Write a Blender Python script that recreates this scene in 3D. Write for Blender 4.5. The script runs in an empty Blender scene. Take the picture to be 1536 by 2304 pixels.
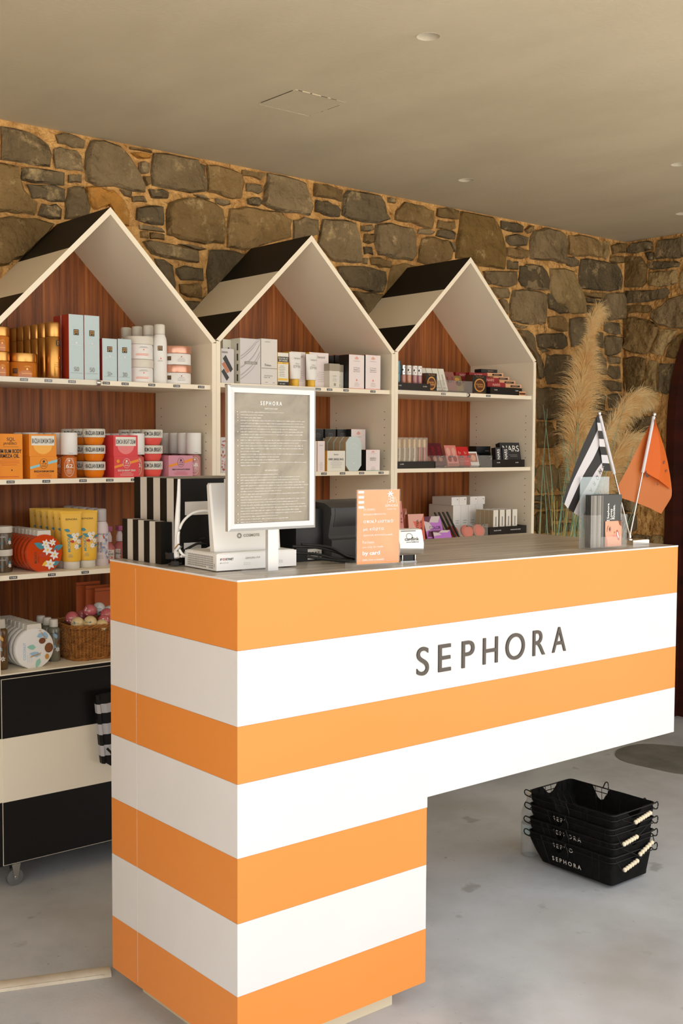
import bpy, math, random
from mathutils import Vector, Matrix
PI = math.pi
S = bpy.context.scene
col = S.collection

# ------------------------------------------------------------------ camera
cam_d = bpy.data.cameras.new('camera'); cam = bpy.data.objects.new('camera', cam_d); col.objects.link(cam)
yaw, pitch, roll = .6918, .059, .005
F = Vector((math.sin(yaw)*math.cos(pitch), math.cos(yaw)*math.cos(pitch), -math.sin(pitch)))
R0 = Vector((math.cos(yaw), -math.sin(yaw), 0)); U0 = R0.cross(F)
R1 = R0*math.cos(roll)+U0*math.sin(roll); U1 = -R0*math.sin(roll)+U0*math.cos(roll)
M = Matrix((R1, U1, -F)).transposed().to_4x4(); M.translation = Vector((-1.3707, -1.9984, 1.3906))
cam.matrix_world = M
cam_d.sensor_fit = 'VERTICAL'; cam_d.sensor_height = 36; cam_d.lens = 2583.42/2304*36
cam_d.clip_start = .05; cam_d.clip_end = 200
S.camera = cam

# ------------------------------------------------------------------ world, sun, exposure
W = bpy.data.worlds.new('world'); S.world = W; W.use_nodes = True
bg = W.node_tree.nodes['Background']; bg.inputs[0].default_value = (.985, .99, 1.0, 1); bg.inputs[1].default_value = 1.7
sun_d = bpy.data.lights.new('sun', 'SUN'); sun_d.energy = 7; sun_d.angle = .02; sun_d.color = (1, .965, .92)
sun = bpy.data.objects.new('sun', sun_d); col.objects.link(sun); sun.rotation_euler = (math.radians(-14), math.radians(10), 0)
sun.location = (0, -6, 6)
S.view_settings.view_transform = 'Standard'; S.view_settings.look = 'None'
S.view_settings.gamma = 1; S.view_settings.use_curve_mapping = False
S.view_settings.exposure = 0.18

# ------------------------------------------------------------------ materials
def lin(c):
    return tuple(((v/255)/12.92 if v/255 <= .04045 else ((v/255+.055)/1.055)**2.4) for v in c)
def mat(name, c, rough=.5, metal=0, coat=0, trans=0, spec=.5, alpha=1, ior=1.45):
    m = bpy.data.materials.new(name); m.use_nodes = True
    b = m.node_tree.nodes['Principled BSDF']
    b.inputs['Base Color'].default_value = (*lin(c), 1); b.inputs['Roughness'].default_value = rough
    b.inputs['Metallic'].default_value = metal; b.inputs['Coat Weight'].default_value = coat
    b.inputs['Transmission Weight'].default_value = trans; b.inputs['Specular IOR Level'].default_value = spec
    b.inputs['Alpha'].default_value = alpha; b.inputs['IOR'].default_value = ior
    return m
def N(m, t, **kw):
    n = m.node_tree.nodes.new(t)
    for k, v in kw.items(): setattr(n, k, v)
    return n
def L(m, a, b): m.node_tree.links.new(a, b)
def noisy(name, c1, c2, scale=(3, 3, 3), rough=.6, detail=6, bump=0, c3=None, lo=.35, hi=.65, bscale=None, dist=0, spec=.5, space='Object', obj_random=0, bdist=.01):
    m = mat(name, c1, rough, spec=spec); b = m.node_tree.nodes['Principled BSDF']
    tc = N(m, 'ShaderNodeTexCoord'); mp = N(m, 'ShaderNodeMapping'); mp.inputs['Scale'].default_value = scale
    L(m, tc.outputs[space], mp.inputs['Vector'])
    nz = N(m, 'ShaderNodeTexNoise'); nz.inputs['Scale'].default_value = 1; nz.inputs['Detail'].default_value = detail
    nz.inputs['Roughness'].default_value = .62; nz.inputs['Distortion'].default_value = dist
    L(m, mp.outputs[0], nz.inputs['Vector'])
    cr = N(m, 'ShaderNodeValToRGB'); e = cr.color_ramp.elements
    e[0].position = lo; e[0].color = (*lin(c1), 1); e[1].position = hi; e[1].color = (*lin(c2), 1)
    if c3: x = e.new((lo+hi)/2); x.color = (*lin(c3), 1)
    L(m, nz.outputs['Fac'], cr.inputs[0])
    out = cr.outputs[0]
    if obj_random:
        oi = N(m, 'ShaderNodeObjectInfo'); hs = N(m, 'ShaderNodeHueSaturation')
        mr = N(m, 'ShaderNodeMapRange'); mr.inputs[3].default_value = 1-obj_random; mr.inputs[4].default_value = 1+obj_random
        L(m, oi.outputs['Random'], mr.inputs[0]); L(m, mr.outputs[0], hs.inputs['Value']); L(m, out, hs.inputs['Color']); out = hs.outputs[0]
        va = N(m, 'ShaderNodeVectorMath'); va.operation = 'ADD'
        L(m, tc.outputs[space], va.inputs[0]); L(m, oi.outputs['Random'], va.inputs[1])
    L(m, out, b.inputs['Base Color'])
    if bump:
        n2 = N(m, 'ShaderNodeTexNoise'); n2.inputs['Scale'].default_value = bscale or 60; n2.inputs['Detail'].default_value = 5
        L(m, tc.outputs[space], n2.inputs['Vector'])
        bp = N(m, 'ShaderNodeBump'); bp.inputs['Strength'].default_value = bump; bp.inputs['Distance'].default_value = bdist
        L(m, n2.outputs['Fac'], bp.inputs['Height']); L(m, bp.outputs[0], b.inputs['Normal'])
    return m
def stone_mat(name, c1, c2):
    # mottled rock with pale lime specks
    m = noisy(name, c1, c2, (7, 7, 7), .92, 9, 1.0, bscale=15, spec=.15, obj_random=.2, bdist=.05, lo=.3, hi=.7)
    b = m.node_tree.nodes['Principled BSDF']; src = b.inputs['Base Color'].links[0].from_socket
    tc = N(m, 'ShaderNodeTexCoord'); nz = N(m, 'ShaderNodeTexNoise'); nz.inputs['Scale'].default_value = 13; nz.inputs['Detail'].default_value = 9; nz.inputs['Roughness'].default_value = .75
    L(m, tc.outputs['Object'], nz.inputs['Vector'])
    cr = N(m, 'ShaderNodeValToRGB'); e = cr.color_ramp.elements; e[0].position = .56; e[0].color = (0, 0, 0, 1); e[1].position = .70; e[1].color = (.85, .85, .85, 1)
    L(m, nz.outputs['Fac'], cr.inputs[0])
    mx = N(m, 'ShaderNodeMix', data_type='RGBA'); L(m, cr.outputs[0], mx.inputs['Factor']); L(m, src, mx.inputs[6]); mx.inputs[7].default_value = (*lin((206, 178, 130)), 1)
    L(m, mx.outputs[2], b.inputs['Base Color'])
    return m
K = {
 'unseen_wall': noisy('unseen_wall_plaster', (214, 196, 166), (200, 182, 150), (3, 3, 3), .9, 4),
 'ceiling': noisy('ceiling_plaster', (214, 202, 175), (204, 192, 165), (2.5, 1.2, 2), .9, 4, .12, bscale=70, spec=.2),
 'floor': noisy('concrete', (212, 216, 220), (176, 180, 184), (2.2, 2.2, 2.2), .55, 10, .05, bscale=90, c3=(200, 204, 207), spec=.35, lo=.3, hi=.72),
 'mortar': noisy('mortar', (248, 196, 124), (196, 146, 88), (18, 18, 18), .95, 9, 1.0, bscale=24, spec=.1, bdist=.06),
 'g': stone_mat('stone_grey', (150, 130, 98), (120, 102, 74)), 'd': stone_mat('stone_dark', (124, 108, 82), (98, 86, 66)),
 'b': stone_mat('stone_brown', (156, 128, 86), (122, 98, 62)), 't': stone_mat('stone_tan', (182, 156, 110), (146, 122, 82)),
 'o': stone_mat('stone_ochre', (214, 150, 70), (150, 108, 56)), 'n': stone_mat('stone_umber', (150, 120, 72), (132, 106, 62)),
 'orange': noisy('orange_laminate', (243, 150, 68), (239, 146, 64), (1, 1, 1), .42, 2, .02, bscale=300),
 'cwhite': noisy('white_laminate', (238, 234, 231), (233, 229, 225), (2, 2, 2), .42, 3, .02, bscale=300),
 'uwhite': mat('shelf_laminate', (250, 239, 216), .5), 'black': mat('black_laminate', (24, 22, 20), .5, spec=.25),
 'wood': noisy('walnut', (178, 106, 48), (92, 48, 18), (62, 62, 1.8), .5, 8, .08, bscale=60, c3=(148, 82, 34), dist=.25, lo=.32, hi=.68),
 'top': noisy('worktop_greywood', (214, 204, 190), (164, 154, 142), (3, 40, 3), .3, 6, c3=(192, 182, 168), spec=.6),
 'plinth': mat('plinth', (225, 212, 180), .6), 'cable': noisy('cable_cover', (226, 216, 196), (206, 194, 172), (8, 8, 8), .6),
 'ink': mat('dark_ink', (48, 46, 44), .5), 'letter': mat('charcoal_letter', (86, 78, 70), .5), 'white': mat('white_plastic', (240, 238, 234), .4),
 'offw': mat('off_white', (224, 218, 206), .5), 'gold': mat('gold_metal', (200, 146, 78), .3, 1), 'goldlid': mat('gold_lid', (214, 160, 92), .32, 1),
 'amber': mat('amber_jar', (196, 112, 30), .18, coat=.5), 'lblue': mat('pale_blue_carton', (194, 212, 216), .55), 'redside': mat('red_carton', (176, 58, 34), .55),
 'copper': mat('rose_gold_lid', (214, 160, 138), .3, .8), 'orangebox': mat('orange_carton', (240, 146, 28), .5), 'obody': mat('orange_jar', (236, 128, 20), .25),
 'pale': mat('pale_label', (236, 232, 220), .5), 'mistbody': mat('amber_mist', (206, 110, 40), .12, coat=.4), 'redbox': mat('coral_carton', (226, 68, 72), .5),
 'rbody': mat('coral_jar', (238, 92, 84), .25), 'pinkmist': mat('pink_mist', (206, 96, 84), .12, coat=.4), 'mauvebox': mat('mauve_carton', (216, 150, 168), .5),
 'mauvemist': mat('mauve_mist', (196, 136, 134), .15, coat=.4), 'ribbon_b': mat('pale_ribbon', (150, 204, 214), .5), 'ribbon_o': mat('orange_ribbon', (244, 150, 40), .5),
 'halfjar': mat('jar_picture', (250, 180, 70), .4), 'halfjar_r': mat('jar_picture_pink', (240, 128, 128), .4),
 'brownjar': mat('brown_jar', (92, 74, 52), .2, coat=.4), 'discor': mat('orange_red_bottle', (206, 70, 24), .1, coat=.6), 'yellow': mat('yellow_tube', (242, 190, 62), .4),
 'teal': mat('teal_print', (74, 142, 156), .5), 'redp': mat('red_print', (190, 62, 38), .5), 'ylp': mat('yellow_print', (244, 200, 70), .5),
 'lilac': mat('pale_lilac', (222, 208, 208), .4), 'lavp': mat('lavender_print', (130, 140, 178), .5), 'clearcap': mat('frosted_cap', (214, 208, 206), .2, alpha=.75),
 'pinkbot': mat('pink_bottle', (196, 110, 110), .2, coat=.4), 'purple': mat('purple_pump', (166, 84, 120), .4),
 'bbottle': mat('brown_bottle', (106, 78, 44), .15, coat=.4), 'clearb': mat('smoky_clear_bottle', (150, 148, 130), .1, trans=.35, coat=.4),
 'coco': mat('coconut_brown', (126, 74, 44), .5), 'pblue': mat('pale_blue_print', (160, 196, 222), .5), 'mint': mat('mint_print', (152, 206, 190), .5),
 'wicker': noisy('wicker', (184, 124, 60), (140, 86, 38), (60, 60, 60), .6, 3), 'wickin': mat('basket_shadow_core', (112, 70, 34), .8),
 'bpink': mat('pink_wrap', (206, 104, 110), .25, coat=.5), 'bcream': mat('cream_wrap', (236, 210, 156), .25, coat=.5), 'bwhite': mat('white_wrap', (218, 222, 220), .25, coat=.5),
 'terra': mat('terracotta_pouch', (196, 96, 48), .45), 'chrome': mat('chrome', (210, 210, 208), .15, 1), 'brass': mat('aged_brass', (160, 148, 116), .35, .8),
 'rubber': mat('grey_rubber', (110, 108, 104), .6), 'silver': mat('brushed_silver', (206, 206, 205), .36, .5), 'greyp': mat('grey_print', (150, 146, 140), .5),
 'sgyel': mat('sun_yellow', (238, 190, 64), .45), 'ordgrey': mat('box_white_grey', (226, 222, 216), .5), 'housep': mat('pearl_box', (214, 210, 210), .4),
 'shade': mat('swoosh_grey', (176, 172, 172), .5), 'coralE': mat('coral_edge', (240, 100, 70), .5), 'pinkw': mat('pinkish_white_carton', (240, 228, 226), .5),
 'beige': mat('beige_side', (186, 166, 134), .5), 'icy': mat('icy_teal', (198, 212, 210), .35), 'taupe': mat('taupe_cap', (160, 150, 132), .4),
 'tray': mat('black_tray', (30, 29, 28), .35), 'gloss1': mat('rosy_gloss', (180, 120, 104), .15, coat=.5), 'gloss2': mat('nude_gloss', (196, 140, 108), .15, coat=.5),
 'gloss3': mat('mauve_gloss', (176, 122, 124), .15, coat=.5), 'masc': mat('steel_blue_tube', (96, 126, 134), .3, .6), 'choc': mat('chocolate_brown', (92, 50, 30), .4),
 'ring': mat('gold_ring', (222, 168, 92), .35, .5), 'mauvec': mat('dusty_mauve_box', (146, 92, 84), .45), 'olive': mat('gold_olive_box', (142, 124, 70), .35, .3),
 'dred': mat('deep_red_box', (148, 24, 30), .4), 'wine': mat('wine_box', (92, 20, 34), .4), 'nude': mat('nude_box', (226, 172, 128), .45),
 'peach': mat('peach_cap', (240, 206, 156), .35), 'cream': mat('cream_tube', (238, 222, 196), .2, coat=.4), 'rosy': mat('rosy_tube', (206, 120, 108), .2, coat=.4),
 'blush': mat('blush_box', (222, 138, 126), .45), 'red': mat('bright_red_box', (206, 34, 38), .4), 'coral': mat('coral_box', (228, 108, 80), .45),
 'rosetri': mat('rose_facet', (232, 172, 156), .45), 'coppertri': mat('copper_facet', (170, 92, 58), .45), 'violet': mat('orchid_facet', (198, 128, 214), .45),
 'plum': mat('plum_facet', (110, 66, 88), .45), 'orc': mat('orange_red_compact', (222, 88, 50), .3, coat=.3), 'clay': mat('clay_compact', (196, 122, 84), .4),
 'flagb': mat('black_satin', (36, 34, 34), .6), 'flagw': mat('white_satin', (236, 234, 238), .6), 'flago': mat('orange_satin', (226, 110, 32), .6), 'flago_shade': mat('shaded_orange_satin', (178, 100, 46), .6),  # orange flag has a lit and a shaded copy of one satin
 'fabric': noisy('black_canvas', (22, 21, 20), (12, 12, 12), (60, 60, 60), .85, 3, .3, bscale=300, spec=.2), 'wire': mat('black_wire', (20, 20, 20), .4, .3),
 'bead': mat('wooden_bead', (250, 234, 202), .5), 'boxside': mat('striped_box_white', (216, 208, 198), .5), 'device': mat('device_white', (244, 242, 238), .4),
 'dark': mat('charcoal_plastic', (58, 58, 58), .5), 'dark2': mat('black_plastic', (34, 34, 35), .4), 'cableb': mat('black_cable', (26, 26, 26), .45),
 'signo': noisy('orange_paper', (248, 154, 82), (242, 140, 66), (6, 6, 6), .35, 2, dist=2), 'rust': noisy('dark_red_wood', (72, 26, 12), (46, 16, 8), (3, 3, 12), .5),
 'inner': mat('dark_door_panel', (22, 13, 9), .5), 'mat': noisy('dark_floor_patch', (136, 134, 126), (112, 110, 102), (5, 5, 5), .9, 5),
 'skin': mat('portrait_skin', (222, 160, 130), .5), 'skin2': mat('portrait_shade', (190, 122, 98), .5), 'lips': mat('portrait_lips', (176, 70, 66), .5),
 'cardg': mat('charcoal_card', (70, 70, 68), .5), 'cardf': mat('grey_photo_strip', (128, 122, 112), .5), 'leafg': mat('leaf_blue_green', (150, 186, 160), .6), 'leafy': mat('leaf_straw', (240, 222, 140), .6),
 'sand': noisy('outdoor_paving', (214, 206, 192), (200, 190, 174), (1, 1, 1), .9, 4), 'spotin': mat('spot_plaster', (214, 204, 184), .8), 'lens': mat('spot_glass', (150, 140, 124), .3),
 'crack': mat('bare_plaster', (214, 200, 172), .9), 'crackd': mat('crack_shade', (96, 86, 68), .9), 'hole': mat('peg_hole', (60, 52, 42), .9),
}
def glass(name, c, rough=.03, alpha=.10):
    # clear acrylic: mostly see-through with a sharp reflection
    m = mat(name, c, rough, alpha=alpha, spec=.8); m.node_tree.nodes['Principled BSDF'].inputs['Coat Weight'].default_value = .6; return m
K['acrylic'] = glass('clear_acrylic', (226, 226, 222)); K['pet'] = glass('clear_pet', (200, 206, 206), .08, .35)
K['frost'] = glass('acrylic_back', (206, 222, 226), .06, .30); K['case'] = glass('clear_case', (230, 222, 210), .05, .3)
# poster stock: blurred rock photograph printed behind the text
K['poster'] = noisy('poster_rock_print', (160, 150, 132), (112, 104, 94), (9, 9, 6), .25, 4, c3=(144, 134, 118), dist=1.6, lo=.3, hi=.75)
# plume: fine dry bristle
K['plume'] = noisy('dry_plume', (255, 236, 188), (246, 212, 150), (20, 20, 20), .9, 2)
def stains(m):
    # spills and dusty marks on the concrete
    b = m.node_tree.nodes['Principled BSDF']; src = b.inputs['Base Color'].links[0].from_socket; tc = N(m, 'ShaderNodeTexCoord')
    for sc, lo, hi, c, f in ((7, .66, .72, (120, 116, 108), .45), (38, .70, .76, (96, 92, 86), .5), (1.3, .52, .75, (150, 142, 128), .55), (90, .72, .8, (236, 234, 228), .5)):
        nz = N(m, 'ShaderNodeTexNoise'); nz.inputs['Scale'].default_value = sc; nz.inputs['Detail'].default_value = 4; L(m, tc.outputs['Object'], nz.inputs['Vector'])
        mr = N(m, 'ShaderNodeMapRange'); mr.inputs[1].default_value = lo; mr.inputs[2].default_value = hi; mr.inputs[4].default_value = f; L(m, nz.outputs['Fac'], mr.inputs[0])
        mx = N(m, 'ShaderNodeMix', data_type='RGBA'); L(m, mr.outputs[0], mx.inputs['Factor']); L(m, src, mx.inputs[6]); mx.inputs[7].default_value = (*lin(c), 1); src = mx.outputs[2]
    L(m, src, b.inputs['Base Color'])
stains(K['floor'])
def translucent(m, f=.35):
    b = m.node_tree.nodes['Principled BSDF']; o = m.node_tree.nodes['Material Output']
    t = N(m, 'ShaderNodeBsdfTranslucent'); x = N(m, 'ShaderNodeMixShader'); x.inputs[0].default_value = f
    if b.inputs['Base Color'].links: L(m, b.inputs['Base Color'].links[0].from_socket, t.inputs[0])
    else: t.inputs[0].default_value = b.inputs['Base Color'].default_value
    L(m, b.outputs[0], x.inputs[1]); L(m, t.outputs[0], x.inputs[2]); L(m, x.outputs[0], o.inputs[0])
for k in ('plume', 'leafg', 'leafy', 'flagw', 'flago'): translucent(K[k])

# ------------------------------------------------------------------ mesh builder
class MB:
    def __init__(s): s.v = []; s.f = []; s.m = []; s.mats = []
    def mi(s, k):
        if k not in s.mats: s.mats.append(k)
        return s.mats.index(k)
    def add(s, vs, fs, k):
        n = len(s.v); i = s.mi(k); s.v += [tuple(p) for p in vs]
        for f in fs: s.f.append([n+q for q in f]); s.m.append(i)
    def box(s, x0, x1, y0, y1, z0, z1, k, front=None, left=None, top=None, right=None):
        vs = [(x0,y0,z0),(x1,y0,z0),(x1,y1,z0),(x0,y1,z0),(x0,y0,z1),(x1,y0,z1),(x1,y1,z1),(x0,y1,z1)]
        n = len(s.v); s.v += vs
        for f, kk in (((0,3,2,1),k),((4,5,6,7),top or k),((0,1,5,4),front or k),((1,2,6,5),right or k),((2,3,7,6),k),((3,0,4,7),left or k)):
            s.f.append([n+q for q in f]); s.m.append(s.mi(kk))
        return s
    def prism(s, poly, y0, y1, k, ax='y', kside=None):
        # polygon in (x,z) extruded along y; ax='x': polygon (y,z) along x; ax='z': polygon (x,y) along z
        n = len(poly)
        f = {'y': lambda p, d: (p[0], d, p[1]), 'x': lambda p, d: (d, p[0], p[1]), 'z': lambda p, d: (p[0], p[1], d)}[ax]
        s.add([f(p, y0) for p in poly]+[f(p, y1) for p in poly], [], k); b = len(s.v)-2*n
        s.f.append([b+i for i in range(n)]); s.m.append(s.mi(k)); s.f.append([b+n+i for i in reversed(range(n))]); s.m.append(s.mi(k))
        for i in range(n):
            j = (i+1) % n; s.f.append([b+i, b+n+i, b+n+j, b+j]); s.m.append(s.mi(kside or k))
        return s
    def lathe(s, prof, k, seg=20, cx=0, cy=0, axis='z', sx=1, sy=1):
        b = len(s.v); m = s.mi(k); n = len(prof)
        for r, z in prof:
            for i in range(seg):
                a = 2*PI*i/seg; x, y = r*math.cos(a)*sx, r*math.sin(a)*sy
                s.v.append((cx+x, cy+y, z) if axis == 'z' else (cx+x, z, cy+y) if axis == 'y' else (z, cx+x, cy+y))
        for j in range(n-1):
            for i in range(seg):
                i2 = (i+1) % seg; s.f.append([b+j*seg+i, b+j*seg+i2, b+(j+1)*seg+i2, b+(j+1)*seg+i]); s.m.append(m)
        s.f.append([b+i for i in reversed(range(seg))]); s.m.append(m)
        s.f.append([b+(n-1)*seg+i for i in range(seg)]); s.m.append(m)
        return s
    def tube(s, path, r, k, seg=8, closed=False):
        P = [Vector(p) for p in path]; n = len(P); b = len(s.v); m = s.mi(k); up = Vector((.13, .07, 1)).normalized()
        for i, p in enumerate(P):
            if closed: t = P[(i+1) % n]-P[i-1]
            else: t = P[min(i+1, n-1)]-P[max(i-1, 0)]
            t.normalize(); a = t.cross(up)
            if a.length < .2: a = t.cross(Vector((1, 0, 0)))
            a.normalize(); c = t.cross(a); rr = r[i] if isinstance(r, (list, tuple)) else r
            for q in range(seg):
                w = 2*PI*q/seg; s.v.append(tuple(p+a*math.cos(w)*rr+c*math.sin(w)*rr))
        for i in range(n if closed else n-1):
            for q in range(seg):
                i2 = (i+1) % n; q2 = (q+1) % seg
                s.f.append([b+i*seg+q, b+i*seg+q2, b+i2*seg+q2, b+i2*seg+q]); s.m.append(m)
        if not closed:
            s.f.append([b+q for q in reversed(range(seg))]); s.m.append(m); s.f.append([b+(n-1)*seg+q for q in range(seg)]); s.m.append(m)
        return s
    def xf(s, fn): s.v = [tuple(fn(*p)) for p in s.v]; return s
    def build(s, name, parent=None, smooth=0, fix=True):
        me = bpy.data.meshes.new(name); me.from_pydata(s.v, [], s.f)
        for k in s.mats: me.materials.append(K[k])
        me.polygons.foreach_set('material_index', s.m)
        if fix:
            import bmesh
            bm = bmesh.new(); bm.from_mesh(me); bmesh.ops.recalc_face_normals(bm, faces=bm.faces); bm.to_mesh(me); bm.free()
        if smooth:
            me.polygons.foreach_set('use_smooth', [True]*len(me.polygons)); me.set_sharp_from_angle(angle=math.radians(smooth))
        o = bpy.data.objects.new(name, me); col.objects.link(o)
        if parent: o.parent = parent
        return o
def tag(o, label=None, cat=None, group=None, kind=None):
    if label: o['label'] = label
    if cat: o['category'] = cat
    if group: o['group'] = group
    if kind: o['kind'] = kind
    return o
def thing(name, label, cat, loc, rz=0, group=None):
    o = bpy.data.objects.new(name, None); col.objects.link(o); o.location = loc; o.rotation_euler = (0, 0, rz); o.empty_display_size = .02
    return tag(o, label, cat, group)
def dup(root, loc, label, rz=None):
    r = root.copy(); col.objects.link(r); r.location = loc; r['label'] = label
    if rz is not None: r.rotation_euler = (0, 0, rz)
    for ch in list(root.children):
        c = ch.copy(); col.objects.link(c); c.parent = r
        for g in list(ch.children):
            d = g.copy(); col.objects.link(d); d.parent = c
    return r
ORD = ['front', 'second', 'third', 'fourth', 'fifth', 'sixth', 'seventh', 'eighth', 'ninth', 'tenth']

# ------------------------------------------------------------------ lettering and flat print
_tc = {}
def text2d(t, bold=0):
    if (t, bold) in _tc: return _tc[(t, bold)]
    greek = any('\u0370' <= c <= '\u03ff' for c in t)
    vs, fs, X = [], [], 0
    for part in (t if greek else [t]):      # Greek glyphs are set one by one with even gaps
        if part == ' ': X += .3; continue
        cu = bpy.data.curves.new('t', 'FONT'); cu.body = part; cu.resolution_u = 2 if greek else 8 if len(t) < 9 else 3; cu.offset = min(bold, .012) if greek else bold
        ob = bpy.data.objects.new('t', cu); me = ob.to_mesh(); n = len(vs)
        P = [(v.co.x, v.co.y) for v in me.vertices]; m0 = min((p[0] for p in P), default=0); m1 = max((p[0] for p in P), default=0)
        vs += [(x-m0+X, y) if greek else (x, y) for x, y in P]; fs += [tuple(n+q for q in p.vertices) for p in me.polygons]; X += m1-m0+.085
        ob.to_mesh_clear(); bpy.data.objects.remove(ob); bpy.data.curves.remove(cu)
    if not vs: vs = [(0, 0), (1, 0), (0, 1)]; fs = []
    x0 = min(v[0] for v in vs); x1 = max(v[0] for v in vs); y0 = min(v[1] for v in vs); y1 = max(v[1] for v in vs)
    vs = [((x-x0)/max(x1-x0, 1e-6), (y-y0)/max(y1-y0, 1e-6)) for x, y in vs]
    _tc[(t, bold)] = (vs, fs, (x1-x0)/max(y1-y0, 1e-6)); return _tc[(t, bold)]
def flat(y=-.0005): return lambda x, z, e=0: (x, y-e, z)
def cyl(r, a0=-.5, y=0): return lambda x, z, e=0: ((r+.0006+e)*math.sin(x/r+a0), y-(r+.0006+e)*math.cos(x/r+a0), z)
def prints(mb, specs, mp):
    e = 0
    for i_, sp in enumerate(specs):
        t = sp[0]; e += .00012 if i_ < 12 else .000003
        if t == 'R':
            _, x0, x1, z0, z1, k = sp; n = max(1, int(abs(x1-x0)/.004)) if mp.__name__ != '<flat>' else 1
            n = min(n, 10); vs = []
            for i in range(n+1):
                x = x0+(x1-x0)*i/n; vs += [mp(x, z0, e), mp(x, z1, e)]
            mb.add(vs, [(2*i, 2*i+2, 2*i+3, 2*i+1) for i in range(n)], k)
        elif t == 'T':
            _, s, xc, zc, w, h, k = sp[:7]; bold = sp[7] if len(sp) > 7 else 0
            vs, fs, a = text2d(s, bold)
            mb.add([mp(xc+(x-.5)*w, zc+(y-.5)*h, e) for x, y in vs], fs, k)
        elif t == 'V':   # text reading upwards
            _, s, xc, zc, w, h, k = sp[:7]; vs, fs, a = text2d(s, .01)
            mb.add([mp(xc-(y-.5)*w, zc+(x-.5)*h, e) for x, y in vs], fs, k)
        elif t == 'C':
            _, xc, zc, rx, rz, k = sp; n = 14
            mb.add([mp(xc+rx*math.cos(2*PI*i/n), zc+rz*math.sin(2*PI*i/n), e) for i in range(n)], [tuple(range(n))], k)
        elif t == 'O':   # ring
            _, xc, zc, rx, rz, w, k = sp; n = 16; vs = []
            for i in range(n):
                a = 2*PI*i/n; vs += [mp(xc+rx*math.cos(a), zc+rz*math.sin(a), e), mp(xc+(rx-w)*math.cos(a), zc+(rz-w)*math.sin(a), e)]
            mb.add(vs, [(2*i, 2*((i+1) % n), 2*((i+1) % n)+1, 2*i+1) for i in range(n)], k)
        elif t == 'P':
            _, pts, k = sp; mb.add([mp(x, z, e) for x, z in pts], [tuple(range(len(pts)))], k)
def lines(xc, z1, w, n, k, dz=.0032, h=.0009, seed=1):
    r = random.Random(seed); o = []
    for i in range(n):
        ww = w*r.uniform(.6, 1); o.append(('R', xc-ww/2, xc+ww/2, z1-i*dz-h, z1-i*dz, k))
    return o
def leaf(x, z, a, l, w, k):
    c, s_ = math.cos(a), math.sin(a); P = [(0, 0), (l*.3, w/2), (l*.65, w*.4), (l, 0), (l*.65, -w*.4), (l*.3, -w/2)]
    return ('P', [(x+p*c-q*s_, z+p*s_+q*c) for p, q in P], k)
def flower(x, z, r, k='white', kc='ylp', n=6):
    return [leaf(x, z, 2*PI*i/n+.3, r, r*.55, k) for i in range(n)]+[('C', x, z, r*.2, r*.2, kc)]
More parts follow.
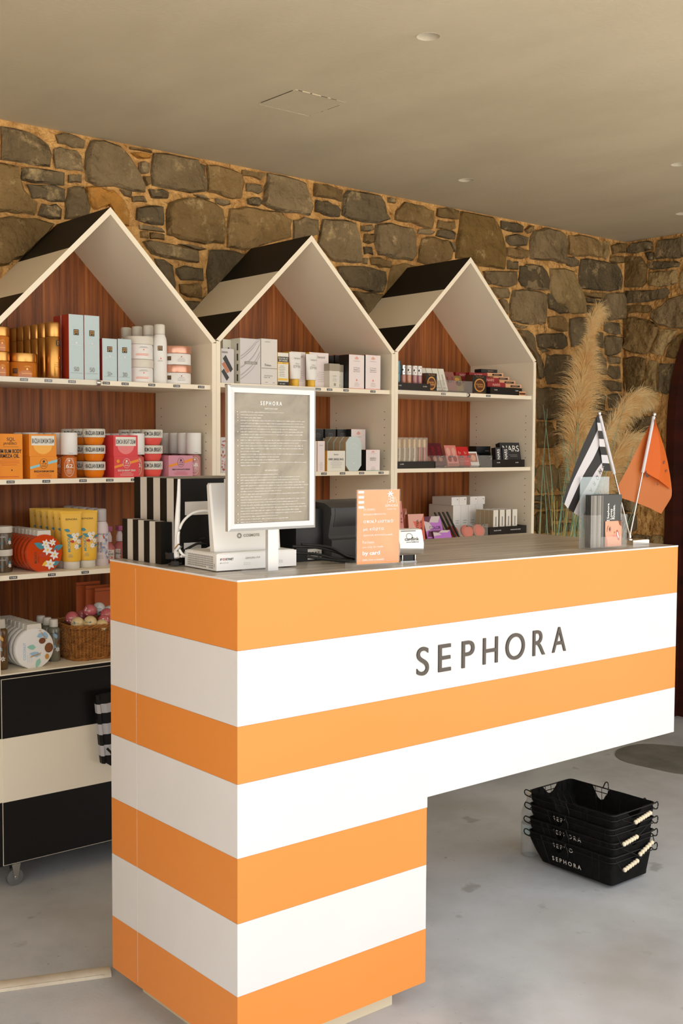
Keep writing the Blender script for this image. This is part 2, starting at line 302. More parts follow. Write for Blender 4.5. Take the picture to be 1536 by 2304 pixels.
# ------------------------------------------------------------------ measured sizes, in metres
# x left, x right, front y, shelf z, top z of each product
IT = {
  'gjar_l': (0.0172, 0.1087, 1.362, 1.591, 1.6547),
  'gjar_f': (0.1112, 0.2047, 1.362, 1.591, 1.6666),
  'gspray': (0.226, 0.2768, 1.365, 1.591, 1.7691),
  'tallA': (0.2902, 0.3416, 1.358, 1.591, 1.7955),
  'tallB': (0.3434, 0.3976, 1.358, 1.591, 1.7961),
  'smA': (0.4066, 0.4602, 1.358, 1.591, 1.7268),
  'smB': (0.4623, 0.5131, 1.358, 1.591, 1.7287),
  'wjar': (0.5171, 0.6196, 1.362, 1.591, 1.6673),
  'wcan': (0.6185, 0.6682, 1.375, 1.591, 1.7914),
  'cjar': (0.6642, 0.769, 1.362, 1.591, 1.6558),
  'oilbox': (0.0351, 0.1312, 1.362, 1.278, 1.4165),
  'cbox_u': (0.1549, 0.244, 1.36, 1.278, 1.4163),
  'cbox_l': (0.1573, 0.2502, 1.362, 1.278, 1.3468),
  'm62': (0.2736, 0.3311, 1.362, 1.278, 1.4232),
  'bowlo': (0.3592, 0.4326, 1.362, 1.278, 1.3308),
  'rbox_u': (0.4485, 0.5365, 1.36, 1.278, 1.418),
  'rbox_l': (0.4527, 0.5437, 1.362, 1.278, 1.3469),
  'm40': (0.5279, 0.5731, 1.362, 1.278, 1.4257),
  'bowlr': (0.5726, 0.6487, 1.362, 1.278, 1.333),
  'mbox': (0.6544, 0.7501, 1.362, 1.278, 1.3502),
  'm68': (0.7445, 0.796, 1.362, 1.278, 1.428),
  'bjar': (0.0676, 0.1337, 1.4181, 0.984, 1.052),
  'disc_o': (0.153, 0.2751, 1.3845, 0.984, 1.1239),
  'tubeA': (0.2842, 0.3562, 1.394, 0.984, 1.1702),
  'tubeB': (0.3451, 0.4074, 1.4228, 0.984, 1.1669),
  'can_l': (0.4174, 0.4732, 1.4269, 0.984, 1.173),
  'lil': (0.5772, 0.6171, 1.6, 0.984, 1.1),
  'bbot': (0.0667, 0.099, 1.4018, 0.682, 0.8396),
  'disc_w': (0.109, 0.2409, 1.3793, 0.682, 0.8259),
  'clr': (0.2527, 0.2959, 1.4293, 0.682, 0.8182),
  'wick': (0.3024, 0.4986, 1.3759, 0.682, 0.8182),
  'ball': (0.3088, 0.3534, 1.42, 0.682, 0.8526),
  'pic': (0.8668, 0.9199, 1.362, 1.6013, 1.7207),
  'pic2': (0.9128, 0.9595, 1.42, 1.6013, 1.7595),
  'hous': (0.9463, 1.0332, 1.362, 1.6013, 1.7616),
  'ord': (1.0365, 1.1092, 1.362, 1.6013, 1.7654),
  'scr': (1.1109, 1.1587, 1.362, 1.6013, 1.72),
  'sgA': (1.197, 1.2666, 1.4, 1.6013, 1.7307),
  'sgtA': (1.1725, 1.2269, 1.36, 1.6013, 1.7257),
  'sgB': (1.2809, 1.3727, 1.395, 1.6013, 1.7323),
  'sgtB': (1.2501, 1.3028, 1.36, 1.6013, 1.723),
  'ob1': (1.351, 1.4005, 1.362, 1.6013, 1.6913),
  'ob2': (1.4236, 1.4421, 1.39, 1.6013, 1.693),
  'de1': (1.4462, 1.5222, 1.362, 1.6013, 1.7309),
  'de2': (1.5291, 1.6057, 1.362, 1.6013, 1.7339),
  'bk1': (1.4607, 1.4845, 1.5, 1.6013, 1.7352),
  'bk2': (1.4901, 1.5217, 1.5, 1.6013, 1.7384),
  'ss1': (1.2471, 1.2912, 1.362, 1.288, 1.4013),
  'ss2': (1.2953, 1.3298, 1.362, 1.288, 1.4016),
  'esf': (1.342, 1.429, 1.362, 1.288, 1.3654),
  'oct': (1.4317, 1.5102, 1.362, 1.288, 1.4191),
  'dsm': (1.5347, 1.6052, 1.362, 1.288, 1.3693),
  'dbk': (1.5503, 1.6241, 1.47, 1.288, 1.4497),
  'bka': (1.4021, 1.4517, 1.5, 1.288, 1.4489),
  'glit': (0.8701, 0.9041, 1.37, 1.288, 1.4123),
  'tr1': (1.6896, 1.8655, 1.352, 1.6045, 1.6338),
  'masc': (1.7034, 1.7296, 1.362, 1.6045, 1.7213),
  'lg1': (1.7342, 1.7584, 1.362, 1.6045, 1.7056),
  'lg2': (1.7641, 1.7879, 1.362, 1.6045, 1.7063),
  'lg3': (1.7958, 1.8199, 1.362, 1.6045, 1.7061),
  'lg4': (1.8233, 1.8464, 1.362, 1.6045, 1.7057),
  'ch1': (1.8456, 1.9056, 1.356, 1.6045, 1.6773),
  'ch2': (2.1142, 2.1958, 1.356, 1.6045, 1.6814),
  'tr2': (2.2204, 2.4205, 1.356, 1.6045, 1.636),
  'sml': (2.3976, 2.44, 1.352, 1.6045, 1.6218),
  'sl1': (1.9569, 2.0048, 1.362, 1.6045, 1.6977),
  'acr1': (1.9506, 2.1085, 1.352, 1.6045, 1.6539),
  'rn1': (2.2216, 2.3187, 1.37, 1.6045, 1.686),
  'cmp': (2.3194, 2.409, 1.37, 1.6045, 1.6551),
  'tr3': (1.7021, 1.9087, 1.362, 1.295, 1.323),
  'lt1': (1.7157, 1.7382, 1.375, 1.295, 1.4193),
  'lt6': (1.8509, 1.8777, 1.375, 1.295, 1.4203),
  'acr2': (1.9025, 2.0775, 1.362, 1.295, 1.3464),
  'acr3': (2.0775, 2.245, 1.362, 1.295, 1.346),
  'tr4': (2.2485, 2.4509, 1.362, 1.295, 1.3276),
  'nrb': (2.334, 2.4548, 1.4, 1.295, 1.404),
  'rd': (2.1285, 2.1854, 1.4, 1.295, 1.3773),
  'wb1': (2.2665, 2.2979, 1.375, 1.0, 1.1121),
  'wb4': (2.3856, 2.4207, 1.375, 1.0, 1.1081),
  'tr5': (2.229, 2.4666, 1.36, 1.0, 1.0393),
  'wst': (2.1681, 2.3706, 1.5, 1.0, 1.128),
  'wst2': (2.1549, 2.248, 1.5, 1.0, 1.1617),
  'wst3': (2.2926, 2.3992, 1.54, 1.0, 1.1587),
  'crl': (1.7774, 1.8613, 1.38, 1.0, 1.1151),
  'vio': (1.8703, 1.9594, 1.38, 1.0, 1.0905),
  'cp': (2.085, 2.1508, 1.38, 1.0, 1.0631),
  'cp2': (2.1572, 2.2276, 1.38, 1.0, 1.0557),
  'pnk': (1.7385, 1.7697, 1.4, 1.0, 1.1667),
}
# outlines of the wall stones: (colour family, [(x, z), ...]) on the back wall, (y, z) on the right wall
STONES_BACK = [
 ('g', [(0.235,2.445),(0.281,2.447),(0.327,2.446),(0.377,2.429),(0.408,2.411),(0.42,2.383),(0.414,2.337),(0.35,2.332),(0.288,2.334),(0.234,2.333)]),
 ('g', [(0.431,2.45),(0.461,2.464),(0.513,2.459),(0.545,2.446),(0.542,2.421),(0.499,2.414),(0.441,2.422)]),
 ('g', [(0.424,2.402),(0.447,2.413),(0.512,2.412),(0.532,2.393),(0.537,2.34),(0.485,2.335),(0.432,2.335)]),
 ('g', [(0.566,2.455),(0.614,2.463),(0.682,2.454),(0.721,2.423),(0.752,2.382),(0.781,2.33),(0.784,2.302),(0.731,2.298),(0.66,2.306),(0.592,2.296),(0.548,2.308),(0.542,2.361),(0.546,2.41)]),
 ('o', [(0.724,2.436),(0.76,2.444),(0.809,2.442),(0.806,2.428),(0.753,2.42)]),
 ('g', [(0.756,2.407),(0.778,2.417),(0.804,2.412),(0.799,2.373),(0.77,2.366),(0.756,2.382)]),
 ('b', [(0.775,2.361),(0.804,2.365),(0.806,2.334),(0.791,2.325),(0.777,2.342)]),
 ('g', [(0.818,2.451),(0.869,2.459),(0.943,2.459),(1.008,2.456),(1.031,2.418),(1.05,2.382),(1.046,2.343),(0.981,2.327),(0.883,2.329),(0.813,2.332),(0.806,2.377),(0.81,2.416)]),
 ('d', [(1.012,2.447),(1.043,2.442),(1.039,2.4),(1.023,2.41)]),
 ('b', [(1.047,2.443),(1.113,2.45),(1.21,2.432),(1.222,2.401),(1.206,2.339),(1.137,2.333),(1.05,2.343)]),
 ('b', [(0.718,2.456),(0.81,2.456),(0.814,2.449),(0.721,2.448)]),
 ('b', [(1.21,2.452),(1.331,2.454),(1.301,2.422),(1.21,2.429)]),
 ('g', [(1.23,2.402),(1.301,2.406),(1.313,2.381),(1.292,2.367),(1.23,2.372)]),
 ('d', [(1.234,2.343),(1.292,2.357),(1.309,2.34),(1.292,2.32),(1.238,2.323)]),
 ('b', [(0.197,2.325),(0.233,2.325),(0.294,2.323),(0.303,2.284),(0.318,2.245),(0.365,2.205),(0.355,2.164),(0.286,2.16),(0.231,2.158),(0.189,2.164)]),
 ('d', [(0.308,2.319),(0.35,2.326),(0.466,2.326),(0.465,2.281),(0.394,2.277),(0.305,2.277)]),
 ('d', [(0.325,2.267),(0.394,2.277),(0.468,2.27),(0.466,2.225),(0.419,2.218),(0.343,2.22)]),
 ('g', [(0.479,2.322),(0.532,2.33),(0.533,2.3),(0.478,2.293)]),
 ('d', [(0.378,2.21),(0.432,2.217),(0.455,2.199),(0.451,2.163),(0.412,2.158),(0.364,2.167)]),
 ('g', [(0.478,2.277),(0.538,2.289),(0.554,2.249),(0.564,2.214),(0.557,2.183),(0.464,2.165),(0.465,2.225)]),
 ('o', [(0.545,2.29),(0.599,2.297),(0.653,2.296),(0.702,2.257),(0.719,2.222),(0.719,2.172),(0.687,2.169),(0.636,2.239),(0.578,2.213),(0.551,2.242)]),
 ('b', [(0.201,2.137),(0.268,2.155),(0.355,2.157),(0.425,2.145),(0.399,2.11),(0.303,2.011),(0.253,1.985),(0.193,1.982)]),
 ('g', [(0.678,2.3),(0.731,2.298),(0.727,2.276),(0.699,2.278)]),
 ('g', [(0.727,2.282),(0.78,2.292),(0.795,2.269),(0.73,2.261)]),
 ('d', [(0.796,2.317),(0.854,2.328),(0.883,2.316),(0.879,2.294),(0.809,2.287)]),
 ('d', [(0.748,2.244),(0.795,2.26),(0.861,2.263),(0.864,2.216),(0.86,2.193),(0.78,2.192),(0.744,2.2)]),
 ('g', [(0.755,2.183),(0.853,2.183),(0.867,2.168),(0.758,2.168)]),
 ('b', [(0.762,2.162),(0.794,2.166),(0.798,2.138),(0.764,2.137)]),
 ('b', [(0.801,2.163),(0.864,2.162),(0.866,2.14),(0.803,2.138)]),
 ('b', [(0.883,2.281),(0.966,2.312),(1.042,2.316),(1.121,2.288),(1.129,2.243),(1.125,2.156),(1.042,2.144),(0.927,2.15),(0.875,2.16),(0.871,2.223)]),
 ('g', [(0.989,2.325),(1.035,2.331),(1.066,2.316),(1.019,2.314)]),
 ('g', [(1.086,2.325),(1.153,2.325),(1.157,2.309),(1.129,2.299),(1.089,2.306)]),
 ('g', [(0.772,2.126),(0.831,2.132),(1.011,2.114),(1.011,2.072),(0.934,2.074),(0.808,2.083)]),
 ('d', [(0.819,2.071),(0.86,2.072),(0.9,2.054),(0.904,2.01),(0.907,1.946),(0.874,1.962)]),
 ('d', [(0.912,2.043),(0.95,2.059),(1.03,2.054),(1.034,2.006),(0.934,2),(0.913,2.023)]),
 ('d', [(1.058,2.129),(1.137,2.138),(1.226,2.128),(1.21,2.079),(1.137,1.986),(1.057,1.913),(1.046,2.043)]),
 ('g', [(0.919,2.133),(1.026,2.132),(1.05,2.128),(1.019,2.118)]),
 ('b', [(1.151,2.295),(1.216,2.312),(1.317,2.313),(1.404,2.315),(1.457,2.29),(1.453,2.219),(1.42,2.209),(1.246,2.148),(1.216,2.141),(1.14,2.145),(1.14,2.213)]),
 ('g', [(1.461,2.291),(1.518,2.311),(1.59,2.307),(1.594,2.249),(1.552,2.231),(1.461,2.213)]),
 ('b', [(0.925,1.986),(1.015,2.001),(1.029,1.981),(1.029,1.938),(0.964,1.939),(0.929,1.954)]),
 ('d', [(0.943,1.925),(1.015,1.931),(1.04,1.908),(1,1.863),(0.964,1.872)]),
 ('g', [(1.331,2.458),(1.486,2.454),(1.522,2.445),(1.548,2.393),(1.559,2.353),(1.544,2.316),(1.425,2.311),(1.331,2.323),(1.306,2.333),(1.318,2.402)]),
 ('b', [(1.568,2.452),(1.63,2.458),(1.722,2.446),(1.714,2.395),(1.639,2.399),(1.565,2.399)]),
 ('d', [(1.574,2.386),(1.63,2.391),(1.69,2.378),(1.706,2.362),(1.7,2.331),(1.621,2.328),(1.571,2.337)]),
 ('d', [(1.723,2.428),(1.741,2.449),(1.837,2.455),(1.925,2.453),(1.955,2.428),(1.966,2.378),(1.986,2.358),(1.916,2.331),(1.838,2.325),(1.752,2.332),(1.714,2.342),(1.715,2.388)]),
 ('g', [(1.97,2.452),(2.015,2.451),(2.015,2.429),(1.97,2.429)]),
 ('b', [(2.016,2.399),(2.066,2.445),(2.181,2.444),(2.245,2.429),(2.251,2.384),(2.235,2.348),(2.161,2.35),(2.067,2.357),(2.011,2.361)]),
 ('b', [(2.266,2.444),(2.321,2.456),(2.407,2.451),(2.404,2.411),(2.332,2.406),(2.261,2.409)]),
 ('b', [(2.272,2.395),(2.377,2.4),(2.386,2.37),(2.355,2.355),(2.262,2.355)]),
 ('n', [(2.415,2.452),(2.511,2.453),(2.627,2.452),(2.676,2.405),(2.707,2.337),(2.717,2.273),(2.709,2.216),(2.632,2.216),(2.538,2.214),(2.48,2.244),(2.385,2.234),(2.389,2.316),(2.405,2.373)]),
 ('g', [(2.151,2.338),(2.203,2.348),(2.257,2.339),(2.241,2.324),(2.146,2.318)]),
 ('d', [(2.273,2.349),(2.333,2.357),(2.383,2.346),(2.378,2.319),(2.301,2.317),(2.257,2.32)]),
 ('b', [(2.172,2.299),(2.247,2.317),(2.334,2.31),(2.365,2.267),(2.357,2.227),(2.248,2.185),(2.147,2.194),(2.157,2.252)]),
 ('g', [(2.339,2.31),(2.378,2.303),(2.379,2.26),(2.356,2.274)]),
 ('g', [(1.612,2.314),(1.714,2.327),(1.79,2.319),(1.809,2.278),(1.827,2.208),(1.825,2.157),(1.724,2.148),(1.659,2.15),(1.585,2.209),(1.599,2.267)]),
 ('g', [(1.819,2.312),(1.877,2.324),(1.892,2.303),(1.867,2.291),(1.819,2.288)]),
 ('b', [(1.838,2.282),(1.889,2.288),(1.892,2.248),(1.868,2.238),(1.832,2.244)]),
 ('d', [(1.834,2.227),(1.883,2.232),(1.89,2.196),(1.839,2.193)]),
 ('g', [(1.901,2.326),(1.976,2.346),(2.119,2.338),(2.139,2.287),(2.142,2.227),(2.116,2.194),(2.008,2.19),(1.917,2.199),(1.895,2.244)]),
 ('g', [(1.831,2.179),(1.859,2.182),(1.857,2.153),(1.831,2.154)]),
 ('b', [(1.868,2.183),(1.917,2.192),(1.993,2.181),(1.988,2.151),(1.928,2.145),(1.878,2.155)]),
 ('d', [(1.687,2.128),(1.762,2.139),(1.879,2.144),(1.958,2.133),(1.968,2.09),(1.949,2.044),(1.86,2.04),(1.754,2.048),(1.706,2.094)]),
 ('b', [(1.998,2.167),(2.069,2.183),(2.153,2.175),(2.08,2.145),(2.039,2.096),(1.969,2.045),(1.978,2.113)]),
 ('g', [(1.773,2.036),(1.879,2.041),(1.944,2.036),(1.88,1.95),(1.846,1.925),(1.812,1.988)]),
 ('d', [(2.681,2.442),(2.796,2.445),(2.839,2.434),(2.834,2.404),(2.724,2.399),(2.682,2.406)]),
 ('b', [(2.846,2.418),(2.883,2.447),(2.915,2.447),(2.908,2.417),(2.871,2.401)]),
 ('d', [(2.718,2.374),(2.785,2.394),(2.872,2.384),(2.866,2.346),(2.749,2.333),(2.719,2.35)]),
 ('b', [(2.725,2.322),(2.811,2.336),(2.885,2.324),(2.874,2.29),(2.799,2.275),(2.726,2.282)]),
 ('g', [(2.732,2.265),(2.806,2.266),(2.807,2.225),(2.73,2.222)]),
 ('g', [(2.564,2.196),(2.63,2.205),(2.79,2.216),(2.791,2.153),(2.749,2.137),(2.656,2.138),(2.606,2.136),(2.577,2.167)]),
 ('d', [(2.819,2.247),(2.867,2.261),(2.973,2.263),(3.01,2.237),(3.034,2.192),(3.03,2.151),(2.931,2.145),(2.834,2.151),(2.81,2.177)]),
 ('g', [(2.623,2.126),(2.732,2.133),(2.749,2.109),(2.741,2.085),(2.674,2.08),(2.64,2.105)]),
 ('g', [(2.674,2.074),(2.724,2.078),(2.746,2.051),(2.739,2.005),(2.717,2.015)]),
 ('g', [(2.77,2.128),(2.843,2.14),(2.967,2.139),(3.017,2.126),(3.018,2.061),(3.007,1.984),(2.935,1.973),(2.838,1.972),(2.76,1.978),(2.751,2.029),(2.758,2.087)]),
 ('g', [(2.778,1.971),(2.838,1.966),(2.882,1.963),(2.865,1.951),(2.795,1.952)]),
 ('g', [(2.813,1.944),(2.874,1.945),(2.918,1.919),(2.938,1.862),(2.974,1.822),(2.989,1.782),(2.986,1.71),(2.959,1.715),(2.943,1.797),(2.876,1.87)]),
 ('g', [(2.889,2.389),(2.911,2.421),(3.001,2.451),(3.102,2.444),(3.153,2.425),(3.158,2.385),(3.161,2.289),(3.106,2.288),(3.005,2.288),(2.892,2.286),(2.887,2.335)]),
 ('b', [(3.173,2.432),(3.252,2.447),(3.4,2.438),(3.438,2.427),(3.441,2.349),(3.353,2.348),(3.264,2.336),(3.171,2.338),(3.174,2.387)]),
 ('t', [(3.451,2.439),(3.502,2.439),(3.508,2.372),(3.479,2.343),(3.449,2.35)]),
 ('b', [(3.515,2.42),(3.57,2.442),(3.635,2.444),(3.628,2.393),(3.529,2.374)]),
 ('b', [(3.512,2.37),(3.62,2.376),(3.626,2.342),(3.548,2.326),(3.505,2.34)]),
 ('d', [(3.16,2.324),(3.215,2.333),(3.256,2.314),(3.257,2.289),(3.201,2.278),(3.161,2.284)]),
 ('d', [(3.276,2.327),(3.321,2.336),(3.454,2.335),(3.556,2.33),(3.588,2.301),(3.607,2.255),(3.595,2.201),(3.518,2.184),(3.374,2.179),(3.268,2.177),(3.258,2.243),(3.265,2.29)]),
 ('g', [(2.855,2.255),(2.9,2.265),(2.983,2.259),(3.018,2.215),(3.034,2.181),(3.031,2.148),(2.955,2.142),(2.858,2.143)]),
 ('t', [(3.036,2.256),(3.145,2.27),(3.217,2.262),(3.242,2.221),(3.28,2.178),(3.31,2.119),(3.316,2.057),(3.247,2.047),(3.183,2.047),(3.15,2.08),(3.079,2.09),(3.047,2.142),(3.042,2.202)]),
 ('d', [(3.028,2.136),(3.071,2.089),(3.158,2.073),(3.183,2.047),(3.127,2.038),(3.033,2.061),(3.025,2.11)]),
 ('b', [(3.288,2.163),(3.366,2.168),(3.467,2.174),(3.451,2.141),(3.301,2.144)]),
 ('d', [(3.314,2.135),(3.367,2.139),(3.426,2.128),(3.401,2.113),(3.318,2.115)]),
 ('d', [(3.323,2.102),(3.381,2.101),(3.361,2.061),(3.32,2.058)]),
 ('g', [(3.443,2.14),(3.484,2.173),(3.622,2.19),(3.639,2.135),(3.639,2.05),(3.539,2.037),(3.462,2.037),(3.428,2.071),(3.393,2.1)]),
 ('g', [(2.858,2.131),(2.918,2.131),(3.001,2.133),(3.021,2.115),(3.012,2.004),(2.989,1.975),(2.906,1.974),(2.861,1.974)]),
 ('b', [(3.027,2.021),(3.081,2.03),(3.159,2.025),(3.176,1.996),(3.173,1.957),(3.106,1.953),(3.036,1.966)]),
 ('d', [(2.945,1.925),(2.998,1.938),(3.138,1.95),(3.174,1.929),(3.183,1.889),(3.148,1.867),(3.038,1.865),(2.961,1.866)]),
 ('d', [(3.195,2.023),(3.28,2.039),(3.345,2.039),(3.351,1.977),(3.324,1.923),(3.308,1.896),(3.211,1.88),(3.193,1.946)]),
 ('d', [(2.962,1.859),(3.015,1.864),(3.046,1.853),(3,1.841)]),
 ('d', [(3.027,1.835),(3.093,1.843),(3.196,1.844),(3.213,1.814),(3.208,1.7),(3.16,1.688),(3.034,1.689),(3.014,1.733),(3.017,1.794)]),
 ('d', [(2.955,1.831),(2.997,1.793),(2.999,1.718),(2.957,1.716)]),
 ('d', [(3.471,2.027),(3.6,2.031),(3.61,2),(3.607,1.972),(3.533,1.968),(3.469,1.98)]),
 ('g', [(3.478,1.954),(3.542,1.966),(3.616,1.957),(3.61,1.876),(3.545,1.854),(3.485,1.859),(3.47,1.911)]),
 ('g', [(3.502,1.849),(3.606,1.852),(3.603,1.817),(3.52,1.813)]),
 ('g', [(3.521,1.808),(3.607,1.806),(3.618,1.742),(3.557,1.735),(3.505,1.759)]),
 ('d', [(2.958,1.671),(3.035,1.679),(3.176,1.673),(3.201,1.638),(3.195,1.561),(3.14,1.519),(2.962,1.516)]),
 ('b', [(2.962,1.505),(3.062,1.507),(3.103,1.457),(3.097,1.375),(2.965,1.375)]),
 ('g', [(3.372,1.973),(3.456,1.973),(3.463,1.889),(3.416,1.897),(3.382,1.927)]),
 ('g', [(3.333,1.872),(3.45,1.878),(3.485,1.838),(3.488,1.753),(3.354,1.737)]),
 ('g', [(3.421,1.724),(3.558,1.729),(3.619,1.721),(3.62,1.673),(3.542,1.67),(3.49,1.69)]),
 ('d', [(3.508,1.653),(3.594,1.666),(3.63,1.651),(3.623,1.586),(3.527,1.584)]),
 ('d', [(3.216,1.68),(3.405,1.687),(3.491,1.647),(3.476,1.572),(3.22,1.536)]),
 ('g', [(3.459,1.569),(3.623,1.576),(3.626,1.5),(3.479,1.487)]),
 ('d', [(3.109,1.513),(3.443,1.529),(3.463,1.455),(3.43,1.391),(3.112,1.385)]),
 ('g', [(3.47,1.476),(3.626,1.489),(3.625,1.392),(3.465,1.381)]),
 ('g', [(2.523,0.969),(2.525,0.999),(2.532,0.997),(2.619,1),(2.707,1.004),(2.716,0.992),(2.715,0.962),(2.707,0.953),(2.532,0.957)]),
 ('b', [(2.523,1.017),(2.526,1.051),(2.533,1.06),(2.619,1.06),(2.706,1.065),(2.714,1.053),(2.715,1.019),(2.706,1.01),(2.533,1.007)]),
 ('g', [(2.722,0.956),(2.723,0.986),(2.731,0.996),(2.771,1.004),(2.812,0.998),(2.818,0.992),(2.821,0.962),(2.812,0.953),(2.731,0.957)]),
 ('b', [(2.722,1.016),(2.726,1.054),(2.732,1.064),(2.771,1.06),(2.811,1.066),(2.822,1.053),(2.821,1.019),(2.811,1.01),(2.732,1.014)]),
 ('d', [(2.828,0.967),(2.825,1.04),(2.847,1.065),(2.888,1.067),(2.929,1.062),(2.95,1.047),(2.949,0.973),(2.929,0.953),(2.847,0.952)]),
 ('b', [(2.956,0.976),(2.953,1.047),(2.975,1.064),(3.02,1.064),(3.066,1.07),(3.089,1.047),(3.085,0.973),(3.066,0.953),(2.975,0.952)]),
 ('b', [(3.092,0.96),(3.093,0.984),(3.101,0.997),(3.13,0.997),(3.16,1.004),(3.166,0.992),(3.168,0.962),(3.16,0.953),(3.101,0.956)]),
 ('g', [(3.092,1.017),(3.091,1.054),(3.102,1.065),(3.13,1.059),(3.159,1.065),(3.171,1.053),(3.168,1.019),(3.159,1.01),(3.102,1.013)]),
 ('d', [(3.175,0.957),(3.175,0.99),(3.184,0.998),(3.246,0.998),(3.309,1.002),(3.314,0.992),(3.318,0.962),(3.309,0.953),(3.184,0.955)]),
 ('t', [(3.175,1.014),(3.172,1.048),(3.185,1.064),(3.246,1.068),(3.308,1.06),(3.314,1.053),(3.318,1.019),(3.308,1.01),(3.185,1.014)]),
 ('d', [(3.325,0.977),(3.323,1.043),(3.344,1.068),(3.435,1.063),(3.526,1.07),(3.546,1.047),(3.545,0.973),(3.526,0.953),(3.344,0.956)]),
 ('d', [(3.552,0.972),(3.556,1.054),(3.567,1.069),(3.594,1.062),(3.622,1.066),(3.634,1.052),(3.637,0.968),(3.622,0.953),(3.567,0.956)]),
 ('g', [(2.523,1.081),(2.524,1.142),(2.537,1.149),(2.634,1.146),(2.731,1.146),(2.744,1.135),(2.744,1.086),(2.731,1.073),(2.537,1.077)]),
 ('d', [(2.751,1.087),(2.752,1.097),(2.757,1.102),(2.818,1.099),(2.878,1.101),(2.887,1.097),(2.884,1.079),(2.878,1.073),(2.757,1.076)]),
 ('b', [(2.751,1.111),(2.753,1.136),(2.758,1.146),(2.818,1.141),(2.878,1.144),(2.885,1.139),(2.884,1.118),(2.878,1.112),(2.758,1.113)]),
 ('d', [(2.891,1.083),(2.895,1.095),(2.897,1.1),(2.949,1.106),(3.001,1.103),(3.009,1.097),(3.007,1.079),(3.001,1.073),(2.897,1.072)]),
 ('d', [(2.891,1.117),(2.894,1.141),(2.898,1.148),(2.949,1.144),(3,1.146),(3.009,1.139),(3.007,1.118),(3,1.112),(2.898,1.114)]),
 ('b', [(3.014,1.092),(3.013,1.132),(3.027,1.146),(3.124,1.144),(3.221,1.151),(3.232,1.135),(3.234,1.086),(3.221,1.073),(3.027,1.072)]),
 ('d', [(3.241,1.089),(3.241,1.136),(3.254,1.151),(3.3,1.148),(3.347,1.151),(3.358,1.135),(3.36,1.086),(3.347,1.073),(3.254,1.074)]),
 ('d', [(3.367,1.081),(3.366,1.137),(3.38,1.145),(3.461,1.149),(3.542,1.149),(3.551,1.135),(3.555,1.086),(3.542,1.073),(3.38,1.073)]),
 ('d', [(3.562,1.073),(3.566,1.097),(3.568,1.103),(3.599,1.102),(3.631,1.102),(3.638,1.097),(3.637,1.079),(3.631,1.073),(3.568,1.07)]),
 ('d', [(3.562,1.114),(3.565,1.131),(3.568,1.144),(3.599,1.143),(3.63,1.144),(3.633,1.139),(3.637,1.118),(3.63,1.112),(3.568,1.114)]),
 ('t', [(2.523,1.175),(2.524,1.278),(2.547,1.293),(2.604,1.293),(2.661,1.292),(2.684,1.271),(2.684,1.178),(2.661,1.155),(2.547,1.155)]),
 ('g', [(2.691,1.178),(2.692,1.28),(2.714,1.299),(2.758,1.296),(2.801,1.294),(2.827,1.273),(2.824,1.177),(2.801,1.155),(2.714,1.151)]),
 ('b', [(2.831,1.166),(2.829,1.209),(2.841,1.214),(2.893,1.213),(2.945,1.218),(2.956,1.203),(2.956,1.165),(2.945,1.155),(2.841,1.154)]),
 ('d', [(2.831,1.234),(2.833,1.273),(2.842,1.291),(2.893,1.293),(2.944,1.289),(2.954,1.279),(2.956,1.236),(2.944,1.224),(2.842,1.22)]),
 ('t', [(2.963,1.178),(2.96,1.273),(2.986,1.294),(3.039,1.293),(3.091,1.297),(3.117,1.271),(3.114,1.178),(3.091,1.155),(2.986,1.151)]),
 ('t', [(3.121,1.178),(3.118,1.271),(3.145,1.298),(3.203,1.297),(3.261,1.293),(3.284,1.271),(3.284,1.178),(3.261,1.155),(3.145,1.159)]),
 ('b', [(3.291,1.182),(3.288,1.275),(3.315,1.293),(3.379,1.295),(3.444,1.293),(3.466,1.271),(3.467,1.178),(3.444,1.155),(3.315,1.155)]),
 ('b', [(3.474,1.181),(3.471,1.265),(3.496,1.295),(3.539,1.297),(3.581,1.292),(3.605,1.273),(3.603,1.176),(3.581,1.155),(3.496,1.152)]),
 ('g', [(2.523,1.32),(2.527,1.39),(2.542,1.41),(2.617,1.414),(2.691,1.408),(2.708,1.392),(2.71,1.32),(2.691,1.302),(2.542,1.304)]),
 ('d', [(2.717,1.325),(2.717,1.395),(2.735,1.411),(2.778,1.409),(2.82,1.408),(2.84,1.392),(2.838,1.32),(2.82,1.302),(2.735,1.305)]),
 ('d', [(-0.597,1.771),(-0.6,1.861),(-0.575,1.88),(-0.494,1.883),(-0.413,1.879),(-0.39,1.859),(-0.392,1.775),(-0.413,1.754),(-0.575,1.752)]),
 ('b', [(-0.385,1.775),(-0.384,1.854),(-0.364,1.88),(-0.29,1.883),(-0.217,1.878),(-0.193,1.859),(-0.195,1.775),(-0.217,1.754),(-0.364,1.755)]),
 ('d', [(-0.188,1.78),(-0.186,1.858),(-0.167,1.877),(-0.125,1.877),(-0.083,1.881),(-0.063,1.859),(-0.062,1.775),(-0.083,1.754),(-0.167,1.757)]),
 ('d', [(-0.055,1.763),(-0.052,1.792),(-0.045,1.807),(0.048,1.811),(0.141,1.81),(0.151,1.797),(0.151,1.763),(0.141,1.754),(-0.045,1.757)]),
 ('d', [(-0.055,1.823),(-0.055,1.863),(-0.044,1.873),(0.048,1.876),(0.14,1.877),(0.149,1.865),(0.151,1.827),(0.14,1.816),(-0.044,1.817)]),
 ('d', [(0.158,1.774),(0.155,1.855),(0.179,1.883),(0.219,1.882),(0.26,1.876),(0.283,1.859),(0.281,1.774),(0.26,1.754),(0.179,1.75)]),
 ('g', [(-0.597,1.903),(-0.596,1.973),(-0.578,1.996),(-0.506,1.994),(-0.434,1.992),(-0.415,1.976),(-0.416,1.905),(-0.434,1.887),(-0.578,1.891)]),
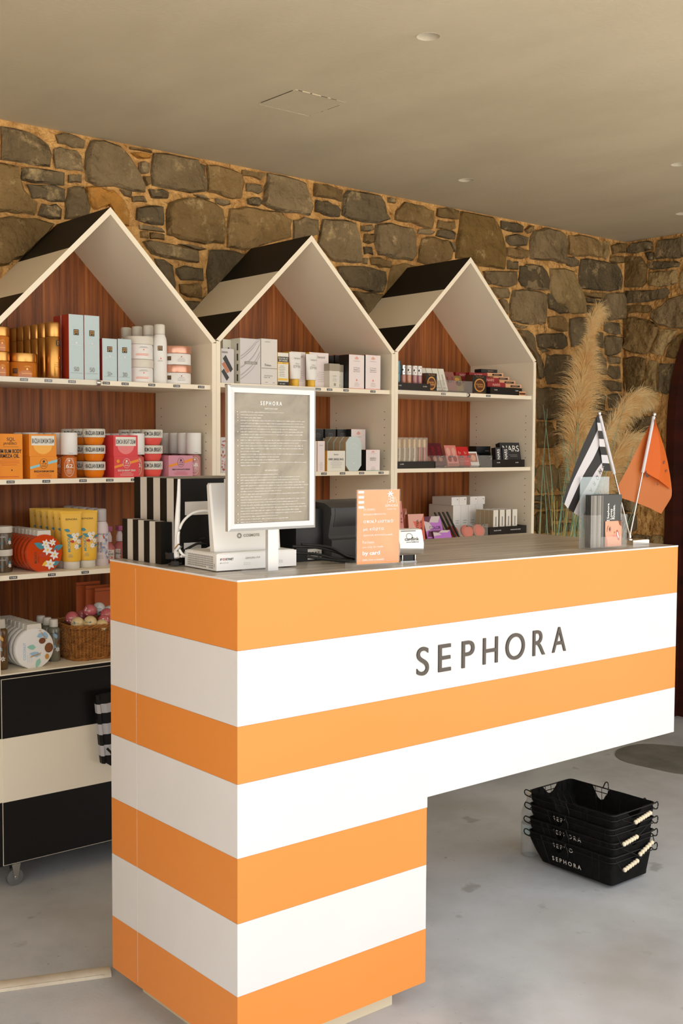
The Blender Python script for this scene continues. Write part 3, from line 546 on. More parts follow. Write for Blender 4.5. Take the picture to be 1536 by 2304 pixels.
 ('b', [(-0.409,1.913),(-0.406,1.979),(-0.391,1.998),(-0.294,1.994),(-0.197,1.997),(-0.177,1.976),(-0.179,1.905),(-0.197,1.887),(-0.391,1.887)]),
 ('d', [(-0.172,1.902),(-0.175,1.926),(-0.164,1.931),(-0.111,1.934),(-0.059,1.935),(-0.054,1.923),(-0.051,1.895),(-0.059,1.887),(-0.164,1.887)]),
 ('b', [(-0.172,1.951),(-0.173,1.978),(-0.163,1.991),(-0.111,1.995),(-0.06,1.989),(-0.051,1.982),(-0.051,1.95),(-0.06,1.941),(-0.163,1.944)]),
 ('b', [(-0.044,1.905),(-0.046,1.974),(-0.025,1.993),(0.014,1.998),(0.054,1.993),(0.074,1.976),(0.072,1.905),(0.054,1.887),(-0.025,1.891)]),
 ('b', [(-0.597,2.012),(-0.596,2.051),(-0.587,2.05),(-0.547,2.053),(-0.507,2.053),(-0.497,2.043),(-0.498,2.011),(-0.507,2.002),(-0.587,2.001)]),
 ('b', [(-0.597,2.078),(-0.6,2.104),(-0.586,2.123),(-0.547,2.12),(-0.508,2.118),(-0.496,2.109),(-0.498,2.072),(-0.508,2.062),(-0.586,2.064)]),
 ('g', [(-0.491,2.014),(-0.487,2.111),(-0.476,2.121),(-0.449,2.121),(-0.421,2.119),(-0.405,2.108),(-0.406,2.016),(-0.421,2.002),(-0.476,2.003)]),
 ('b', [(-0.399,2.029),(-0.398,2.106),(-0.379,2.12),(-0.311,2.126),(-0.243,2.12),(-0.222,2.102),(-0.223,2.022),(-0.243,2.002),(-0.379,2.005)]),
 ('g', [(-0.216,2.024),(-0.213,2.097),(-0.195,2.126),(-0.139,2.123),(-0.083,2.122),(-0.062,2.102),(-0.063,2.022),(-0.083,2.002),(-0.195,2.001)]),
 ('d', [(-0.056,2.02),(-0.057,2.095),(-0.035,2.123),(0.047,2.121),(0.13,2.121),(0.15,2.102),(0.15,2.022),(0.13,2.002),(-0.035,2.001)]),
 ('g', [(-0.597,2.141),(-0.6,2.23),(-0.583,2.238),(-0.557,2.24),(-0.532,2.237),(-0.52,2.222),(-0.518,2.144),(-0.532,2.13),(-0.583,2.127)]),
 ('g', [(-0.511,2.152),(-0.51,2.212),(-0.493,2.235),(-0.443,2.241),(-0.392,2.233),(-0.373,2.218),(-0.374,2.148),(-0.392,2.13),(-0.493,2.127)]),
 ('t', [(-0.367,2.143),(-0.364,2.169),(-0.359,2.175),(-0.29,2.17),(-0.221,2.175),(-0.211,2.166),(-0.213,2.138),(-0.221,2.13),(-0.359,2.134)]),
 ('t', [(-0.367,2.193),(-0.365,2.224),(-0.358,2.23),(-0.29,2.231),(-0.222,2.231),(-0.214,2.223),(-0.213,2.192),(-0.222,2.183),(-0.358,2.182)]),
 ('b', [(-0.206,2.151),(-0.205,2.223),(-0.188,2.235),(-0.126,2.237),(-0.063,2.24),(-0.048,2.218),(-0.045,2.148),(-0.063,2.13),(-0.188,2.131)]),
 ('b', [(-0.038,2.144),(-0.042,2.223),(-0.023,2.236),(0.004,2.238),(0.032,2.237),(0.043,2.221),(0.047,2.145),(0.032,2.13),(-0.023,2.128)]),
 ('g', [(0.054,2.155),(0.052,2.217),(0.072,2.238),(0.108,2.239),(0.145,2.233),(0.164,2.218),(0.163,2.148),(0.145,2.13),(0.072,2.127)]),
 ('d', [(-0.597,2.26),(-0.597,2.286),(-0.588,2.29),(-0.558,2.289),(-0.528,2.294),(-0.517,2.283),(-0.519,2.252),(-0.528,2.243),(-0.588,2.243)]),
 ('t', [(-0.597,2.308),(-0.6,2.347),(-0.587,2.359),(-0.558,2.361),(-0.529,2.36),(-0.516,2.347),(-0.519,2.311),(-0.529,2.301),(-0.587,2.3)]),
 ('g', [(-0.512,2.25),(-0.513,2.339),(-0.496,2.364),(-0.468,2.356),(-0.439,2.364),(-0.42,2.345),(-0.424,2.258),(-0.439,2.243),(-0.496,2.242)]),
 ('t', [(-0.417,2.26),(-0.417,2.34),(-0.397,2.359),(-0.353,2.362),(-0.309,2.361),(-0.291,2.341),(-0.289,2.263),(-0.309,2.243),(-0.397,2.24)]),
 ('d', [(-0.282,2.25),(-0.281,2.284),(-0.273,2.293),(-0.231,2.292),(-0.188,2.29),(-0.182,2.283),(-0.18,2.252),(-0.188,2.243),(-0.273,2.246)]),
 ('b', [(-0.282,2.315),(-0.285,2.342),(-0.272,2.354),(-0.231,2.361),(-0.189,2.353),(-0.182,2.347),(-0.18,2.311),(-0.189,2.301),(-0.272,2.299)]),
 ('g', [(-0.173,2.252),(-0.171,2.288),(-0.164,2.292),(-0.098,2.295),(-0.033,2.295),(-0.026,2.283),(-0.024,2.252),(-0.033,2.243),(-0.164,2.246)]),
 ('g', [(-0.173,2.309),(-0.174,2.341),(-0.163,2.356),(-0.098,2.36),(-0.034,2.356),(-0.028,2.347),(-0.024,2.311),(-0.034,2.301),(-0.163,2.3)]),
 ('g', [(-0.017,2.258),(-0.016,2.336),(0.003,2.36),(0.052,2.363),(0.102,2.364),(0.119,2.341),(0.122,2.263),(0.102,2.243),(0.003,2.246)]),
 ('g', [(-0.597,2.378),(-0.596,2.395),(-0.591,2.396),(-0.531,2.398),(-0.471,2.391),(-0.468,2.389),(-0.465,2.373),(-0.471,2.367),(-0.591,2.364)]),
 ('d', [(-0.597,2.414),(-0.596,2.433),(-0.59,2.436),(-0.531,2.439),(-0.471,2.431),(-0.463,2.428),(-0.465,2.409),(-0.471,2.403),(-0.59,2.405)]),
 ('g', [(-0.458,2.383),(-0.455,2.419),(-0.446,2.434),(-0.394,2.438),(-0.341,2.439),(-0.327,2.424),(-0.329,2.38),(-0.341,2.367),(-0.446,2.367)]),
 ('g', [(-0.322,2.387),(-0.324,2.422),(-0.31,2.434),(-0.227,2.435),(-0.145,2.435),(-0.136,2.424),(-0.133,2.38),(-0.145,2.367),(-0.31,2.37)]),
 ('d', [(-0.126,2.388),(-0.126,2.417),(-0.114,2.435),(-0.019,2.439),(0.076,2.436),(0.089,2.424),(0.088,2.38),(0.076,2.367),(-0.114,2.364)]),
 ('d', [(0.095,2.371),(0.097,2.393),(0.101,2.397),(0.143,2.399),(0.186,2.398),(0.188,2.389),(0.191,2.373),(0.186,2.367),(0.101,2.371)]),
 ('t', [(0.095,2.401),(0.099,2.436),(0.101,2.436),(0.143,2.434),(0.185,2.431),(0.188,2.428),(0.191,2.409),(0.185,2.403),(0.101,2.405)]),
 ('b', [(2.523,1.421),(2.52,1.466),(2.538,1.489),(2.637,1.482),(2.736,1.486),(2.75,1.471),(2.75,1.418),(2.736,1.403),(2.538,1.403)]),
 ('d', [(2.757,1.408),(2.757,1.434),(2.764,1.438),(2.84,1.436),(2.916,1.436),(2.925,1.43),(2.922,1.41),(2.916,1.403),(2.764,1.405)]),
 ('t', [(2.757,1.446),(2.76,1.473),(2.765,1.485),(2.84,1.478),(2.915,1.478),(2.92,1.475),(2.922,1.452),(2.915,1.445),(2.765,1.442)]),
 ('b', [(2.523,1.497),(2.521,1.523),(2.529,1.522),(2.565,1.524),(2.601,1.524),(2.605,1.515),(2.607,1.497),(2.601,1.492),(2.529,1.49)]),
 ('d', [(2.523,1.531),(2.526,1.551),(2.53,1.565),(2.565,1.566),(2.6,1.567),(2.61,1.557),(2.607,1.536),(2.6,1.53),(2.53,1.53)]),
 ('d', [(2.614,1.501),(2.615,1.558),(2.627,1.569),(2.675,1.57),(2.723,1.566),(2.735,1.553),(2.736,1.505),(2.723,1.492),(2.627,1.495)]),
 ('g', [(2.743,1.503),(2.742,1.558),(2.756,1.569),(2.807,1.563),(2.858,1.565),(2.868,1.553),(2.871,1.505),(2.858,1.492),(2.756,1.493)]),
 ('g', [(2.606,1.577),(2.603,1.59),(2.61,1.596),(2.669,1.596),(2.728,1.597),(2.732,1.592),(2.733,1.578),(2.728,1.573),(2.61,1.57)]),
 ('b', [(-0.747,0.026),(-0.75,0.086),(-0.729,0.107),(-0.68,0.099),(-0.631,0.104),(-0.613,0.086),(-0.614,0.021),(-0.631,0.004),(-0.729,-0)]),
 ('b', [(-0.607,0.018),(-0.607,0.032),(-0.599,0.041),(-0.557,0.041),(-0.514,0.048),(-0.503,0.037),(-0.507,0.011),(-0.514,0.004),(-0.599,0)]),
 ('d', [(-0.607,0.067),(-0.604,0.098),(-0.598,0.098),(-0.557,0.098),(-0.515,0.103),(-0.504,0.092),(-0.507,0.062),(-0.515,0.054),(-0.598,0.056)]),
 ('g', [(-0.5,0.013),(-0.498,0.078),(-0.483,0.103),(-0.431,0.107),(-0.38,0.106),(-0.366,0.086),(-0.363,0.021),(-0.38,0.004),(-0.483,0.001)]),
 ('b', [(-0.356,0.025),(-0.359,0.092),(-0.339,0.102),(-0.243,0.107),(-0.146,0.101),(-0.126,0.086),(-0.129,0.021),(-0.146,0.004),(-0.339,0.004)]),
 ('d', [(-0.122,0.014),(-0.124,0.091),(-0.105,0.105),(-0.063,0.1),(-0.021,0.107),(-0.002,0.086),(-0.004,0.021),(-0.021,0.004),(-0.105,-0)]),
 ('g', [(-0.747,0.125),(-0.743,0.208),(-0.728,0.215),(-0.661,0.22),(-0.595,0.222),(-0.579,0.2),(-0.576,0.129),(-0.595,0.111),(-0.728,0.111)]),
 ('d', [(-0.569,0.119),(-0.569,0.15),(-0.561,0.158),(-0.474,0.151),(-0.387,0.158),(-0.38,0.147),(-0.379,0.119),(-0.387,0.111),(-0.561,0.108)]),
 ('d', [(-0.569,0.181),(-0.569,0.198),(-0.56,0.217),(-0.474,0.213),(-0.388,0.214),(-0.381,0.205),(-0.379,0.173),(-0.388,0.164),(-0.56,0.164)]),
 ('g', [(-0.372,0.125),(-0.372,0.193),(-0.353,0.217),(-0.27,0.219),(-0.187,0.217),(-0.17,0.2),(-0.168,0.129),(-0.187,0.111),(-0.353,0.113)]),
 ('d', [(-0.161,0.136),(-0.162,0.198),(-0.143,0.221),(-0.091,0.217),(-0.039,0.219),(-0.023,0.2),(-0.02,0.129),(-0.039,0.111),(-0.143,0.113)]),
 ('g', [(-0.747,0.226),(-0.749,0.239),(-0.741,0.248),(-0.635,0.246),(-0.528,0.25),(-0.521,0.245),(-0.523,0.23),(-0.528,0.225),(-0.741,0.223)]),
 ('g', [(-0.747,0.272),(-0.748,0.277),(-0.741,0.289),(-0.635,0.284),(-0.529,0.285),(-0.523,0.282),(-0.523,0.265),(-0.529,0.259),(-0.741,0.261)]),
 ('d', [(-0.516,0.238),(-0.514,0.28),(-0.505,0.293),(-0.446,0.292),(-0.388,0.288),(-0.375,0.279),(-0.376,0.237),(-0.388,0.225),(-0.505,0.226)]),
 ('b', [(-0.369,0.237),(-0.372,0.281),(-0.357,0.287),(-0.325,0.293),(-0.292,0.288),(-0.284,0.279),(-0.28,0.237),(-0.292,0.225),(-0.357,0.222)]),
 ('b', [(-0.273,0.23),(-0.273,0.28),(-0.262,0.288),(-0.189,0.286),(-0.117,0.292),(-0.105,0.279),(-0.105,0.237),(-0.117,0.225),(-0.262,0.226)]),
 ('g', [(-0.098,0.237),(-0.095,0.272),(-0.087,0.291),(-0.051,0.291),(-0.015,0.289),(-0.002,0.279),(-0.004,0.237),(-0.015,0.225),(-0.087,0.227)]),
 ('b', [(-0.747,0.316),(-0.745,0.359),(-0.734,0.364),(-0.671,0.366),(-0.607,0.368),(-0.596,0.356),(-0.595,0.31),(-0.607,0.297),(-0.734,0.301)]),
 ('g', [(-0.588,0.311),(-0.587,0.359),(-0.575,0.368),(-0.481,0.364),(-0.387,0.366),(-0.374,0.356),(-0.375,0.31),(-0.387,0.297),(-0.575,0.295)]),
 ('g', [(-0.368,0.311),(-0.368,0.359),(-0.355,0.365),(-0.329,0.364),(-0.302,0.367),(-0.29,0.356),(-0.29,0.31),(-0.302,0.297),(-0.355,0.297)]),
 ('g', [(-0.283,0.308),(-0.286,0.317),(-0.277,0.323),(-0.168,0.328),(-0.059,0.323),(-0.056,0.32),(-0.054,0.303),(-0.059,0.297),(-0.277,0.294)]),
 ('g', [(-0.283,0.333),(-0.282,0.353),(-0.277,0.363),(-0.168,0.361),(-0.06,0.367),(-0.056,0.36),(-0.054,0.34),(-0.06,0.334),(-0.277,0.337)]),
 ('d', [(-0.047,0.306),(-0.049,0.359),(-0.039,0.372),(-0.025,0.363),(-0.012,0.365),(-0.001,0.36),(-0.004,0.305),(-0.012,0.297),(-0.039,0.294)]),
 ('g', [(-0.747,0.385),(-0.745,0.403),(-0.739,0.413),(-0.685,0.414),(-0.631,0.416),(-0.619,0.409),(-0.623,0.383),(-0.631,0.375),(-0.739,0.374)]),
 ('d', [(-0.747,0.441),(-0.743,0.472),(-0.738,0.47),(-0.685,0.471),(-0.632,0.471),(-0.622,0.464),(-0.623,0.435),(-0.632,0.426),(-0.738,0.426)]),
 ('g', [(-0.616,0.382),(-0.619,0.406),(-0.608,0.417),(-0.509,0.421),(-0.41,0.417),(-0.403,0.409),(-0.402,0.383),(-0.41,0.375),(-0.608,0.374)]),
 ('d', [(-0.616,0.432),(-0.619,0.465),(-0.607,0.471),(-0.509,0.475),(-0.411,0.474),(-0.405,0.464),(-0.402,0.435),(-0.411,0.426),(-0.607,0.427)]),
 ('b', [(-0.395,0.385),(-0.392,0.412),(-0.387,0.416),(-0.281,0.419),(-0.174,0.419),(-0.17,0.409),(-0.166,0.383),(-0.174,0.375),(-0.387,0.377)]),
 ('t', [(-0.395,0.434),(-0.392,0.462),(-0.387,0.476),(-0.281,0.473),(-0.175,0.47),(-0.164,0.464),(-0.166,0.435),(-0.175,0.426),(-0.387,0.424)]),
 ('b', [(-0.159,0.4),(-0.161,0.452),(-0.142,0.475),(-0.106,0.478),(-0.071,0.476),(-0.051,0.459),(-0.053,0.393),(-0.071,0.375),(-0.142,0.374)]),
 ('g', [(-0.046,0.389),(-0.046,0.466),(-0.038,0.48),(-0.025,0.473),(-0.011,0.48),(-0.003,0.468),(-0.004,0.383),(-0.011,0.375),(-0.038,0.378)]),
 ('b', [(-0.747,0.489),(-0.747,0.585),(-0.733,0.593),(-0.709,0.596),(-0.685,0.594),(-0.674,0.579),(-0.672,0.496),(-0.685,0.483),(-0.733,0.48)]),
 ('t', [(-0.665,0.487),(-0.668,0.523),(-0.657,0.53),(-0.59,0.524),(-0.524,0.527),(-0.517,0.52),(-0.515,0.492),(-0.524,0.483),(-0.657,0.484)]),
 ('d', [(-0.665,0.551),(-0.664,0.573),(-0.656,0.586),(-0.59,0.586),(-0.525,0.589),(-0.512,0.579),(-0.515,0.547),(-0.525,0.538),(-0.656,0.535)]),
 ('b', [(-0.508,0.494),(-0.508,0.566),(-0.49,0.594),(-0.405,0.591),(-0.32,0.591),(-0.302,0.573),(-0.301,0.502),(-0.32,0.483),(-0.49,0.486)]),
 ('t', [(-0.294,0.497),(-0.297,0.568),(-0.276,0.593),(-0.223,0.596),(-0.17,0.59),(-0.153,0.573),(-0.151,0.502),(-0.17,0.483),(-0.276,0.483)]),
 ('d', [(-0.144,0.508),(-0.144,0.577),(-0.127,0.596),(-0.093,0.589),(-0.059,0.588),(-0.038,0.574),(-0.041,0.501),(-0.059,0.483),(-0.127,0.484)]),
 ('d', [(-0.747,0.612),(-0.744,0.694),(-0.726,0.718),(-0.684,0.72),(-0.641,0.717),(-0.618,0.698),(-0.621,0.619),(-0.641,0.599),(-0.726,0.602)]),
 ('g', [(-0.614,0.615),(-0.615,0.644),(-0.605,0.652),(-0.526,0.649),(-0.448,0.652),(-0.442,0.64),(-0.439,0.608),(-0.448,0.599),(-0.605,0.603)]),
 ('d', [(-0.614,0.665),(-0.614,0.7),(-0.604,0.718),(-0.526,0.716),(-0.449,0.712),(-0.435,0.705),(-0.439,0.669),(-0.449,0.658),(-0.604,0.659)]),
 ('g', [(-0.432,0.614),(-0.431,0.648),(-0.423,0.651),(-0.365,0.65),(-0.308,0.649),(-0.295,0.64),(-0.299,0.608),(-0.308,0.599),(-0.423,0.596)]),
 ('d', [(-0.432,0.664),(-0.43,0.701),(-0.422,0.713),(-0.365,0.71),(-0.309,0.716),(-0.3,0.705),(-0.299,0.669),(-0.309,0.658),(-0.422,0.657)]),
 ('d', [(-0.292,0.609),(-0.296,0.644),(-0.283,0.647),(-0.23,0.644),(-0.176,0.645),(-0.164,0.64),(-0.167,0.608),(-0.176,0.599),(-0.283,0.601)]),
 ('g', [(-0.292,0.666),(-0.29,0.711),(-0.282,0.711),(-0.23,0.714),(-0.177,0.714),(-0.17,0.705),(-0.167,0.669),(-0.177,0.658),(-0.282,0.656)]),
 ('d', [(-0.16,0.606),(-0.159,0.646),(-0.151,0.648),(-0.083,0.649),(-0.015,0.652),(-0.01,0.64),(-0.006,0.608),(-0.015,0.599),(-0.151,0.603)]),
 ('d', [(-0.16,0.665),(-0.162,0.704),(-0.15,0.719),(-0.083,0.714),(-0.016,0.717),(-0.009,0.705),(-0.006,0.669),(-0.016,0.658),(-0.15,0.657)]),
 ('b', [(-0.747,0.75),(-0.744,0.805),(-0.73,0.823),(-0.681,0.817),(-0.632,0.819),(-0.613,0.805),(-0.615,0.742),(-0.632,0.726),(-0.73,0.724)]),
 ('g', [(-0.608,0.737),(-0.605,0.816),(-0.595,0.825),(-0.57,0.826),(-0.545,0.819),(-0.536,0.808),(-0.532,0.739),(-0.545,0.726),(-0.595,0.724)]),
 ('t', [(-0.525,0.734),(-0.526,0.799),(-0.509,0.822),(-0.447,0.823),(-0.386,0.825),(-0.365,0.805),(-0.369,0.742),(-0.386,0.726),(-0.509,0.722)]),
 ('d', [(-0.362,0.746),(-0.359,0.8),(-0.346,0.821),(-0.273,0.823),(-0.199,0.821),(-0.181,0.805),(-0.183,0.742),(-0.199,0.726),(-0.346,0.727)]),
 ('d', [(-0.176,0.748),(-0.18,0.806),(-0.159,0.823),(-0.09,0.825),(-0.02,0.818),(-0.001,0.805),(-0.004,0.742),(-0.02,0.726),(-0.159,0.728)]),
 ('d', [(-0.747,0.841),(-0.749,0.888),(-0.734,0.899),(-0.672,0.898),(-0.609,0.901),(-0.596,0.885),(-0.597,0.841),(-0.609,0.829),(-0.734,0.825)]),
 ('t', [(-0.59,0.846),(-0.589,0.882),(-0.578,0.898),(-0.518,0.895),(-0.459,0.9),(-0.448,0.885),(-0.447,0.841),(-0.459,0.829),(-0.578,0.83)]),
 ('d', [(-0.44,0.831),(-0.443,0.853),(-0.434,0.854),(-0.327,0.858),(-0.22,0.854),(-0.218,0.85),(-0.214,0.834),(-0.22,0.829),(-0.434,0.831)]),
 ('b', [(-0.44,0.877),(-0.436,0.885),(-0.434,0.898),(-0.327,0.896),(-0.221,0.898),(-0.218,0.889),(-0.214,0.87),(-0.221,0.864),(-0.434,0.864)]),
 ('d', [(-0.207,0.841),(-0.204,0.88),(-0.195,0.899),(-0.147,0.894),(-0.1,0.894),(-0.091,0.885),(-0.087,0.841),(-0.1,0.829),(-0.195,0.83)]),
 ('g', [(-0.08,0.838),(-0.081,0.845),(-0.075,0.858),(-0.043,0.853),(-0.011,0.86),(-0.009,0.85),(-0.006,0.834),(-0.011,0.829),(-0.075,0.831)]),
 ('b', [(-0.08,0.866),(-0.081,0.885),(-0.074,0.897),(-0.043,0.9),(-0.012,0.897),(-0.006,0.889),(-0.006,0.87),(-0.012,0.864),(-0.074,0.865)]),
 ('b', [(-0.747,0.927),(-0.75,1.018),(-0.723,1.042),(-0.657,1.047),(-0.591,1.047),(-0.566,1.021),(-0.567,0.928),(-0.591,0.905),(-0.723,0.904)]),
 ('g', [(-0.56,0.933),(-0.561,1.022),(-0.537,1.047),(-0.484,1.041),(-0.431,1.043),(-0.405,1.021),(-0.407,0.928),(-0.431,0.905),(-0.537,0.903)]),
 ('d', [(-0.4,0.921),(-0.397,1.032),(-0.385,1.046),(-0.355,1.045),(-0.325,1.046),(-0.314,1.029),(-0.31,0.92),(-0.325,0.905),(-0.385,0.904)]),
 ('g', [(-0.303,0.926),(-0.305,1.023),(-0.286,1.047),(-0.254,1.041),(-0.222,1.043),(-0.207,1.028),(-0.205,0.921),(-0.222,0.905),(-0.286,0.908)]),
 ('t', [(-0.198,0.927),(-0.198,1.025),(-0.174,1.043),(-0.112,1.046),(-0.051,1.041),(-0.03,1.021),(-0.027,0.928),(-0.051,0.905),(-0.174,0.901)]),
 ('d', [(-0.747,1.059),(-0.745,1.081),(-0.74,1.082),(-0.681,1.088),(-0.621,1.089),(-0.613,1.079),(-0.615,1.058),(-0.621,1.052),(-0.74,1.052)]),
 ('b', [(-0.747,1.109),(-0.748,1.12),(-0.739,1.132),(-0.681,1.128),(-0.622,1.131),(-0.618,1.126),(-0.615,1.102),(-0.622,1.094),(-0.739,1.091)]),
 ('g', [(-0.608,1.059),(-0.605,1.124),(-0.593,1.138),(-0.514,1.139),(-0.436,1.134),(-0.418,1.121),(-0.421,1.066),(-0.436,1.052),(-0.593,1.05)]),
 ('d', [(-0.414,1.054),(-0.411,1.074),(-0.408,1.082),(-0.343,1.083),(-0.278,1.082),(-0.269,1.079),(-0.271,1.058),(-0.278,1.052),(-0.408,1.049)]),
 ('g', [(-0.414,1.103),(-0.417,1.132),(-0.407,1.136),(-0.343,1.136),(-0.279,1.131),(-0.275,1.126),(-0.271,1.102),(-0.279,1.094),(-0.407,1.093)]),
 ('d', [(-0.264,1.061),(-0.261,1.086),(-0.258,1.086),(-0.16,1.082),(-0.062,1.086),(-0.056,1.079),(-0.055,1.058),(-0.062,1.052),(-0.258,1.053)]),
 ('b', [(-0.264,1.105),(-0.267,1.134),(-0.257,1.134),(-0.16,1.134),(-0.062,1.133),(-0.055,1.126),(-0.055,1.102),(-0.062,1.094),(-0.257,1.098)]),
 ('g', [(-0.048,1.06),(-0.05,1.12),(-0.04,1.136),(-0.026,1.132),(-0.012,1.133),(-0.007,1.127),(-0.004,1.06),(-0.012,1.052),(-0.04,1.051)]),
 ('b', [(-0.747,1.152),(-0.744,1.21),(-0.731,1.23),(-0.66,1.236),(-0.589,1.229),(-0.576,1.217),(-0.574,1.158),(-0.589,1.143),(-0.731,1.142)]),
 ('g', [(-0.567,1.163),(-0.567,1.214),(-0.551,1.23),(-0.513,1.228),(-0.474,1.229),(-0.463,1.217),(-0.459,1.158),(-0.474,1.143),(-0.551,1.144)]),
 ('d', [(-0.452,1.163),(-0.451,1.22),(-0.437,1.233),(-0.352,1.228),(-0.268,1.231),(-0.251,1.217),(-0.253,1.158),(-0.268,1.143),(-0.437,1.146)]),
 ('b', [(-0.246,1.153),(-0.248,1.214),(-0.232,1.236),(-0.205,1.231),(-0.178,1.23),(-0.167,1.218),(-0.164,1.157),(-0.178,1.143),(-0.232,1.139)]),
 ('b', [(-0.157,1.165),(-0.159,1.213),(-0.141,1.234),(-0.112,1.236),(-0.082,1.232),(-0.07,1.217),(-0.066,1.158),(-0.082,1.143),(-0.141,1.142)]),
 ('g', [(-0.059,1.156),(-0.058,1.23),(-0.049,1.234),(-0.031,1.231),(-0.014,1.236),(-0.007,1.222),(-0.004,1.153),(-0.014,1.143),(-0.049,1.14)]),
 ('d', [(-0.747,1.264),(-0.75,1.355),(-0.723,1.381),(-0.63,1.384),(-0.538,1.377),(-0.511,1.356),(-0.514,1.263),(-0.538,1.239),(-0.723,1.243)]),
 ('t', [(-0.507,1.256),(-0.51,1.285),(-0.496,1.298),(-0.391,1.297),(-0.286,1.298),(-0.272,1.288),(-0.275,1.25),(-0.286,1.239),(-0.496,1.239)]),
 ('d', [(-0.507,1.323),(-0.508,1.361),(-0.495,1.374),(-0.391,1.378),(-0.287,1.372),(-0.279,1.363),(-0.275,1.32),(-0.287,1.308),(-0.495,1.308)]),
 ('d', [(-0.268,1.246),(-0.271,1.285),(-0.258,1.296),(-0.16,1.301),(-0.062,1.302),(-0.052,1.288),(-0.051,1.25),(-0.062,1.239),(-0.258,1.236)]),
 ('b', [(-0.268,1.314),(-0.271,1.355),(-0.257,1.378),(-0.16,1.38),(-0.063,1.375),(-0.049,1.363),(-0.051,1.32),(-0.063,1.308),(-0.257,1.31)]),
 ('d', [(-0.044,1.253),(-0.045,1.375),(-0.036,1.378),(-0.024,1.377),(-0.011,1.379),(-0.004,1.372),(-0.004,1.247),(-0.011,1.239),(-0.036,1.237)]),
 ('g', [(-0.747,1.398),(-0.745,1.459),(-0.732,1.468),(-0.641,1.468),(-0.55,1.469),(-0.537,1.457),(-0.535,1.401),(-0.55,1.386),(-0.732,1.386)]),
 ('d', [(-0.528,1.397),(-0.527,1.414),(-0.522,1.425),(-0.43,1.424),(-0.338,1.42),(-0.334,1.414),(-0.331,1.393),(-0.338,1.386),(-0.522,1.389)]),
 ('d', [(-0.528,1.44),(-0.528,1.465),(-0.521,1.465),(-0.43,1.469),(-0.339,1.469),(-0.33,1.462),(-0.331,1.437),(-0.339,1.43),(-0.521,1.427)]),
 ('t', [(-0.324,1.394),(-0.32,1.452),(-0.309,1.473),(-0.281,1.467),(-0.253,1.473),(-0.24,1.457),(-0.238,1.401),(-0.253,1.386),(-0.309,1.387)]),
 ('b', [(-0.231,1.397),(-0.234,1.452),(-0.216,1.469),(-0.117,1.472),(-0.018,1.475),(-0,1.457),(-0.004,1.401),(-0.018,1.386),(-0.216,1.386)]),
 ('g', [(-0.747,1.483),(-0.744,1.533),(-0.734,1.55),(-0.687,1.546),(-0.64,1.55),(-0.625,1.536),(-0.628,1.491),(-0.64,1.479),(-0.734,1.475)]),
 ('d', [(-0.621,1.478),(-0.619,1.505),(-0.616,1.504),(-0.512,1.508),(-0.408,1.507),(-0.405,1.501),(-0.403,1.484),(-0.408,1.479),(-0.616,1.481)]),
 ('d', [(-0.621,1.514),(-0.621,1.541),(-0.615,1.542),(-0.512,1.546),(-0.409,1.55),(-0.404,1.54),(-0.403,1.521),(-0.409,1.515),(-0.615,1.515)]),
 ('t', [(-0.396,1.499),(-0.397,1.534),(-0.384,1.546),(-0.283,1.551),(-0.183,1.549),(-0.171,1.536),(-0.17,1.491),(-0.183,1.479),(-0.384,1.479)]),
 ('g', [(-0.163,1.498),(-0.167,1.536),(-0.151,1.546),(-0.099,1.549),(-0.048,1.551),(-0.036,1.536),(-0.035,1.491),(-0.048,1.479),(-0.151,1.475)]),
 ('g', [(-0.747,1.574),(-0.747,1.614),(-0.733,1.638),(-0.639,1.64),(-0.546,1.634),(-0.531,1.622),(-0.532,1.569),(-0.546,1.555),(-0.733,1.553)]),
 ('t', [(-0.525,1.572),(-0.526,1.623),(-0.511,1.639),(-0.484,1.637),(-0.456,1.635),(-0.438,1.622),(-0.442,1.569),(-0.456,1.555),(-0.511,1.557)]),
 ('g', [(-0.435,1.57),(-0.433,1.628),(-0.421,1.633),(-0.342,1.636),(-0.263,1.639),(-0.253,1.622),(-0.249,1.569),(-0.263,1.555),(-0.421,1.559)]),
 ('g', [(-0.242,1.576),(-0.24,1.627),(-0.228,1.633),(-0.154,1.633),(-0.08,1.636),(-0.07,1.622),(-0.066,1.569),(-0.08,1.555),(-0.228,1.559)]),
 ('g', [(-0.059,1.561),(-0.059,1.587),(-0.052,1.588),(-0.031,1.588),(-0.01,1.584),(-0.003,1.581),(-0.004,1.562),(-0.01,1.555),(-0.052,1.558)]),
 ('g', [(-0.059,1.598),(-0.058,1.619),(-0.052,1.635),(-0.031,1.635),(-0.01,1.631),(-0.006,1.626),(-0.004,1.603),(-0.01,1.596),(-0.052,1.597)]),
 ('d', [(-0.747,1.642),(-0.75,1.679),(-0.74,1.675),(-0.658,1.682),(-0.576,1.677),(-0.571,1.671),(-0.569,1.649),(-0.576,1.643),(-0.74,1.642)]),
 ('d', [(-0.747,1.697),(-0.75,1.724),(-0.739,1.725),(-0.658,1.73),(-0.577,1.727),(-0.566,1.719),(-0.569,1.694),(-0.577,1.687),(-0.739,1.687)]),
 ('g', [(-0.562,1.662),(-0.561,1.71),(-0.547,1.733),(-0.468,1.728),(-0.389,1.727),(-0.371,1.714),(-0.374,1.658),(-0.389,1.643),(-0.547,1.646)]),
 ('t', [(-0.367,1.65),(-0.366,1.716),(-0.352,1.728),(-0.257,1.728),(-0.161,1.728),(-0.15,1.714),(-0.146,1.658),(-0.161,1.643),(-0.352,1.642)]),
 ('b', [(-0.139,1.648),(-0.141,1.724),(-0.126,1.732),(-0.102,1.729),(-0.078,1.733),(-0.068,1.717),(-0.065,1.656),(-0.078,1.643),(-0.126,1.641)]),
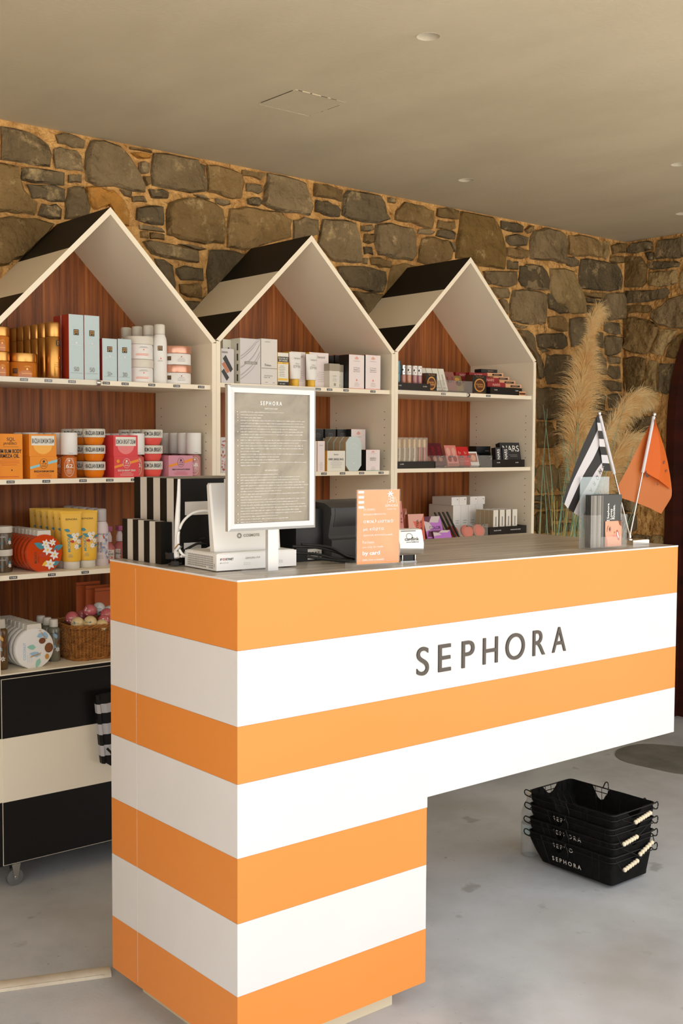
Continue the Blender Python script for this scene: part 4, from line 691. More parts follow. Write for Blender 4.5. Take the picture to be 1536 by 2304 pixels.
 ('t', [(-0.058,1.648),(-0.061,1.724),(-0.049,1.728),(-0.031,1.729),(-0.013,1.733),(-0.004,1.72),(-0.004,1.653),(-0.013,1.643),(-0.049,1.642)]),
]
STONES_RIGHT = [
 ('d', [(1.725,2.423),(1.694,2.443),(1.623,2.444),(1.573,2.432),(1.566,2.392),(1.616,2.388),(1.686,2.386),(1.734,2.397)]),
 ('d', [(1.553,2.385),(1.536,2.435),(1.475,2.437),(1.379,2.435),(1.376,2.338),(1.442,2.33),(1.552,2.341)]),
 ('b', [(1.741,2.382),(1.641,2.37),(1.621,2.341),(1.601,2.292),(1.602,2.229),(1.63,2.208),(1.74,2.217),(1.742,2.297)]),
 ('d', [(1.616,2.383),(1.562,2.379),(1.561,2.34),(1.596,2.341)]),
 ('d', [(1.601,2.313),(1.57,2.333),(1.49,2.326),(1.423,2.318),(1.405,2.306),(1.416,2.287),(1.489,2.284),(1.576,2.292)]),
 ('t', [(1.588,2.28),(1.532,2.284),(1.422,2.277),(1.414,2.209),(1.45,2.198),(1.536,2.199),(1.593,2.212)]),
 ('t', [(1.41,2.26),(1.351,2.294),(1.347,2.152),(1.408,2.178)]),
 ('d', [(1.73,2.2),(1.624,2.194),(1.48,2.191),(1.462,2.163),(1.497,2.135),(1.59,2.128),(1.732,2.135)]),
 ('b', [(1.734,2.125),(1.654,2.123),(1.577,2.111),(1.564,2.089),(1.595,2.071),(1.73,2.082)]),
 ('g', [(1.57,2.079),(1.461,2.137),(1.347,2.152),(1.343,1.978),(1.463,1.984),(1.525,2.002),(1.576,2.048)]),
 ('b', [(1.736,2.056),(1.678,2.062),(1.601,2.045),(1.525,1.997),(1.53,1.961),(1.56,1.91),(1.584,1.864),(1.673,1.869),(1.739,1.895),(1.738,1.975)]),
 ('t', [(1.53,1.95),(1.512,1.986),(1.414,1.973),(1.437,1.928),(1.479,1.889),(1.496,1.844),(1.575,1.864)]),
 ('b', [(1.47,1.879),(1.414,1.947),(1.342,1.958),(1.364,1.883),(1.411,1.829),(1.478,1.84)]),
 ('b', [(1.741,1.852),(1.679,1.859),(1.596,1.839),(1.603,1.754),(1.624,1.67),(1.707,1.665),(1.738,1.695),(1.74,1.787)]),
 ('t', [(1.583,1.833),(1.527,1.824),(1.523,1.667),(1.617,1.664),(1.6,1.743)]),
 ('d', [(1.514,1.813),(1.425,1.809),(1.437,1.664),(1.473,1.649),(1.513,1.666)]),
 ('t', [(1.733,1.652),(1.642,1.655),(1.54,1.625),(1.539,1.562),(1.731,1.554)]),
 ('g', [(1.731,1.544),(1.545,1.546),(1.525,1.498),(1.587,1.456),(1.729,1.457)]),
 ('g', [(0.054,0.012),(0.054,0.075),(0.069,0.089),(0.102,0.092),(0.135,0.089),(0.15,0.077),(0.151,0.019),(0.135,0.004),(0.069,0)]),
 ('t', [(0.158,0.02),(0.161,0.079),(0.173,0.093),(0.238,0.088),(0.303,0.093),(0.315,0.077),(0.319,0.019),(0.303,0.004),(0.173,0.001)]),
 ('b', [(1.513,0.018),(1.511,0.082),(1.528,0.094),(1.574,0.09),(1.621,0.093),(1.636,0.077),(1.636,0.019),(1.621,0.004),(1.528,0.007)]),
 ('d', [(1.643,0.004),(1.642,0.037),(1.65,0.037),(1.68,0.04),(1.71,0.036),(1.718,0.033),(1.716,0.01),(1.71,0.004),(1.65,0.006)]),
 ('g', [(1.643,0.054),(1.642,0.082),(1.651,0.092),(1.68,0.085),(1.709,0.086),(1.715,0.082),(1.716,0.056),(1.709,0.049),(1.651,0.05)]),
 ('g', [(0.054,0.119),(0.056,0.152),(0.065,0.166),(0.146,0.169),(0.227,0.163),(0.238,0.155),(0.239,0.111),(0.227,0.099),(0.065,0.097)]),
 ('t', [(1.486,0.105),(1.483,0.158),(1.498,0.163),(1.553,0.171),(1.608,0.165),(1.618,0.155),(1.62,0.111),(1.608,0.099),(1.498,0.097)]),
 ('t', [(1.627,0.119),(1.628,0.156),(1.639,0.168),(1.672,0.169),(1.705,0.164),(1.72,0.155),(1.716,0.111),(1.705,0.099),(1.639,0.102)]),
 ('g', [(0.054,0.193),(0.05,0.246),(0.07,0.266),(0.122,0.265),(0.174,0.267),(0.187,0.252),(0.19,0.19),(0.174,0.174),(0.07,0.17)]),
 ('t', [(1.477,0.19),(1.479,0.253),(1.494,0.266),(1.574,0.273),(1.654,0.268),(1.672,0.252),(1.67,0.19),(1.654,0.174),(1.494,0.178)]),
 ('d', [(1.677,0.175),(1.68,0.262),(1.685,0.272),(1.697,0.267),(1.709,0.266),(1.717,0.261),(1.716,0.182),(1.709,0.174),(1.685,0.174)]),
 ('d', [(0.054,0.279),(0.051,0.312),(0.062,0.325),(0.153,0.319),(0.244,0.322),(0.254,0.314),(0.253,0.284),(0.244,0.276),(0.062,0.28)]),
 ('g', [(0.054,0.341),(0.051,0.376),(0.063,0.383),(0.153,0.387),(0.243,0.386),(0.251,0.375),(0.253,0.341),(0.243,0.332),(0.063,0.335)]),
 ('g', [(1.584,0.282),(1.587,0.321),(1.593,0.321),(1.635,0.321),(1.677,0.326),(1.688,0.314),(1.686,0.284),(1.677,0.276),(1.593,0.273)]),
 ('g', [(1.584,0.334),(1.585,0.374),(1.594,0.385),(1.635,0.385),(1.676,0.385),(1.686,0.375),(1.686,0.341),(1.676,0.332),(1.594,0.335)]),
 ('d', [(0.054,0.407),(0.057,0.446),(0.065,0.462),(0.168,0.462),(0.27,0.457),(0.28,0.447),(0.282,0.406),(0.27,0.395),(0.065,0.393)]),
 ('t', [(1.495,0.404),(1.496,0.419),(1.5,0.417),(1.573,0.416),(1.645,0.421),(1.647,0.415),(1.65,0.4),(1.645,0.395),(1.5,0.391)]),
 ('b', [(1.495,0.434),(1.495,0.455),(1.501,0.46),(1.573,0.452),(1.644,0.454),(1.646,0.451),(1.65,0.434),(1.644,0.428),(1.501,0.425)]),
 ('b', [(1.657,0.406),(1.656,0.416),(1.662,0.42),(1.687,0.42),(1.711,0.421),(1.716,0.415),(1.716,0.4),(1.711,0.395),(1.662,0.395)]),
 ('b', [(1.657,0.434),(1.655,0.451),(1.663,0.46),(1.687,0.461),(1.711,0.46),(1.72,0.451),(1.716,0.434),(1.711,0.428),(1.663,0.426)]),
 ('d', [(0.054,0.472),(0.051,0.52),(0.066,0.541),(0.1,0.543),(0.133,0.543),(0.143,0.527),(0.146,0.479),(0.133,0.466),(0.066,0.468)]),
 ('b', [(0.153,0.479),(0.151,0.497),(0.159,0.494),(0.201,0.495),(0.243,0.499),(0.251,0.489),(0.249,0.472),(0.243,0.466),(0.159,0.463)]),
 ('g', [(0.153,0.518),(0.152,0.53),(0.159,0.536),(0.201,0.533),(0.242,0.536),(0.248,0.531),(0.249,0.51),(0.242,0.504),(0.159,0.504)]),
 ('d', [(1.474,0.479),(1.475,0.527),(1.487,0.538),(1.587,0.538),(1.686,0.542),(1.696,0.527),(1.699,0.479),(1.686,0.466),(1.487,0.469)]),
 ('d', [(0.054,0.551),(0.056,0.588),(0.064,0.608),(0.141,0.605),(0.218,0.604),(0.228,0.595),(0.228,0.557),(0.218,0.547),(0.064,0.55)]),
 ('d', [(0.054,0.629),(0.05,0.672),(0.065,0.684),(0.141,0.685),(0.216,0.679),(0.225,0.669),(0.228,0.627),(0.216,0.615),(0.065,0.618)]),
 ('g', [(1.538,0.576),(1.542,0.659),(1.561,0.683),(1.627,0.682),(1.693,0.682),(1.719,0.662),(1.716,0.57),(1.693,0.547),(1.561,0.549)]),
 ('d', [(0.054,0.702),(0.05,0.775),(0.07,0.785),(0.118,0.784),(0.166,0.784),(0.185,0.771),(0.182,0.708),(0.166,0.692),(0.07,0.695)]),
 ('g', [(1.529,0.694),(1.53,0.722),(1.537,0.729),(1.573,0.732),(1.61,0.728),(1.621,0.724),(1.617,0.699),(1.61,0.692),(1.537,0.695)]),
 ('g', [(1.529,0.751),(1.531,0.782),(1.538,0.783),(1.573,0.782),(1.609,0.788),(1.614,0.776),(1.617,0.748),(1.609,0.74),(1.538,0.742)]),
 ('g', [(1.624,0.706),(1.625,0.727),(1.631,0.733),(1.664,0.727),(1.697,0.731),(1.704,0.724),(1.704,0.699),(1.697,0.692),(1.631,0.695)]),
 ('d', [(1.624,0.753),(1.625,0.782),(1.632,0.786),(1.664,0.786),(1.696,0.782),(1.7,0.776),(1.704,0.748),(1.696,0.74),(1.632,0.737)]),
 ('t', [(0.054,0.81),(0.05,0.912),(0.076,0.932),(0.12,0.932),(0.164,0.934),(0.183,0.912),(0.187,0.817),(0.164,0.794),(0.076,0.798)]),
 ('b', [(0.194,0.813),(0.194,0.924),(0.209,0.937),(0.238,0.931),(0.266,0.936),(0.279,0.919),(0.281,0.809),(0.266,0.794),(0.209,0.795)]),
 ('t', [(1.463,0.811),(1.465,0.922),(1.477,0.932),(1.504,0.934),(1.531,0.934),(1.545,0.92),(1.546,0.809),(1.531,0.794),(1.477,0.791)]),
 ('d', [(1.553,0.812),(1.549,0.842),(1.563,0.856),(1.605,0.858),(1.647,0.853),(1.656,0.843),(1.658,0.805),(1.647,0.794),(1.563,0.792)]),
 ('g', [(1.553,0.868),(1.549,0.922),(1.564,0.928),(1.605,0.928),(1.646,0.93),(1.659,0.918),(1.658,0.875),(1.646,0.863),(1.564,0.861)]),
 ('d', [(1.665,0.81),(1.665,0.917),(1.674,0.93),(1.691,0.934),(1.707,0.934),(1.715,0.925),(1.716,0.804),(1.707,0.794),(1.674,0.791)]),
 ('g', [(0.054,0.954),(0.052,1.017),(0.069,1.038),(0.1,1.031),(0.13,1.03),(0.148,1.018),(0.146,0.957),(0.13,0.941),(0.069,0.939)]),
 ('g', [(0.153,0.95),(0.152,0.971),(0.16,0.977),(0.221,0.975),(0.282,0.976),(0.291,0.972),(0.289,0.948),(0.282,0.941),(0.16,0.939)]),
 ('b', [(0.153,0.992),(0.151,1.023),(0.161,1.029),(0.221,1.03),(0.281,1.035),(0.292,1.023),(0.289,0.996),(0.281,0.988),(0.161,0.991)]),
 ('d', [(1.634,0.952),(1.635,1.018),(1.649,1.031),(1.675,1.031),(1.702,1.032),(1.72,1.02),(1.716,0.955),(1.702,0.941),(1.649,0.941)]),
 ('d', [(0.054,1.048),(0.054,1.07),(0.061,1.079),(0.117,1.082),(0.172,1.08),(0.179,1.074),(0.18,1.049),(0.172,1.041),(0.061,1.044)]),
 ('d', [(0.054,1.106),(0.055,1.127),(0.062,1.136),(0.117,1.137),(0.171,1.136),(0.178,1.129),(0.18,1.1),(0.171,1.091),(0.062,1.088)]),
 ('g', [(1.653,1.046),(1.657,1.136),(1.664,1.141),(1.685,1.14),(1.705,1.14),(1.719,1.129),(1.716,1.052),(1.705,1.041),(1.664,1.039)]),
 ('g', [(0.054,1.159),(0.055,1.187),(0.062,1.19),(0.145,1.191),(0.228,1.187),(0.238,1.183),(0.236,1.155),(0.228,1.147),(0.062,1.145)]),
 ('t', [(0.054,1.211),(0.052,1.234),(0.062,1.247),(0.145,1.25),(0.227,1.25),(0.233,1.24),(0.236,1.209),(0.227,1.2),(0.062,1.196)]),
 ('b', [(1.478,1.168),(1.479,1.231),(1.492,1.25),(1.519,1.251),(1.545,1.251),(1.56,1.238),(1.56,1.162),(1.545,1.147),(1.492,1.149)]),
 ('b', [(1.567,1.157),(1.565,1.24),(1.584,1.249),(1.632,1.252),(1.68,1.25),(1.7,1.234),(1.698,1.165),(1.68,1.147),(1.584,1.145)]),
 ('b', [(0.054,1.28),(0.053,1.321),(0.068,1.338),(0.151,1.339),(0.234,1.341),(0.252,1.326),(0.248,1.273),(0.234,1.259),(0.068,1.256)]),
 ('g', [(0.255,1.275),(0.254,1.329),(0.269,1.337),(0.296,1.339),(0.323,1.342),(0.335,1.326),(0.337,1.273),(0.323,1.259),(0.269,1.256)]),
 ('d', [(1.673,1.265),(1.675,1.337),(1.681,1.339),(1.695,1.335),(1.708,1.34),(1.715,1.332),(1.716,1.267),(1.708,1.259),(1.681,1.262)]),
 ('d', [(0.054,1.364),(0.051,1.422),(0.069,1.435),(0.149,1.434),(0.229,1.435),(0.247,1.42),(0.244,1.362),(0.229,1.347),(0.069,1.343)]),
 ('d', [(1.609,1.37),(1.613,1.419),(1.625,1.434),(1.663,1.435),(1.701,1.436),(1.72,1.42),(1.716,1.362),(1.701,1.347),(1.625,1.344)]),
 ('g', [(0.054,1.462),(0.052,1.548),(0.075,1.574),(0.152,1.567),(0.228,1.569),(0.252,1.55),(0.25,1.464),(0.228,1.443),(0.075,1.441)]),
 ('d', [(0.054,1.595),(0.052,1.68),(0.074,1.703),(0.114,1.701),(0.153,1.702),(0.172,1.684),(0.174,1.599),(0.153,1.579),(0.074,1.582)]),
 ('d', [(0.181,1.608),(0.181,1.678),(0.202,1.706),(0.243,1.705),(0.285,1.708),(0.303,1.683),(0.306,1.6),(0.285,1.579),(0.202,1.578)]),
 ('d', [(0.054,1.728),(0.051,1.798),(0.072,1.82),(0.14,1.823),(0.207,1.823),(0.223,1.803),(0.226,1.73),(0.207,1.711),(0.072,1.707)]),
 ('g', [(0.233,1.732),(0.229,1.795),(0.252,1.822),(0.302,1.821),(0.352,1.821),(0.373,1.803),(0.371,1.73),(0.352,1.711),(0.252,1.712)]),
 ('b', [(0.054,1.845),(0.053,1.887),(0.065,1.892),(0.162,1.889),(0.259,1.888),(0.271,1.881),(0.271,1.84),(0.259,1.829),(0.065,1.83)]),
 ('d', [(0.278,1.838),(0.278,1.875),(0.289,1.89),(0.321,1.892),(0.354,1.895),(0.362,1.881),(0.365,1.84),(0.354,1.829),(0.289,1.829)]),
 ('g', [(0.054,1.923),(0.051,1.98),(0.071,1.997),(0.135,2.005),(0.2,2.002),(0.215,1.983),(0.217,1.916),(0.2,1.899),(0.071,1.902)]),
 ('d', [(0.224,1.915),(0.224,1.988),(0.241,2.002),(0.314,2.001),(0.387,1.998),(0.402,1.983),(0.404,1.916),(0.387,1.899),(0.241,1.898)]),
 ('g', [(0.054,2.02),(0.054,2.106),(0.074,2.132),(0.152,2.125),(0.23,2.131),(0.255,2.108),(0.251,2.028),(0.23,2.007),(0.074,2.009)]),
 ('d', [(0.258,2.016),(0.262,2.055),(0.267,2.055),(0.31,2.061),(0.353,2.061),(0.358,2.049),(0.362,2.016),(0.353,2.007),(0.267,2.006)]),
 ('d', [(0.258,2.072),(0.261,2.111),(0.268,2.127),(0.31,2.121),(0.352,2.125),(0.365,2.114),(0.362,2.078),(0.352,2.067),(0.268,2.065)]),
 ('d', [(0.369,2.025),(0.367,2.106),(0.39,2.13),(0.455,2.126),(0.52,2.127),(0.539,2.108),(0.54,2.028),(0.52,2.007),(0.39,2.009)]),
 ('b', [(0.547,2.025),(0.546,2.119),(0.563,2.129),(0.593,2.129),(0.623,2.132),(0.636,2.113),(0.639,2.023),(0.623,2.007),(0.563,2.011)]),
 ('g', [(0.054,2.154),(0.052,2.25),(0.076,2.27),(0.149,2.269),(0.221,2.267),(0.244,2.248),(0.244,2.158),(0.221,2.136),(0.076,2.136)]),
 ('b', [(0.251,2.147),(0.248,2.255),(0.264,2.268),(0.289,2.271),(0.314,2.271),(0.325,2.257),(0.327,2.149),(0.314,2.136),(0.264,2.137)]),
 ('g', [(0.334,2.157),(0.336,2.253),(0.351,2.267),(0.384,2.267),(0.416,2.272),(0.431,2.253),(0.433,2.152),(0.416,2.136),(0.351,2.138)]),
 ('g', [(0.44,2.152),(0.44,2.183),(0.45,2.193),(0.481,2.193),(0.512,2.192),(0.519,2.182),(0.522,2.146),(0.512,2.136),(0.45,2.132)]),
 ('g', [(0.44,2.214),(0.439,2.25),(0.451,2.262),(0.481,2.269),(0.51,2.262),(0.522,2.255),(0.522,2.214),(0.51,2.202),(0.451,2.206)]),
 ('b', [(0.529,2.161),(0.53,2.246),(0.551,2.271),(0.598,2.27),(0.645,2.267),(0.669,2.248),(0.668,2.158),(0.645,2.136),(0.551,2.14)]),
 ('g', [(0.675,2.164),(0.677,2.247),(0.697,2.272),(0.769,2.27),(0.84,2.268),(0.859,2.248),(0.862,2.158),(0.84,2.136),(0.697,2.133)]),
 ('d', [(0.869,2.153),(0.873,2.178),(0.879,2.189),(0.916,2.194),(0.952,2.194),(0.963,2.182),(0.962,2.146),(0.952,2.136),(0.879,2.139)]),
 ('d', [(0.869,2.21),(0.873,2.261),(0.881,2.263),(0.916,2.266),(0.951,2.263),(0.965,2.255),(0.962,2.214),(0.951,2.202),(0.881,2.205)]),
 ('t', [(0.969,2.155),(0.972,2.245),(0.992,2.268),(1.081,2.274),(1.17,2.271),(1.195,2.248),(1.193,2.158),(1.17,2.136),(0.992,2.137)]),
 ('g', [(1.2,2.149),(1.203,2.181),(1.21,2.194),(1.274,2.193),(1.338,2.191),(1.346,2.182),(1.348,2.146),(1.338,2.136),(1.21,2.137)]),
 ('g', [(1.2,2.215),(1.198,2.247),(1.211,2.263),(1.274,2.267),(1.337,2.263),(1.352,2.255),(1.348,2.214),(1.337,2.202),(1.211,2.204)]),
 ('g', [(0.054,2.291),(0.057,2.308),(0.062,2.326),(0.119,2.327),(0.176,2.327),(0.182,2.315),(0.185,2.286),(0.176,2.277),(0.062,2.275)]),
 ('g', [(0.054,2.334),(0.057,2.381),(0.063,2.386),(0.119,2.38),(0.175,2.386),(0.186,2.375),(0.185,2.342),(0.175,2.332),(0.063,2.332)]),
 ('d', [(0.192,2.281),(0.19,2.313),(0.2,2.319),(0.236,2.321),(0.272,2.321),(0.282,2.315),(0.28,2.286),(0.272,2.277),(0.2,2.276)]),
 ('g', [(0.192,2.346),(0.192,2.374),(0.201,2.382),(0.236,2.386),(0.271,2.386),(0.277,2.375),(0.28,2.342),(0.271,2.332),(0.201,2.333)]),
 ('g', [(0.287,2.297),(0.285,2.375),(0.306,2.384),(0.352,2.391),(0.397,2.385),(0.412,2.369),(0.416,2.296),(0.397,2.277),(0.306,2.275)]),
 ('d', [(0.423,2.29),(0.425,2.37),(0.436,2.387),(0.46,2.386),(0.484,2.39),(0.495,2.375),(0.496,2.29),(0.484,2.277),(0.436,2.281)]),
 ('d', [(0.503,2.281),(0.501,2.322),(0.512,2.325),(0.605,2.323),(0.698,2.327),(0.707,2.315),(0.707,2.286),(0.698,2.277),(0.512,2.274)]),
 ('d', [(0.503,2.339),(0.503,2.373),(0.513,2.387),(0.605,2.38),(0.698,2.387),(0.703,2.375),(0.707,2.342),(0.698,2.332),(0.513,2.33)]),
 ('g', [(0.714,2.291),(0.718,2.371),(0.733,2.391),(0.785,2.384),(0.837,2.388),(0.857,2.369),(0.855,2.296),(0.837,2.277),(0.733,2.278)]),
 ('g', [(0.862,2.29),(0.865,2.371),(0.881,2.389),(0.927,2.384),(0.972,2.387),(0.993,2.369),(0.991,2.296),(0.972,2.277),(0.881,2.278)]),
 ('d', [(0.998,2.299),(0.998,2.365),(1.017,2.39),(1.061,2.391),(1.106,2.388),(1.126,2.369),(1.125,2.296),(1.106,2.277),(1.017,2.281)]),
 ('g', [(1.132,2.292),(1.135,2.365),(1.15,2.391),(1.216,2.392),(1.282,2.385),(1.302,2.369),(1.301,2.296),(1.282,2.277),(1.15,2.275)]),
]
FLG = {'p1': [1.3366, 0.1, 1.4841], 'p2': [1.6039, 0.1, 1.4866], 'striped': [[[1.332, 0.104, 1.4775], [1.3101, 0.1093, 1.4385], [1.2645, 0.1089, 1.373], [1.2178, 0.1031, 1.2999], [1.1753, 0.0983, 1.2322]], [[1.3416, 0.1087, 1.4359], [1.3116, 0.1095, 1.3909], [1.2598, 0.1042, 1.3317], [1.2132, 0.0988, 1.2766], [1.1853, 0.099, 1.2246]], [[1.3525, 0.1098, 1.391], [1.3194, 0.1054, 1.3521], [1.2685, 0.0995, 1.3051], [1.2316, 0.0984, 1.2557], [1.207, 0.1035, 1.2106]], [[1.3641, 0.1066, 1.3429], [1.3257, 0.1003, 1.3163], [1.2863, 0.0981, 1.2752], [1.2621, 0.1023, 1.243], [1.2385, 0.1084, 1.1975]], [[1.365, 0.1013, 1.3279], [1.338, 0.098, 1.2833], [1.3169, 0.1012, 1.2476], [1.2998, 0.1075, 1.2149], [1.2781, 0.1099, 1.1797]]], 'hem': [[[1.3292, 0.103, 1.4783], [1.3327, 0.099, 1.4775]], [[1.3313, 0.103, 1.4569], [1.3409, 0.099, 1.4561]], [[1.3362, 0.103, 1.4337], [1.3497, 0.099, 1.433]], [[1.3417, 0.103, 1.4099], [1.3586, 0.099, 1.4091]], [[1.3452, 0.103, 1.3874], [1.3669, 0.099, 1.3866]], [[1.3526, 0.103, 1.3634], [1.3764, 0.099, 1.3625]], [[1.3581, 0.103, 1.3394], [1.3868, 0.099, 1.3383]], [[1.3651, 0.103, 1.3167], [1.3968, 0.099, 1.3156]]], 'o_back': [[[1.5966, 0.11, 1.4546], [1.5618, 0.1156, 1.4042], [1.5006, 0.1141, 1.3296], [1.4326, 0.1073, 1.2614]], [[1.617, 0.1163, 1.4266], [1.576, 0.1175, 1.3666], [1.5036, 0.1116, 1.2924], [1.4554, 0.1063, 1.2349]], [[1.6044, 0.116, 1.3981], [1.58, 0.112, 1.3353], [1.5523, 0.1055, 1.2699], [1.5323, 0.1047, 1.2173]], [[1.6289, 0.1175, 1.4362], [1.632, 0.1116, 1.3412], [1.6218, 0.1063, 1.2622], [1.6029, 0.1082, 1.1993]], [[1.6322, 0.1176, 1.4521], [1.6732, 0.1108, 1.3538], [1.6913, 0.1081, 1.2704], [1.669, 0.1129, 1.1793]], [[1.6272, 0.1128, 1.463], [1.6777, 0.1068, 1.3666], [1.7145, 0.1074, 1.2507], [1.7099, 0.1139, 1.2167]]], 'o_front': [[[1.603, 0.102, 1.4734], [1.5878, 0.1029, 1.42], [1.5684, 0.1027, 1.3668], [1.553, 0.1016, 1.3175]], [[1.5978, 0.0957, 1.4717], [1.6014, 0.0956, 1.4107], [1.5925, 0.0935, 1.3543], [1.5766, 0.092, 1.3018]], [[1.5933, 0.091, 1.47], [1.6164, 0.0893, 1.4045], [1.6218, 0.0859, 1.3417], [1.6121, 0.0852, 1.2867]], [[1.617, 0.1058, 1.469], [1.6591, 0.1039, 1.392], [1.686, 0.1021, 1.3251], [1.7032, 0.1027, 1.2543]]], 'o_txt': [('S', [1.6437, 0.09, 1.3399], 0.0125, -1.2), ('E', [1.6594, 0.092, 1.3128], 0.01, -1.2), ('A', [1.6216, 0.096, 1.2736], 0.012, 0.5), ('(', [1.5691, 0.096, 1.3028], 0.022, 0.9), ('R', [1.649, 0.094, 1.278], 0.006, 0.4)]}
# ================================================================== SETTING
XR, YW = 3.65, 1.7387
def cz(x): return 2.4692-.0046*x      # the ceiling drops a touch towards the right wall
SPOTS = [(.777, .246), (2.02, 1.317), (2.4375, .60), (3.235, 1.12)]
def build_ceiling():
    import bmesh
    bm = bmesh.new(); X0, X1, Y0, Y1 = -4.3, XR+.3, -1.35, YW+.25
    def loop(pts):
        v = [bm.verts.new((x, y, cz(x))) for x, y in pts]
        return [bm.edges.new((v[i], v[(i+1) % len(v)])) for i in range(len(v))]
    E = loop([(X0, Y0), (X1, Y0), (X1, Y1), (X0, Y1)])
    for sx, sy in SPOTS: E += loop([(sx+.031*math.cos(2*PI*i/24), sy+.031*math.sin(2*PI*i/24)) for i in range(24)])
    bmesh.ops.triangle_fill(bm, use_beauty=True, use_dissolve=False, edges=E)
    me = bpy.data.meshes.new('ceiling'); bm.to_mesh(me); bm.free(); me.materials.append(K['ceiling'])
    o = bpy.data.objects.new('ceiling', me); col.objects.link(o); tag(o, kind='structure')
    b = MB(); b.box(X0, X1, Y0, Y1, 2.56, 2.60, 'ceiling'); b.build('roof_slab', o)
    return o
ceil = build_ceiling()
SPN = ['recessed ceiling spotlight nearest the viewer, largest of the four', 'recessed ceiling spotlight above the right-hand house-shaped shelf', 'recessed spotlight half cut off at the right edge, higher one', 'recessed spotlight at the right edge close to the wall corner']
for (sx, sy), lb in zip(SPOTS, SPN):
    t = thing('ceiling_spotlight', lb, 'ceiling light', (sx, sy, cz(sx)), group='recessed ceiling spotlights')
    b = MB(); n = 24
    for r, z in ((.0312, -.0006), (.0305, .02), (.020, .045)):
        for i in range(n): b.v.append((r*math.cos(2*PI*i/n), r*math.sin(2*PI*i/n), z))
    m = b.mi('spotin')
    for j in range(2):
        for i in range(n): b.f.append([j*n+i, j*n+(i+1) % n, (j+1)*n+(i+1) % n, (j+1)*n+i]); b.m.append(m)
    b.build('recess', t, 60)
    b = MB(); b.lathe([(.0201, .046), (.0201, .0445)], 'lens', 20); b.build('lens', t)
t = thing('access_panel', 'square flush access panel in the ceiling with cracked plaster outline', 'hatch', (.886, .93, cz(.886)))
b = MB(); b.box(-.101, .101, -.096, .096, -.0012, .004, 'ceiling'); b.build('panel', t)
r = random.Random(3); b = MB()
for x0, x1, y0, y1, c in ((-.1025, -.1015, -.085, .08, 'crackd'), (-.1, .1, .0965, .0975, 'crack'), (.1015, .1025, -.06, .09, 'crackd'), (-.09, .06, -.0975, -.0965, 'crackd')):
    b.box(x0, x1, y0, y1, -.0016, .003, c)
for x, y, l, ax in ((.02, .097, .02, 0), (.07, .097, .03, 0), (.1, .06, .05, 1), (.1, .01, .02, 1), (-.06, -.097, .03, 0), (-.02, -.097, .035, 0), (.03, -.097, .012, 0), (-.1, -.03, .022, 1), (-.1, -.075, .03, 1)):
    w = .0016
    b.box(x-(l/2 if ax == 0 else w), x+(l/2 if ax == 0 else w), y-(l/2 if ax else w), y+(l/2 if ax else w), -.002, .003, 'crack')
b.build('joint_filler', t)

b = MB(); b.box(-4.3, XR+2.2, -2.7, YW+.4, -.05, 0, 'floor'); fl = tag(b.build('floor'), kind='structure')
b = MB(); b.box(-30, 30, -40, 8, -.12, -.07, 'sand'); tag(b.build('ground'), kind='structure')
b = MB(); b.box(-4.2, XR, YW, YW+.2, 0, 2.5, 'mortar'); wall = tag(b.build('wall_back'), kind='structure')
b = MB(); b.box(-2.35, -2.2, -.2, YW, 0, 2.5, 'unseen_wall'); tag(b.build('unseen_wall_left'), kind='structure')  # unseen wall, added and placed to cut the light from the left
# right wall with a tall arched door opening
DY, DW, DZ, DH = .89, .56, 1.5, .82
arch = [(DY+DW, 0)]+[(DY+DW*math.cos(a*PI/24), DZ+DH*math.sin(a*PI/24)) for a in range(25)]+[(DY-DW, 0)]
def wallring():
    b = MB(); pts = arch
    YE = -1.25; o2 = [(YW, 0)]+[None]*25+[(YE, 0)]
    for a in range(25):
        c, s_ = math.cos(a*PI/24), math.sin(a*PI/24)
        o2[a+1] = (YW if a < 9 else YE if a > 15 else DY+(YW-DY)*(12-a)/4*1.0 if a < 12 else DY-(DY-YE)*(a-12)/4, DZ+(2.5-DZ)*min(1, a/8) if a <= 12 else DZ+(2.5-DZ)*min(1, (24-a)/8))
    vs = []
    for x in (XR, XR+.25):
        for p in pts: vs.append((x, p[0], p[1]))
        for p in o2: vs.append((x, p[0], p[1]))
    n = len(pts); fs = []
    for k in (0, 2*n):
        for i in range(n-1): fs.append([k+i, k+i+1, k+n+i+1, k+n+i])
    for i in range(n-1): fs.append([i, i+1, 2*n+i+1, 2*n+i])
    b.add(vs, fs, 'mortar'); return b.build('wall_right')
wallr = tag(wallring(), kind='structure')
# door: wooden lining, dark leaf set back
def arch_band(w, x0, x1, k):
    b = MB(); P = [(DY+DW-.002, 0)]+[(DY+(DW-.002)*math.cos(a*PI/24), DZ+(DH-.002)*math.sin(a*PI/24)) for a in range(25)]+[(DY-DW+.002, 0)]
    Q = [(DY+DW-w, 0)]+[(DY+(DW-w)*math.cos(a*PI/24), DZ+(DH-w)*math.sin(a*PI/24)) for a in range(25)]+[(DY-DW+w, 0)]
    n = len(P); vs = [(x, p[0], p[1]) for x in (x0, x1) for p in P+Q]; fs = []
    for i in range(n-1):
        fs += [[i, i+1, n+i+1, n+i], [2*n+i, 2*n+i+1, 3*n+i+1, 3*n+i], [n+i, n+i+1, 3*n+i+1, 3*n+i], [i, i+1, 2*n+i+1, 2*n+i]]
    b.add(vs, fs, k); return b
door = bpy.data.objects.new('door_1', None); col.objects.link(door); tag(door, kind='structure')
arch_band(.05, XR-.03, XR+.22, 'rust').build('door_frame', door)
arch_band(.12, XR+.05, XR+.20, 'rust').build('door_stop', door)
b = MB(); P = [(DY+(DW-.05), 0)]+[(DY+(DW-.05)*math.cos(a*PI/24), DZ+(DH-.05)*math.sin(a*PI/24)) for a in range(25)]+[(DY-DW+.05, 0)]
